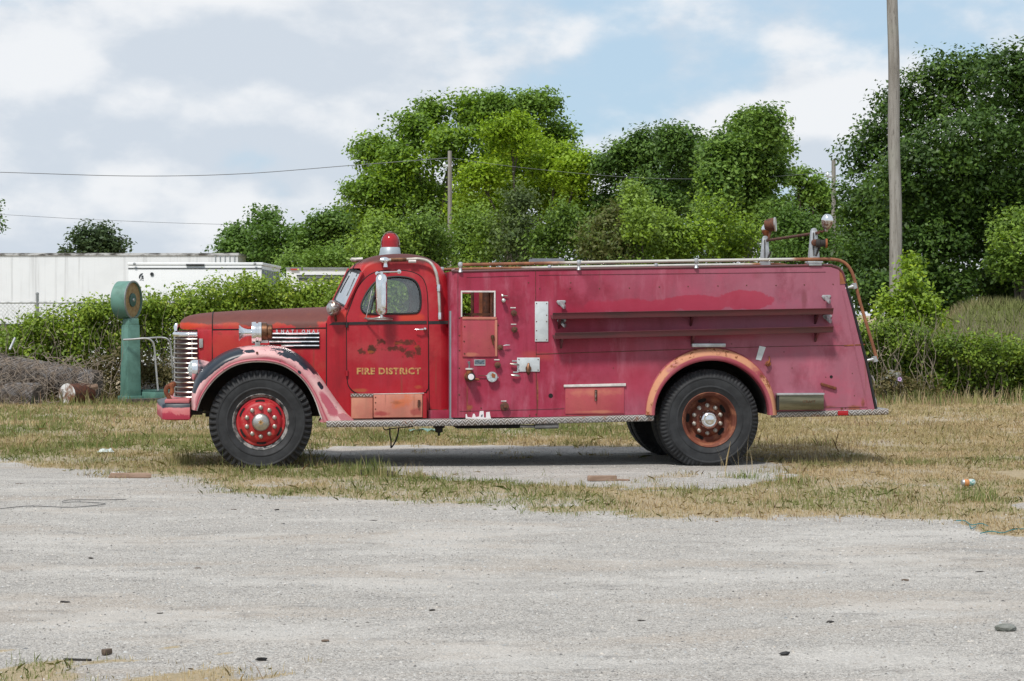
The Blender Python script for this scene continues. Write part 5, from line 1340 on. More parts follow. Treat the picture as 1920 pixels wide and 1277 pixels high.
for k in range(260):      # rank grass along the back edge
    u = random.choice((random.uniform(-40, 340), random.uniform(1640, 1960))); tuft(u, random.uniform(740, 760), 14, .18, random.uniform(.12, .34) * (.4 if 225 < u < 335 else 1), random.choice((OLIVE, STRAW * .8, GREEN * .9, BROWN)), .012)
for k in range(70):
    tuft(random.uniform(0, 1920), random.uniform(770, 840), 10, .12, random.uniform(.08, .16), random.choice((OLIVE, STRAW, GREEN)), .008)
V_ = np.concatenate(Vs); C_ = np.concatenate(Cs)
polys = (np.arange(5)[None] + (np.arange(tot) * 5)[:, None])
grass = np_mesh('grass', V_, polys, M['grass'], None, C_)
tag(grass, 'short dry mown grass round the truck with greener tufts', 'grass', kind='stuff')

# ------------------------------------------------------------------ foliage
def leaves(pos, out, size, aspect, cols, droop=.0, flatness=.55):
    n = len(pos)
    nrm = RNG.normal(0, 1, (n, 3)); nrm /= np.linalg.norm(nrm, axis=1)[:, None]
    nrm = nrm * (1 - flatness) + out * flatness * .6 + np.array((0, 0, 1)) * flatness * .5
    nrm /= np.linalg.norm(nrm, axis=1)[:, None] + 1e-9
    t = RNG.normal(0, 1, (n, 3)) + out * .8; t -= nrm * (t * nrm).sum(1)[:, None]; t /= np.linalg.norm(t, axis=1)[:, None] + 1e-9
    b = np.cross(nrm, t)
    L = (size * RNG.uniform(.6, 1.35, n))[:, None]; Wd = L * aspect
    V = np.stack([pos - t * L * .5, pos + b * Wd * .5 + t * L * .05, pos + t * L * .5 - np.array((0, 0, 1)) * droop * L, pos - b * Wd * .5 + t * L * .05], 1)
    return V.reshape(-1, 3), np.repeat(cols, 4, 0)
def crown(lobes, n_leaf, size, pal, aspect=.55, cl=.26, per=26, inner=.22, lump=.16, spray=.0, under=.25, puffs=9):
    """lobes: (centre, radii). Leaves sit in twig clumps spread over and inside the lobes."""
    area = np.array([(r[0] * r[2] + r[0] * r[1] + r[1] * r[2]) for c, r in lobes]); area /= area.sum()
    P, O, C = [], [], []
    pal = np.array(pal)
    for (c, r), a in zip(lobes, area):
        c = np.array(c); r = np.array(r)
        # boughs: rounded puffs over the lobe, with shadowed clefts between them
        npf = max(4, int(puffs)); pd = RNG.normal(0, 1, (npf, 3)); pd[:, 2] = np.abs(pd[:, 2]) * np.where(RNG.random(npf) < under, -1, 1); pd /= np.linalg.norm(pd, axis=1)[:, None]
        pc = c[None] + pd * r[None] * RNG.uniform(.50, .82, npf)[:, None]
        pr = RNG.uniform(.32, .58, npf)[:, None] * (r[None] * .5 + r.min() * .5)
        ptone = RNG.random(npf)
        nc = max(4, int(n_leaf * a / per)); pi = RNG.integers(0, npf, nc)
        d = RNG.normal(0, 1, (nc, 3)); d[:, 2] = np.where((d[:, 2] < 0) & (RNG.random(nc) > .45), -d[:, 2], d[:, 2]); d /= np.linalg.norm(d, axis=1)[:, None]
        rf = 1 - np.abs(RNG.normal(0, .16, nc)); cc = pc[pi] + d * pr[pi] * rf[:, None]
        inn = RNG.random(nc) < inner; q = RNG.normal(0, 1, (nc, 3)); q /= np.linalg.norm(q, axis=1)[:, None]
        cc[inn] = c + (q * r * RNG.uniform(.2, .85, nc)[:, None])[inn]
        kp = (cc - c)[:, 1] < r[1] * .25; kp |= RNG.random(nc) < .38        # the side turned away is thinner
        cc, d, pi = cc[kp], d[kp], pi[kp]; nc = len(cc)
        shade = RNG.random(nc) * .55 + ptone[pi] * .45
        k = RNG.poisson(per, nc).clip(3); idx = np.repeat(np.arange(nc), k); m = len(idx)
        off = np.clip(RNG.normal(0, 1, (m, 3)), -1.5, 1.5) * np.array((1, 1, .7)) * cl * RNG.uniform(.45, 1.1, nc)[idx][:, None]
        if spray: off += (d[idx] * .5 + np.array((0, 0, .8))) * (np.abs(RNG.normal(0, 1, m)).clip(0, 1.8) * spray * (shade[idx] > .4))[:, None]
        P.append(cc[idx] + off); O.append((d[idx] + pd[pi][idx]) * .6)
        t = np.clip(shade[idx] * .85 + RNG.random(m) * .3 - .08, 0, .999) * (len(pal) - 1); i0 = t.astype(int); f = (t - i0)[:, None]
        C.append((pal[i0] * (1 - f) + pal[np.minimum(i0 + 1, len(pal) - 1)] * f) * RNG.uniform(.78, 1.25, m)[:, None])
    return leaves(np.concatenate(P), np.concatenate(O), size, aspect, np.concatenate(C))
def lobe(u, v, ru, rv, dep, rd=None):
    c = QD(u, v, dep); rx = ru * dep / FPX; rz = rv * dep / FPX
    return (tuple(c), (rx, rd if rd else max(rx * .8, .5), rz))
BARK = (.10, .085, .068)
simple('bark', BARK, .9, 0, 0, 9, (.055, .045, .036), .6, stretch=(1, 1, .25))
def limb_tubes(mb, base, lobes, r0, limbs=True):
    base = Vector(base); top = sum((Vector(c) for c, r in lobes), Vector()) / len(lobes)
    fork = base.lerp(Vector((top.x, top.y, top.z)), .45); fork.z = base.z + (top.z - base.z) * .45
    mid = base.lerp(fork, .5) + Vector((random.uniform(-.15, .15), random.uniform(-.15, .15), 0))
    mb.tube(cr([base, mid, fork], 4), [r0 * (1.25 - .5 * k / 8) for k in range(9)], 9)
    for c, r in (lobes if limbs else []):
        c = Vector(c); e = c + Vector((0, 0, r[2] * .35)); m2 = fork.lerp(c, .55) + Vector((random.uniform(-.3, .3), random.uniform(-.3, .3), random.uniform(-.1, .25)))
        mb.tube(cr([fork - Vector((0, 0, .1)), m2, e], 4), [r0 * (.5 - .40 * k / 8) for k in range(9)], 6)
        for q in range(4):
            d = Vector((random.uniform(-1, 1), random.uniform(-1, 1), random.uniform(-.1, .9))); t = c + Vector((d.x * r[0] * .8, d.y * r[1] * .8, d.z * r[2] * .8))
            mb.tube([m2.lerp(e, random.uniform(.1, .8)), c.lerp(t, .5), t], [r0 * .18, r0 * .10, r0 * .03], 5)
def tree(name, label, base_u, lobes_px, dep, n_leaf, size, pal, group='trees behind the lot', r0=.16, cat='tree', jit=.0, limbs=True, **kw):
    lobes = [lobe(*(l if len(l) > 4 else (*l, dep + RNG.uniform(-1, 1) * jit))) for l in lobes_px]
    b = QD(base_u, HOR, dep); base = (b.x, b.y, -.05)
    root = thing(name, label, cat, (b.x, b.y, 0), group)
    v, c = crown(lobes, n_leaf, size, pal, **kw)
    z = v[:, 2].reshape(-1, 4).min(1) > .02; v = v.reshape(-1, 4, 3)[z].reshape(-1, 3); c = c.reshape(-1, 4, 3)[z].reshape(-1, 3)
    np_mesh('crown', v, np.arange(len(v)).reshape(-1, 4), M['leaf'], root, c)
    mb = MB(); limb_tubes(mb, base, lobes, r0, limbs); mb.build('trunk', M['bark'], root, fix=False)
    return root
D1, D2, D3 = (0.056, 0.112, 0.023), (0.102, 0.189, 0.034), (0.173, 0.280, 0.049)
Y1, Y2, Y3, Y4 = (0.109, 0.203, 0.019), (0.232, 0.352, 0.022), (0.395, 0.503, 0.026), (0.512, 0.585, 0.042)
OL1, OL2, OL3 = (0.063, 0.116, 0.020), (0.119, 0.203, 0.033), (0.201, 0.303, 0.051)
tree('broad_oak', 'broad mid green tree on the left of the tallest clump, behind the cab', 800, [(700, 300, 44, 46), (690, 385, 50, 55), (745, 330, 60, 70), (770, 265, 50, 48), (815, 225, 40, 38), (850, 290, 60, 60), (800, 390, 70, 60), (740, 430, 70, 45), (880, 215, 36, 40)], 84, 51000, 0.160, [D2, D3, Y1, Y2, Y2], jit=2.5, cl=.36, per=30)
tree('tall_maple', 'tallest tree with dark green top rising above the small utility pole', 930, [(905, 222, 46, 48), (950, 205, 50, 34), (1000, 218, 52, 42), (1035, 265, 44, 44), (955, 280, 60, 60), (1020, 340, 70, 60)], 86, 37400, 0.160, [D2, D3, Y1, Y2], jit=2, cl=.36, per=30)
tree('lime_tree', 'bright yellow green tree in front of the tallest tree', 990, [(960, 265, 46, 48), (1000, 300, 50, 44), (1045, 320, 56, 46), (1085, 330, 36, 42), (935, 345, 54, 42), (895, 345, 40, 40), (1020, 385, 70, 50), (1080, 390, 44, 48), (905, 405, 60, 42)], 81, 51000, 0.152, [Y1, Y2, Y2, Y3], jit=2, cl=.34, per=30)
tree('walnut_tree', 'dark green tree with drooping leaves left of the light bar', 1200, [(1160, 320, 44, 52), (1210, 300, 46, 50), (1268, 285, 48, 52), (1150, 400, 44, 55), (1220, 390, 60, 60), (1285, 370, 50, 55), (1300, 300, 40, 40)], 78, 44200, 0.176, [D1, D1, D2, D3], jit=2, cl=.34, per=26, aspect=.42)
tree('vine_clad_tree', 'tall green tree hung with vines directly behind the light bar', 1400, [(1400, 262, 46, 48), (1440, 240, 30, 38), (1365, 300, 52, 48), (1425, 325, 46, 56), (1350, 370, 56, 60), (1420, 400, 54, 60), (1450, 280, 26, 40)], 74, 44200, 0.160, [D1, D2, D3, OL2], jit=2, cl=.32, per=26)
tree('slender_tree', 'small thin crowned tree in the gap left of the big right tree', 1510, [(1500, 345, 26, 28), (1530, 360, 24, 26), (1505, 400, 50, 44), (1548, 420, 40, 50), (1490, 450, 50, 40)], 80, 9000, .19, [D2, D3, OL2], jit=1.5, cl=.30, per=20)
tree('big_oak', 'huge dark green oak filling the right side behind the tall pole', 1830, [(1640, 300, 70, 75), (1700, 235, 80, 80), (1790, 185, 95, 90), (1890, 180, 90, 85), (1990, 200, 110, 100), (1620, 400, 62, 80), (1720, 350, 110, 100), (1840, 320, 130, 120), (1960, 330, 130, 130), (1640, 500, 70, 70), (1730, 480, 110, 80), (1850, 460, 130, 100), (1600, 520, 50, 60), (2080, 380, 110, 150), (1660, 560, 80, 50, 53), (1760, 560, 100, 55, 54), (1880, 560, 110, 50, 57), (1990, 520, 110, 80), (1780, 420, 120, 120, 58), (1680, 420, 90, 100, 57), (1900, 400, 120, 120, 59)], 56, 160000, 0.125, [tuple(.7 * q for q in D1), (.038, .080, .016), tuple(.8 * q for q in D2), tuple(.85 * q for q in D3)], jit=1.8, cl=.26, per=30, spray=.07, inner=.25, puffs=16, r0=.14, limbs=False)
tree('edge_bush', 'lighter green bush at the right edge under the big oak', 1900, [(1905, 440, 46, 44), (1940, 480, 70, 60), (1895, 510, 46, 44), (1960, 420, 50, 50)], 51, 10000, .11, [OL1, OL2, OL3, Y2], jit=.6, cl=.22, per=26)
tree('low_oak', 'round dark green tree standing left of the truck cab', 505, [(500, 425, 36, 32), (455, 450, 44, 34), (520, 460, 52, 40), (440, 480, 44, 30), (560, 455, 36, 30), (490, 500, 70, 36)], 92, 21000, 0.170, [D1, D2, D2, D3], jit=2, cl=.34, per=26)
tree('spreading_tree', 'dark tree filling the gap between the low oak and the tall clump', 620, [(610, 425, 36, 26), (640, 450, 50, 45), (590, 470, 46, 44), (665, 430, 40, 40), (650, 490, 60, 40)], 90, 18200, 0.170, [D1, D2, D3], jit=2, cl=.34, per=26)
tree('far_tree', 'small hazy tree peeking over the long white trailer', 180, [(158, 452, 24, 26), (190, 445, 28, 24), (216, 462, 24, 20), (180, 475, 50, 24), (125, 474, 16, 8)], 150, 5500, .30, [(.045, .080, .035), (.075, .115, .045)], cl=.5, per=20)
tree('edge_tree', 'twig ends reaching in at the left edge of the picture', -30, [(-16, 390, 14, 14), (-22, 420, 20, 20), (-12, 425, 10, 12)], 120, 900, .22, [D1, D2], cl=.4, per=14)
SH = [('sapling clump in front of the broad oak above the cab roof', 720, [(715, 455, 40, 36), (690, 480, 40, 30), (745, 480, 40, 30)], 62, [OL2, OL3, Y2]),
      ('olive green shrub left of the small utility pole', 800, [(795, 450, 44, 46), (770, 480, 40, 30), (825, 475, 36, 34)], 64, [OL1, OL2, OL3]),
      ('shrub just right of the small utility pole', 890, [(880, 430, 36, 50), (915, 455, 40, 44), (870, 480, 44, 26)], 66, [OL1, OL2, OL3, Y2]),
      ('feathery dull green shrub below the lime tree', 970, [(970, 400, 36, 50), (955, 450, 46, 48), (1000, 470, 44, 36)], 65, [(.07, .11, .04), (.11, .15, .06), OL3]),
      ('pale green young willow shrub behind the pump body', 1060, [(1055, 420, 34, 46), (1080, 455, 40, 44), (1030, 470, 40, 34)], 63, [(.06, .10, .03), OL2, OL3]),
      ('shrub with brownish leaves behind the hand rail', 1140, [(1145, 430, 36, 36), (1120, 470, 40, 34), (1165, 465, 40, 36)], 60, [OL1, (.12, .12, .04), OL2]),
      ('tall light green sapling against the walnut tree', 1195, [(1192, 395, 14, 40), (1200, 430, 22, 40), (1210, 470, 36, 30)], 59, [Y2, OL3, (.17, .25, .06)]),
      ('dense green shrub under the walnut tree', 1255, [(1240, 440, 24, 46), (1270, 460, 30, 36), (1250, 480, 44, 24)], 60, [OL2, OL3, Y2]),
      ('wide leafy shrub left of the light bar', 1350, [(1345, 430, 44, 44), (1310, 465, 40, 34), (1385, 460, 46, 40), (1360, 480, 60, 24)], 61, [D3, OL2, Y2, OL3]),
      ('dark shrub behind the two lamp posts', 1480, [(1470, 440, 46, 50), (1520, 450, 44, 50), (1490, 480, 60, 30), (1545, 480, 40, 40)], 63, [D1, D2, OL2]),
      ('low shrub between the far trailer and the cab', 580, [(600, 495, 44, 20), (550, 500, 40, 18), (640, 492, 40, 22)], 74, [D2, D3, OL2])]
for lab, bu, lb, dep, pal in SH:
    lb = lb + [(bu, 545, 50, 50)]
    tree('shrub', lab, bu, lb, dep, 10500, .115, pal, 'shrubs behind the lot', .05, 'shrub', jit=.8, cl=.24, per=18, spray=.22, inner=.3)
tree('young_sapling', 'fresh green sapling growing in front of the tall pole', 1700, [(1704, 505, 12, 26), (1706, 545, 24, 30), (1700, 585, 42, 34), (1745, 585, 32, 24), (1665, 590, 28, 26), (1720, 610, 60, 24)], 42.0, 6500, .095, [OL2, Y2, (.19, .28, .05), Y3], 'shrubs behind the lot', .03, 'sapling', jit=.2, cl=.14, per=14, spray=.10)
# bare grey twigs in front of the walnut tree
# dark understorey that closes the gaps low down
tree('understorey', 'dark low thicket far behind the shrubs closing the view', 1050, [(700 + 95 * k, 470 + 12 * (k % 2), 70, 60) for k in range(10)] + [(1600 + 80 * k, 545, 80, 50, 62) for k in range(7)], 96, 32000, 0.234, [D1, D1, D2], 'shrubs behind the lot', .05, 'thicket', cl=.4, per=24)

# ------------------------------------------------------------------ fence with vines
FD = 40.5
def FP(u, z, d=FD): 
    p = QD(u, HOR, d); p.z = z; return p
simple('dead_vine', (.25, .205, .165), .9, 0, .4, 14)
simple('galvanised', (.33, .34, .345), .5, .6, .3, 9)
fence = thing('chain_link_fence', 'chain link fence overgrown with vines behind the truck', 'fence', tuple(FP(200, 0)))
for u in [-140, 70, 280, 490, 700, 910, 1120, 1330, 1540]:
    MB().tube([FP(u, -.05), FP(u, 1.95)], .028, 8).lathe([(.034, 0), (.03, .03), (0, .045)], FP(u, 1.95), (0, 0, 1), 8).build('post', M['galvanised'], fence)
MB().tube([FP(-140, 1.80), FP(1540, 1.80)], .021, 8).build('top_rail', M['galvanised'], fence)
wr_ = MB(); ua, ub = FP(-140, 0), FP(420, 0); Lw = (ub - ua).length; dirw = (ub - ua).normalized()
st = .075
for k in range(int((Lw + 1.8) / st)):
    for sg in (1, -1):
        s0 = k * st - (1.8 if sg > 0 else 0); pts = []
        for zz_ in (0.03, 1.79):
            s_ = s0 + (zz_ if sg > 0 else 1.8 - zz_); pts.append((s_, zz_))
        (sa_, za), (sb_, zb__) = pts
        ts = [t for t in (0, 1)]
        def clipt(s): return min(max(s, 0), Lw)
        ca_, cb_ = clipt(sa_), clipt(sb_)
        if abs(ca_ - cb_) < .02: continue
        f = lambda s: za + (zb__ - za) * (s - sa_) / (sb_ - sa_)
        a_, b_ = ua + dirw * ca_, ua + dirw * cb_; a_.z = f(ca_); b_.z = f(cb_)
        wr_.tube([a_, b_], .0017, 3, False)
wm = wr_.build('wire_mesh', M['galvanised'], fence, smooth=False, fix=False); wm['kind'] = 'stuff'
def hedge(name, label, lobes, n, size, pal, group=None, cat='vine', **kw):
    root = thing(name, label, cat, (lobes[0][0][0], lobes[0][0][1], 0), group)
    v, c = crown(lobes, n, size, pal, **kw); z = v[:, 2].reshape(-1, 4).min(1) > .01
    v = v.reshape(-1, 4, 3)[z].reshape(-1, 3); c = c.reshape(-1, 4, 3)[z].reshape(-1, 3)
    np_mesh('foliage', v, np.arange(len(v)).reshape(-1, 4), M['leaf'], root, c)
    mb = MB()
    for k in range(int(len(lobes) * 3)):
        cen, r = random.choice(lobes); p = Vector(cen) + Vector((random.uniform(-1, 1) * r[0], random.uniform(-1, 1) * r[1], 0)); p.z = 0
        pts = [p]; q = p.copy()
        for s in range(6):
            q = q + Vector((random.uniform(-.16, .16), random.uniform(-.1, .1), random.uniform(.12, .36))); pts.append(q.copy())
        mb.tube(cr(pts, 2), [.008 - .0005 * i for i in range(13)], 4, False)
    mb.build('stems', M['dead_vine'], root, fix=False)['kind'] = 'stuff'
    return root
HT = [(-120, 622), (-60, 618), (0, 612), (40, 606), (80, 598), (120, 588), (160, 576), (195, 562), (235, 554), (275, 549), (320, 548), (365, 548), (405, 536), (440, 524), (480, 524), (520, 526), (560, 528), (600, 526), (640, 520), (680, 518), (720, 520), (760, 518), (800, 522), (840, 520), (880, 520), (920, 522), (960, 524)]
hl_ = []
for u, v in HT:
    v += 8
    hl_.append(lobe(u, v + 24, 44, 30, 40.4 + random.uniform(-.2, .3), .5))
    hl_.append(lobe(u + 10, v + 58, 42, 36, 40.5, .42))
    if u > 150 or random.random() < .6: hl_.append(lobe(u, v + 95, 26, 26, 40.6, .3))
V1, V2, V3, V4 = (0.093, 0.151, 0.025), (0.178, 0.271, 0.034), (0.286, 0.377, 0.048), (0.448, 0.483, 0.086)
hedge('vine_hedge', 'green vine mass climbing over the fence left of and behind the bonnet', hl_, 116000, .074, [V1, V2, V2, V3, V4], cl=.13, per=20, spray=.10, inner=.15, under=.6)
# low rank growth at the foot, browner
lo_ = [lobe(u, 700 + random.uniform(-12, 14), 28, 34, 39.8, .4) for u in range(185, 350, 22)] + [lobe(u, 735, 26, 14, 39.0, .3) for u in range(-60, 200, 40)] + [lobe(u, 728, 24, 20, 39.35, .3) for u in range(1648, 1740, 22)]
hedge('brush', 'brown and green brush at the foot of the fence beside the scale', lo_, 9000, .07, [(.06, .065, .025), (.11, .10, .04), (.16, .13, .06), (.09, .12, .03)], cl=.14, per=14, spray=.08, under=.7, cat='brush')
hr2 = []
for k, u in enumerate(range(1590, 2080, 34)):
    top = np.interp(u, [1590, 1640, 1700, 1780, 1850, 1920, 2060], [600, 606, 612, 628, 640, 640, 632])
    hr2.append(lobe(u, top + 28, 36, 30, 40.2 + random.uniform(-.3, .2), .55)); hr2.append(lobe(u + 12, top + 66, 36, 36, 40.5, .5)); hr2.append(lobe(u, 722, 34, 26, 40.4, .5))
hedge('bramble_hedge', 'tangled vine hedge right of the truck under the tall pole', hr2, 42000, .078, [(.040, .066, .018), V1, V2, V3], cl=.13, per=20, spray=.08, inner=.15, under=.6)
# bank behind the right hedge
bk = []; 
for i in range(30):
    row = []
    for j in range(14):
        u = 1560 + i * 26; d = 41.5 + j * 1.1
        p = QD(u, HOR, d); s = sstep(np.array(d), 41.5, 50.0) * sstep(np.array(float(u)), 1600, 1840)
        p.z = -.02 + float(s) * 1.75 + random.uniform(-.05, .05); row.append(p)
    bk.append(row)
bank = MB().grid(bk).build('bank', simple('bank_soil', (.12, .10, .055), .95, 0, 0, 4, (.09, .095, .035)), None, angle=80); tag(bank, kind='structure')
Vb, Cb, tb = [], [], 0
n = 26000; uu = RNG.uniform(1570, 2250, n); dd = RNG.uniform(41.6, 54, n)
k_ = (uu - 960) / FPX; xb = dd * (ST + k_ * CT); yb = dd * (CT - k_ * ST) - D
zb2_ = -.02 + sstep(dd, 41.5, 50.0) * sstep(uu, 1600, 1840) * 1.75
mixc = sstep(vnoise(xb, yb, .9, 88), .15, .5)[:, None]; cb = (STRAW * .6)[None] * (1 - mixc) + (OLIVE * .5 + GREEN * .6)[None] * mixc; cb *= RNG.uniform(.6, 1.3, (n, 1))
vv, cc, kk = blades(xb, yb, RNG.uniform(.08, .34, n), RNG.uniform(.010, .020, n), cb, zb2_, .6)
o = np_mesh('bank_grass', vv, np.arange(5)[None] + (np.arange(kk) * 5)[:, None], M['grass'], None, cc); tag(o, 'tall dry grass on the bank at the right', 'grass', kind='stuff')
# ------------------------------------------------------------------ trailers behind the fence
def trailer_fn(base, streak):
    def fn(N):
        s = N.xyz()
        st_ = N.step(N.noise(3.0, 5, .65, stretch=(1.6, 1.6, .05)), .50, .72)
        c = N.mix(N.mul(st_, streak), base, (.36, .37, .38))
        c = N.mix(N.mul(N.step(N.noise(1.2, 5), .45, .7), .25), c, tuple(b * .82 for b in base))
        return dict(color=c, rough=.45, spec=.4)
    return fn
M['trailer_white'] = material('trailer_white', trailer_fn((.70, .73, .76), .55))
M['cargo_white'] = material('cargo_white', trailer_fn((.78, .79, .80), .12))
simple('grey_side', (.30, .34, .36), .5, .2, .2, 6)
simple('dark_trim', (.04, .045, .05), .5, 0, .3, 9)
simple('edge_stain', (.52, .53, .54), .5, .2, 0, 2.2, (.06, .055, .05), stretch=(1.0, 1.0, 3.0))
simple('red_paint', (.42, .05, .03), .5)
def qbox(mb, u0, u1, z0, z1, d0, d1, uref=None):
    """box whose near face runs across the view at depth d0"""
    a, b = QD(u0, HOR, d0), QD(u1, HOR, d0); n = Vector((ST, CT, 0)) * (d1 - d0)
    pts = []
    for z in (z0, z1):
        for p in (a, b, b + n, a + n): pts.append((p.x, p.y, z))
    return mb.prism(pts)
def zat(v, d): return CAMZ + (HOR - v) / FPX * d
semi = thing('semi_trailer', 'long white box semi trailer behind the fence at the left', 'trailer', tuple(QD(100, HOR, 88).xy) + (0,))
zt88 = zat(479, 88)
qbox(MB(), -700, 446, 1.15, zt88, 88, 90.6).build('box', M['trailer_white'], semi)
qbox(MB(), -702, 448, zt88, zat(474.5, 88), 87.95, 90.65).build('roof_rail', M['edge_stain'], semi)
qbox(MB(), -700, 446.5, 1.0, 1.2, 87.97, 90.6).build('bottom_rail', M['dark_trim'], semi)
for k in range(5): qbox(MB(), 403 + 9 * k, 404.5 + 9 * k, zat(499, 88), zat(480, 88), 87.96, 88.0).build('corrugation', M['grey_side'], semi)
for sx in (-480, -400, -100):
    MB().tube([QD(sx, HOR, 88.3) + Vector((0, 0, -1.07)), QD(sx, HOR, 90.2) + Vector((0, 0, -1.07))], .5, 18).build('wheel', M['tyre'], semi)
for sx in (330, 345):
    MB().tube([Vector((*QD(sx, HOR, 89).xy, 0)), Vector((*QD(sx, HOR, 89).xy, 1.1))], .06, 8).build('landing_leg', M['dark_trim'], semi)
cg = thing('cargo_trailer', 'white enclosed cargo trailer with a helmet emblem, behind the vines', 'trailer', tuple(QD(366, HOR, 43).xy) + (0,))
zc = zat(497, 43)
qbox(MB(), 240, 491, .5, zc, 43, 46.4).build('box', M['cargo_white'], cg, bevel=.03)
qbox(MB(), 238.5, 493, zat(497.5, 43), zat(492, 43), 42.99, 46.41).build('roof_trim', M['cargo_white'], cg, bevel=.02)
qbox(MB(), 240, 491.5, zat(503.5, 43), zat(502.2, 43), 42.985, 43.0).build('trim_line', M['dark_trim'], cg)
a = QD(491, HOR, 43); nn = Vector((ST, CT, 0)); rt = Vector((CT, -ST, 0))
for k in range(8):
    p = a + nn * (.2 + .4 * k) + rt * .004
    MB().prism([(p.x, p.y, .6), (p.x + rt.x * .01, p.y + rt.y * .01, .6), *[(q.x, q.y, .6) for q in (p + rt * .01 + nn * .03, p + nn * .03)], (p.x, p.y, zc - .1), (p.x + rt.x * .01, p.y + rt.y * .01, zc - .1), *[(q.x, q.y, zc - .1) for q in (p + rt * .01 + nn * .03, p + nn * .03)]]).build('side_rib', M['grey_side'], cg)
MB().add([a + rt * .003 + Vector((0, 0, .6 - CAMZ)), a + nn * 3.38 + rt * .003 + Vector((0, 0, .6 - CAMZ)), a + nn * 3.38 + rt * .003 + Vector((0, 0, zc - .08 - CAMZ)), a + rt * .003 + Vector((0, 0, zc - .08 - CAMZ))], [(0, 1, 2, 3)]).build('side_panel', M['grey_side'], cg)
fc = -nn
def facept(u, v, off=.0): 
    return QD(u, v, 43 - off)
lb = MB(); lp = [facept(349, 496.6, .02), facept(383, 496.6, .02)]
lb.tube(lp, px(2.0, 21), 10).build('marker_light_bar', M['dark_trim'], cg)
MB().lathe([(.036, 0), (.036, .02), (.015, .02), (.015, .006), (0, .006)], facept(285, 514, .0), tuple(fc), 20).build('round_vent', M['dark_trim'], cg)
# helmet emblem: crest and mask as flat cut shapes
def decal(pts, name, mat, par, d=43, off=.006, u0=0, v0=0, s=1):
    P = [QD(u0 + x * s, v0 + y * s, d - off) for x, y in pts]; c = sum(P, Vector()) / len(P)
    return MB().add(P + [p + nn * .004 for p in P], [tuple(range(len(P)))] + [tuple(len(P) * 2 - 1 - k for k in range(len(P)))]).build(name, mat, par, smooth=False)
decal([(0, 8), (1, 3), (4, 0), (8, -1), (7, 1.5), (4.5, 3), (3, 6), (2.6, 10)], 'emblem', M['dark_trim'], cg, u0=260, v0=513)
decal([(4.6, 4), (8.2, 3.2), (9.2, 6.5), (7.2, 6.6), (7.4, 7.6), (9.4, 7.8), (9, 10.5), (6.6, 9.2), (4.4, 9.6), (5.4, 7)], 'emblem', M['dark_trim'], cg, u0=260, v0=513)
decal([(1.5, 12), (4.6, 10.8), (9.6, 12.2), (9.4, 12.9), (4.6, 11.8), (1.6, 12.7)], 'emblem', M['dark_trim'], cg, u0=260, v0=513)
for u, v in ((252, 495), (478, 495)): MB().lathe([(.03, 0), (.028, .02), (0, .025)], facept(u, v, .05), tuple(fc), 10).build('corner_marker', M['galvanised'], cg)
for s_ in (255, 476):
    MB().tube([QD(s_, HOR, 46) + Vector((0, 0, .36 - CAMZ)), QD(s_ + 10, HOR, 46) + Vector((0, 0, .36 - CAMZ))], .36, 18).build('wheel', M['tyre'], cg)
th3 = thing('flat_trailer', 'low white trailer with a red stripe seen between hedge and windscreen', 'trailer', tuple(QD(600, HOR, 62).xy) + (0,))
qbox(MB(), 537, 760, 1.0, zat(505, 62), 62, 64.5).build('box', M['cargo_white'], th3)
qbox(MB(), 536, 762, zat(505, 62), zat(501.5, 62), 61.96, 64.6).build('roof_rail', M['galvanised'], th3)
qbox(MB(), 545, 560, zat(506.5, 62), zat(503.8, 62), 61.94, 61.97).build('red_stripe', M['red_paint'], th3)
qbox(MB(), 556, 760, zat(518, 62), zat(515.5, 62), 61.95, 61.99).build('dark_stripe', M['dark_trim'], th3)
qbox(MB(), 560, 760, zat(526, 62), zat(521, 62), 61.95, 61.99).build('dark_stripe', M['dark_trim'], th3)
for s_ in (600, 640): MB().tube([QD(s_, HOR, 62.3) + Vector((0, 0, -1.07)), QD(s_, HOR, 64.2) + Vector((0, 0, -1.07))], .5, 16).build('wheel', M['tyre'], th3)
# trailer tongue and yard clutter behind the thin part of the fence
simple('yellow_paint', (.55, .34, .04), .5, 0, .3, 9)
yt = thing('yellow_machine', 'yellow machine glimpsed through the fence beside the green scale', 'machine', tuple(QD(205, HOR, 43).xy) + (0,))
qbox(MB(), 150, 300, .35, .95, 42.6, 43.4).build('body', M['cargo_white'], yt, bevel=.05)
qbox(MB(), 196, 232, .93, 1.16, 42.5, 43.3).build('hood', M['yellow_paint'], yt, bevel=.05)
qbox(MB(), 60, 150, .55, .75, 42.6, 43.0).build('arm', M['cargo_white'], yt, bevel=.03)
for u in (165, 285): MB().tube([QD(u, HOR, 42.5) + Vector((0, 0, .3 - CAMZ)), QD(u, HOR, 42.8) + Vector((0, 0, .3 - CAMZ))], .30, 16).build('wheel', M['tyre'], yt)

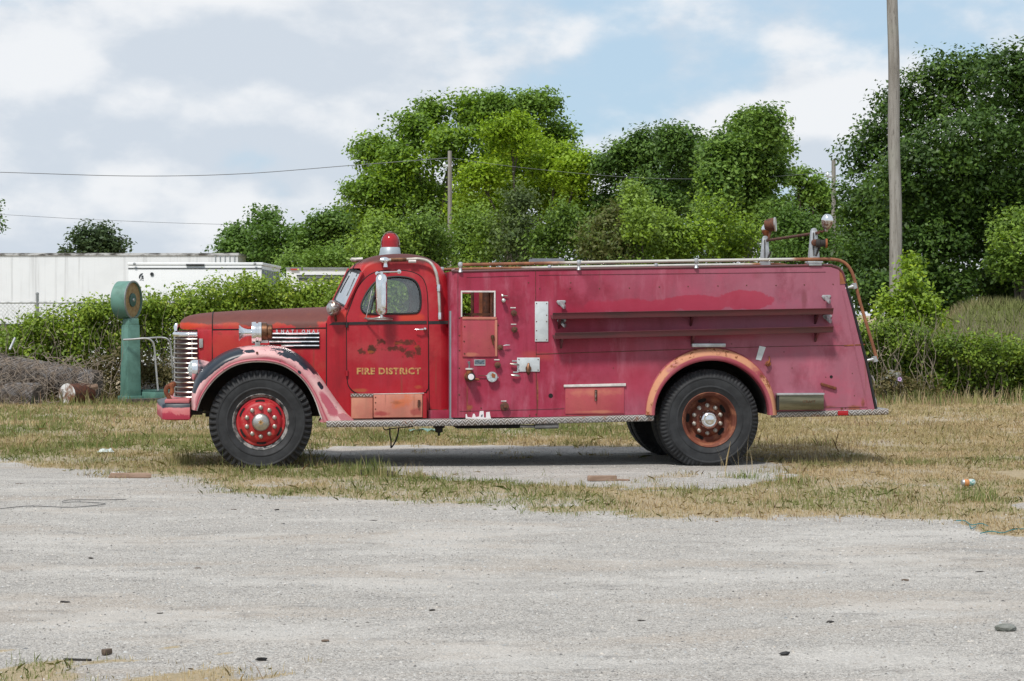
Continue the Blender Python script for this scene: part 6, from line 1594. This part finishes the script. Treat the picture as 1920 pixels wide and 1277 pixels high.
# ------------------------------------------------------------------ platform scale
simple('teal_paint', srgb(104, 148, 136), .5, 0, 0, 5, srgb(88, 128, 116), .1)
simple('teal_dark', srgb(72, 108, 102), .5, 0, .15, 5)
simple('dial_face', srgb(172, 146, 104), .6, 0, 0, 14, srgb(150, 118, 78))
simple('steel_tube', (.50, .50, .50), .38, .8, .2, 12)
SD = 39.0
sc_ = thing('platform_scale', 'green platform weighing scale with round dial head left of the bumper', 'scale', tuple(QD(250, HOR, SD).xy) + (0,))
ex_ = (Vector((CT, -ST, 0)) * math.cos(rad(42)) + Vector((ST, CT, 0)) * math.sin(rad(42)))     # platform direction: right and away
ey_ = Vector((-ex_.y, ex_.x, 0)); sp0 = QD(247, HOR, SD); sp0.z = 0
def SP(x, y, z): return sp0 + ex_ * x + ey_ * y + Vector((0, 0, z))
def sbox(x0, x1, y0, y1, z0, z1, t=1.0):
    cx_, cy_ = (x0 + x1) / 2, (y0 + y1) / 2
    P = [SP(x, y, z0) for x, y in ((x0, y0), (x1, y0), (x1, y1), (x0, y1))] + [SP(cx_ + (x - cx_) * t, cy_ + (y - cy_) * t, z1) for x, y in ((x0, y0), (x1, y0), (x1, y1), (x0, y1))]
    return MB().prism(P)
zs = lambda v: zat(v, SD)
sbox(-.17, .12, -.13, .13, .06, zs(609), .86).build('column', M['teal_paint'], sc_, bevel=.015)
sbox(-.20, .15, -.16, .16, .0, .10).build('column_foot', M['teal_paint'], sc_, bevel=.015)
sbox(-.135, .09, -.11, .11, zs(609.5), zs(597), .92).build('neck', M['teal_paint'], sc_, bevel=.012)
fnorm = (Vector((CT, -ST, 0)) * math.sin(rad(73)) - Vector((ST, CT, 0)) * math.cos(rad(73)))
dc = QD(249.5, 562.5, SD); R_ = 35.5 * SD / FPX
hd = MB().lathe([(0, -.30), (R_ * .9, -.295), (R_, -.27), (R_, -.012), (R_ * 1.02, -.01), (R_ * 1.02, .012), (R_ * .93, .014), (R_ * .93, -.02)], dc, fnorm, 40, False).build('dial_head', M['teal_paint'], sc_)
MB().lathe([(R_ * .93, -.018), (0, -.017)], dc, fnorm, 40).build('dial_face', M['dial_face'], hd)
MB().lathe([(R_ * .36, -.016), (R_ * .36, .004), (R_ * .30, .008), (0, .01)], dc, fnorm, 28).build('dial_hub', M['teal_dark'], hd)
MB().lathe([(R_ * .10, .01), (R_ * .08, .03), (0, .032)], dc, fnorm, 16).build('dial_pin', M['aluminium'], hd)
MB().lathe([(R_ * 1.025, .0), (R_ * 1.03, .014), (R_ * .95, .018), (R_ * .95, .01)], dc, fnorm, 40, False).build('dial_bezel', M['galvanised'], hd)
sbox(.15, 1.15, -.55, .40, .03, .17).build('platform', M['teal_paint'], sc_, bevel=.02)
sbox(.17, 1.13, -.53, .38, .172, .20).build('platform_deck', M['teal_dark'], sc_)
def rail_(pts): MB().tube(cr([QD(*p) for p in pts], 5), .019, 8).build('guard_rail', M['steel_tube'], sc_)
rail_([(231, 637, 38.7), (250, 636, 38.75), (272, 634.5, 38.8), (283, 638, 38.82), (289, 650, 38.85), (292, 685, 38.86), (297, 741, 38.86)])
rail_([(247, 637, 39.3), (280, 634, 39.4), (303, 633, 39.5), (315, 637, 39.52), (320, 650, 39.55), (323, 690, 39.56), (326, 728, 39.56)])
sbox(-.5, 1.5, -.8, -.6, 0, .07).build('timber_sleeper', M['bark'], sc_)

# ------------------------------------------------------------------ scrap by the fence
simple('wire_grey', (.22, .21, .21), .6, .3, 0, 8, (.20, .15, .11)); simple('roll_core', (.10, .085, .075), .95, 0, .4, 10)
def wire_roll(label, a, b, r, seed):
    a, b = Vector(a), Vector(b); ax_ = (b - a).normalized(); L = (b - a).length
    root = thing('wire_mesh_roll', label, 'wire roll', (a.x, a.y, 0), 'rolls of old fence wire')
    s_ = ax_.orthogonal().normalized(); t_ = ax_.cross(s_); rr_ = random.Random(seed)
    MB().lathe([(r * .5, 0), (r * .84, 0), (r * .88, L * .5), (r * .84, L), (r * .5, L)], a, ax_, 20).build('core', M['roll_core'], root)
    mb = MB()
    for k in range(46):
        for sg in (1, -1):
            ph = 2 * math.pi * k / 46 + rr_.uniform(-.05, .05); n = 22; pts = []
            for i in range(n + 1):
                l = L * i / n; an = ph + sg * l / r * 1.0; q = r * (.93 + .07 * math.sin(k * 1.7 + i) + rr_.uniform(-.02, .02))
                pts.append(a + ax_ * l + s_ * math.cos(an) * q + t_ * math.sin(an) * q)
            mb.tube(pts, .0042, 3, False)
    mb.build('wire', M['wire_grey'], root, smooth=False, fix=False)['kind'] = 'stuff'
    dv = MB()
    for k in range(110):
        p = a + ax_ * rr_.uniform(0, L) + s_ * rr_.uniform(-r, r) + Vector((0, 0, r * rr_.uniform(.2, 1.0))); pts = [p]; q = p.copy()
        for i in range(6):
            q = q + Vector((rr_.uniform(-.14, .16), rr_.uniform(-.16, .02), rr_.uniform(-.16, .08))); q.z = max(q.z, .01); pts.append(q.copy())
        dv.tube(cr(pts, 3), [.007 * (1 - .03 * i) for i in range(19)], 4, False)
    dv.build('dead_vines', M['dead_vine'], root, fix=False)['kind'] = 'stuff'
    return root
wire_roll('upper roll of grey chain link wire sloping down, tangled with dead vines', QD(-110, 672, 39.2), QD(182, 722, 38.4), .27, 3)
wire_roll('lower roll of grey chain link wire resting on the grass at the left edge', QD(-90, 738, 38.1), QD(72, 745, 37.6), .25, 4)
drum = thing('rusty_drum', 'white rusty drum lying on its side in front of the wire rolls', 'drum', tuple(QD(130, HOR, 37.6).xy) + (0,))
simple('drum_white', (.66, .67, .67), .55, 0, 0, 6, (.16, .07, .03))
dcn = QD(126, 744, 37.6); dcn.z = .18; da = (Vector((CT, -ST, 0)) * -.50 - Vector((ST, CT, 0)) * .86)
MB().lathe([(.17, -.55), (.18, -.53), (.178, 0)], dcn, da, 22).build('shell', M['rust_dark'], drum)
MB().lathe([(.178, -.01), (.186, 0), (.182, .01), (.16, .012), (0, .02)], dcn, da, 22).build('end_cap', M['drum_white'], drum)
simple('old_board', (.30, .205, .15), .85, 0, 0, 5, (.20, .13, .09), .4, stretch=(1, 1, 8))
pl_ = MB().tube([QD(136, 733, 37.7), QD(183, 724.5, 38.0)], (.05, .018), 4, True, (0, 0, 1)).build('old_plank', M['old_board']); tag(pl_, 'old brown plank leaning across the white drum', 'plank')
br_ = MB()
for pts in ([(0, 668), (8, 672), (14, 682), (24, 686)], [(0, 680), (8, 684), (14, 682)], [(62, 668), (72, 680), (84, 694), (88, 708), (89, 730), (87, 750), (95, 755), (112, 752)], [(85, 671), (108, 671), (122, 682), (134, 690)], [(44, 688), (52, 698), (64, 708), (76, 714)]):
    br_.tube(cr([QD(u, v, 37.5) for u, v in pts], 4), .008, 5, False)
for k in range(70):
    u0_, v0_ = random.uniform(-40, 190), random.uniform(672, 745); dd_ = random.uniform(37.4, 38.6); q = QD(u0_, v0_, dd_); pts = [q.copy()]
    for i in range(5):
        q = q + Vector((random.uniform(-.18, .22), random.uniform(-.1, .05), random.uniform(-.14, .12))); q.z = max(q.z, .01); pts.append(q.copy())
    br_.tube(cr(pts, 3), [.007 - .0003 * i for i in range(16)], 4, False)
tag(br_.build('dead_branch', M['dead_vine'], None, fix=False), 'pale bare creeper stems trailing over the wire rolls', 'creeper', kind='stuff')
pp_ = MB().tube([QD(18, 656, 38.6), QD(28, 634, 38.8)], .022, 8).build('pipe_stub', M['aluminium']); tag(pp_, 'short pale pipe sticking up out of the upper wire roll', 'pipe')
# concrete lump at the right
simple('old_concrete', (.22, .225, .215), .9, 0, 0, 6, (.09, .10, .075), .8)
def rock(name, label, c, r, seed, mat, cat):
    rr_ = random.Random(seed); bm = bmesh.new(); bmesh.ops.create_icosphere(bm, subdivisions=3, radius=1.0)
    ph = [(rr_.uniform(1, 3), rr_.uniform(1, 3), rr_.uniform(1, 3), rr_.uniform(0, 6)) for _ in range(6)]
    for v in bm.verts:
        k = 1 + .10 * sum(math.sin(a * v.co.x + b * v.co.y + d * v.co.z + e) for a, b, d, e in ph) / 1.5 + rr_.uniform(-.05, .05)
        v.co = Vector((v.co.x * r[0] * k, v.co.y * r[1] * k, v.co.z * r[2] * k)) + Vector(c)
    me = bpy.data.meshes.new(name); bm.to_mesh(me); bm.free(); o = link(name, me, mat, None, True, 30); tag(o, label, cat); return o
def hull0(name, mat, c, r, n, seed):
    rr_ = random.Random(seed); bm = bmesh.new()
    for k in range(n):
        d = Vector((rr_.gauss(0, 1), rr_.gauss(0, 1), rr_.gauss(0, 1))).normalized() * rr_.uniform(.8, 1.12)
        bm.verts.new((c[0] + d.x * r[0], c[1] + d.y * r[1], max(0.0, c[2] + d.z * r[2])))
    bmesh.ops.convex_hull(bm, input=bm.verts)
    for v in [v for v in bm.verts if not v.link_faces]: bm.verts.remove(v)
    me = bpy.data.meshes.new(name); bm.to_mesh(me); bm.free(); return link(name, me, mat, None, False)
c_ = QD(1672, 706, 39.8); c_.z = .24
tag(hull0('concrete_lump', M['old_concrete'], c_, (.30, .24, .30), 26, 5), 'grey broken concrete lump half hidden in the hedge right of the truck', 'concrete')
simple('petal', (.50, .34, .62), .6)
fl = thing('flower', 'single pale purple flower in the hedge right of the truck', 'flower', tuple(QD(1687, 711, 38.9)))
for k in range(5):
    a = 2 * math.pi * k / 5; c0_ = QD(1687, 711, 38.9); d_ = rt * math.cos(a) + Vector((0, 0, 1)) * math.sin(a); e_ = rt * -math.sin(a) + Vector((0, 0, 1)) * math.cos(a)
    MB().add([c0_ + d_ * .008, c0_ + d_ * .03 + e_ * .020, c0_ + d_ * .042, c0_ + d_ * .03 - e_ * .020], [(0, 1, 2, 3)]).build('petal', M['petal'], fl, smooth=False)
MB().tube([QD(1687, 711, 38.9) + nn * .01, Vector((*QD(1690, 711, 39.0).xy, 0))], .004, 5).build('stem', M['bark'], fl)

# ------------------------------------------------------------------ poles and lines
def wood_fn(N):
    g = N.noise(10, 6, .68, stretch=(1, 1, .06)); k = N.noise(34, 4, .7, stretch=(1, 1, .10))
    c = N.mix(N.step(g, .34, .66), (.30, .285, .26), (.175, .16, .14)); c = N.mix(N.mul(N.step(k, .56, .68), .75), c, (.07, .06, .052))
    c = N.mix(N.mul(N.step(N.noise(1.1, 4), .5, .7), .35), c, (.26, .265, .22))
    return dict(color=c, rough=.9, bump=k, bstr=.7, bdist=.02)
M['pole_wood'] = material('pole_wood', wood_fn)
PD = 47.0
up = thing('utility_pole', 'tall weathered wooden pole at the right, cut by the top of the picture', 'pole', (*QD(1682.5, HOR, PD).xy, 0))
pa = QD(1683, HOR, PD); pa.z = -.1; pb_ = QD(1671, -200, PD)
pts = [pa.lerp(pb_, k / 24) + Vector((.012 * math.sin(k * .9), 0, 0)) for k in range(25)]
MB().tube(pts, [(12.6 - 3.0 * k / 24) * PD / FPX for k in range(25)], 16).build('shaft', M['pole_wood'], up)
yb_ = pa.lerp(pb_, (zat(575, PD) + .1) / (pb_.z + .1)); MB().lathe([(12.9 * PD / FPX, 0), (12.9 * PD / FPX, .09)], yb_, (0, 0, 1), 16).build('yellow_band', M['yellow_paint'], up)
P2 = 100.0
def far_pole(u, vtop, label, w=4.6):
    r = thing('utility_pole', label, 'pole', (*QD(u, HOR, P2).xy, 0)); a = QD(u, HOR, P2); a.z = -.1; b = QD(u, vtop, P2)
    MB().tube([a, b], [w * P2 / FPX * 1.1, w * P2 / FPX * .85], 10).build('shaft', M['pole_wood'], r)
    c = b - Vector((0, 0, .55)); MB().tube([c - rt * .22, c + rt * .10], .05, 6).lathe([(.05, 0), (.07, .06), (.03, .14), (0, .15)], c - rt * .2, (0, 0, 1), 8).build('insulator', M['alu_plate'], r)
    return b
P2 = 78.5
t1 = far_pole(843.5, 283, 'thin wooden pole standing before the tall green clump of trees')
P2 = 72.0
t2 = far_pole(1563, 300, 'pole top half hidden by the left edge of the big oak')
simple('line_grey', (.10, .11, .12), .6)
def cable(label, pts, r=.012):
    o = MB().tube(cr(pts, 10), r, 5, False).build('power_line', M['line_grey'], None, fix=False); tag(o, label, 'power line', 'power lines')
p0 = QD(-300, 315, 78.5)
cable('power line running left from the thin pole across the cloudy sky', [p0, QD(0, 323, 78.5), QD(250, 330, 78.5), QD(450, 326, 78.5), QD(660, 310, 78.5), t1 - Vector((0, 0, .25))], .013)
cable('power line sagging between the thin pole and the hidden pole', [t1 - Vector((0, 0, .25)), QD(960, 312, 77.5), QD(1120, 328, 76), QD(1250, 335, 75), QD(1400, 334, 73.5), t2 - Vector((0, 0, .4))], .007)
cable('lower faint wire crossing the sky above the white trailers', [QD(-300, 385, 99), QD(0, 402, 98), QD(200, 413, 98), QD(450, 421, 98), QD(700, 418, 98)], .009)

# ------------------------------------------------------------------ litter
def on(u, v, dz=0.0):
    p = G(u, v); p.z = float(gz(np.array([p.x]), np.array([p.y]))[0]) + dz; return p
can = thing('drink_can', 'crushed drink can with white and orange print lying in the grass', 'can', tuple(on(1816, 912)))
cp = on(1804, 912, .045); cd = Vector((CT, -ST, 0)) * .97 + Vector((ST, CT, 0)) * .2
MB().lathe([(.022, -.004), (.027, 0), (.033, .014)], cp, cd, 18).build('lid', M['aluminium'], can)
simple('can_orange', (.62, .27, .10), .35, .2, .3, 30); simple('can_teal', (.06, .30, .28), .35, .2, 0, 60, (.62, .64, .62))
MB().lathe([(.033, .014), (.033, .060)], cp, cd, 18).build('orange_print', M['can_orange'], can)
MB().lathe([(.033, .060), (.033, .108), (.026, .120), (.022, .118)], cp, cd, 18).build('white_print', M['can_teal'], can)
def hull(name, mat, c, r, ang, n, seed):
    rr_ = random.Random(seed); bm = bmesh.new(); ca, sa = math.cos(ang), math.sin(ang)
    for k in range(n):
        d = Vector((rr_.gauss(0, 1), rr_.gauss(0, 1), rr_.gauss(0, 1))).normalized() * rr_.uniform(.75, 1.1); x, y = d.x * r[0], d.y * r[1]
        bm.verts.new((c[0] + x * ca - y * sa, c[1] + x * sa + y * ca, c[2] + d.z * r[2]))
    bmesh.ops.convex_hull(bm, input=bm.verts); 
    for v in [v for v in bm.verts if not v.link_faces]: bm.verts.remove(v)
    me = bpy.data.meshes.new(name); bm.to_mesh(me); bm.free(); return link(name, me, mat, None, False)
def slab(name, label, cat, u, v, L, Wd, H, ang, mat, grp=None, dz=0.0):
    if name in ('bark_chip', 'rubber_scrap'):
        return tag(hull(name, mat, on(u, v, H * .35), (L / 2, Wd / 2, H / 2), ang, 16, int(u)), label, cat, grp)
    c = on(u, v, H / 2 - .001 + dz); e = Vector((math.cos(ang), math.sin(ang), 0)); f = Vector((-e.y, e.x, 0)); rr_ = random.Random(int(u * 7 + v)); pts = []
    for s in (-1, 1):
        for (a, b) in ((-1, -1), (1, -1), (1, 1), (-1, 1)):
            pts.append(c + e * a * L / 2 * rr_.uniform(.85, 1.1) + f * b * Wd / 2 * rr_.uniform(.6, 1.1) + Vector((0, 0, s * H / 2 * rr_.uniform(.7, 1.1))))
    return tag(MB().prism(pts).build(name, mat, None, bevel=min(H, Wd) * .2), label, cat, grp)
slab('timber_piece', 'brown timber offcut lying at the gravel edge on the left', 'timber', 243, 894, .40, .07, .05, -.12, M['old_board'])
slab('timber_piece', 'short brown wood block lying on the bare gravel by the rear wheel', 'timber', 1128, 904, .27, .07, .055, .1, M['old_board'])
slab('wood_sliver', 'thin wood sliver beside the short brown block', 'wood', 1166, 903, .16, .03, .02, -.5, M['old_board'])
slab('paper_scrap', 'flat white paper scrap above the left timber offcut', 'paper', 222, 885, .16, .12, .006, .3, M['sticker_white'])
simple('thin_plastic', (.52, .60, .58), .3, 0, .25, 30)
pv = []; c0_ = on(198, 850)
rows = [[c0_ + Vector((-.09 + .03 * i, -.06 + .03 * j, .012 + random.uniform(0, .055) * (1 if 0 < i < 6 and 0 < j < 4 else .1))) for i in range(7)] for j in range(5)]
tag(MB().grid(rows).build('plastic_bag', M['thin_plastic'], None, smooth=False), 'crumpled clear plastic bag in the grass at the left', 'bag')
c0_ = on(795, 812); rows = [[c0_ + Vector((-.20 + .06 * i, -.06 + .03 * j, .03 + random.uniform(0, .05))) for i in range(8)] for j in range(5)]
simple('teal_plastic', (.17, .30, .27), .5, 0, .3, 20)
tag(MB().grid(rows).build('plastic_scrap', M['teal_plastic'], None, smooth=False), 'pale teal plastic scrap in the grass seen under the truck', 'plastic')
tw = MB()
for pts in ([(1793, 976), (1808, 978), (1822, 984), (1840, 983), (1852, 986)], [(1818, 985), (1822, 991), (1830, 986)], [(1838, 998), (1858, 996), (1880, 997), (1900, 993), (1930, 990)]):
    tw.tube(cr([on(u, v, .012 + .006 * (i % 2)) for i, (u, v) in enumerate(pts)], 5), .004, 5)
simple('twine_teal', (.02, .19, .21), .6, 0, .3, 30); tag(tw.build('twine', M['twine_teal'], None, fix=False), 'frayed teal twine lying at the grass edge on the right', 'twine')
wi = MB().tube(cr([on(u, v, .008) for u, v in ((0, 955), (60, 950), (130, 952), (185, 947), (195, 944), (150, 942), (118, 943), (130, 939), (190, 938), (237, 936))], 5), .0028, 5)
tag(wi.build('bent_wire', M['dark_trim'], None, fix=False), 'thin bent dark wire lying on the gravel at the left', 'wire')
rs = MB().grid([[on(u, v - 3, .03), on(u, v, .035), on(u, v + 2, .01)] for u, v in ((674, 889), (690, 887), (705, 885), (720, 889), (737, 892))])
tag(rs.build('rubber_strip', M['rubber_black'], None), 'black rubber strip under the green tuft in front of the truck', 'rubber')
simple('dark_chip', (.045, .04, .037), .85, 0, .4, 30); simple('bark_chip', (.12, .085, .06), .9, 0, .4, 30)
chips = [(699, 976, .10, .03, 'flat dark chip on the gravel just below the grass edge under the cab door'), (520, 957, .08, .02, 'thin dark chip on the gravel below the front wheel, right one of two'), (438, 955, .08, .025, 'thin dark chip on the gravel below the front wheel, left one of two'),
    (170, 1048, .045, .03, 'small dark chip at the left, below the bent wire'), (370, 1067, .06, .03, 'dark chip on open gravel left of centre, level with the middle of the lot'), (122, 1131, .08, .04, 'larger dark chip low at the left above the dry grass patch'), (300, 1151, .05, .03, 'small dark chip low at the left, right of the larger chip'),
    (810, 1144, .05, .03, 'small dark chip near the middle of the foreground gravel'), (37, 907, .10, .03, 'brown chip near the left edge just below the grass'), (1697, 1084, .075, .03, 'dark chip on the gravel below the tail of the truck'), (1837, 1068, .08, .02, 'thin dark chip near the right edge below the can'),
    (1555, 1167, .06, .04, 'grey brown chip in the right foreground above the thick rubber scrap'), (1202, 1163, .06, .02, 'thin dark chip in the foreground right of centre'), (612, 1204, .07, .05, 'dark lump in the foreground above the oval rubber scrap'), (1245, 918, .10, .05, 'dark chip in the grass strip before the rear wheel'), (1640, 884, .12, .06, 'dark clod on the bare spot behind the rear wheel')]
for i, (u, v, L, w, lab) in enumerate(chips):
    slab('bark_chip', lab, 'chip', u, v, L * .9, w * .7, .008 + .006 * (i % 2), random.uniform(-.5, .5), random.choice((M['dark_chip'], M['bark_chip'])), 'dark chips scattered on the gravel')
slab('rubber_scrap', 'oval black rubber scrap near the bottom edge on the left', 'rubber', 490, 1239, .07, .03, .022, .1, M['rubber_black'])
slab('rubber_scrap', 'thick black rubber scrap near the bottom edge right of centre', 'rubber', 1472, 1224, .06, .03, .024, .0, M['rubber_black'])
slab('stick', 'thin dark stick lying in the dry grass at bottom left', 'stick', 145, 1237, .13, .012, .012, -.3, M['dark_chip'])
slab('dead_leaf', 'curled brown leaf standing in the dry grass at bottom left', 'leaf', 200, 1226, .06, .03, .03, 1.0, M['bark_chip'])
c_ = on(1885, 1182); c_.z += .012; rock('pebble', 'large bluish grey pebble on the gravel at the right edge', c_, (.055, .04, .024), 8, M['old_concrete'], 'pebble')
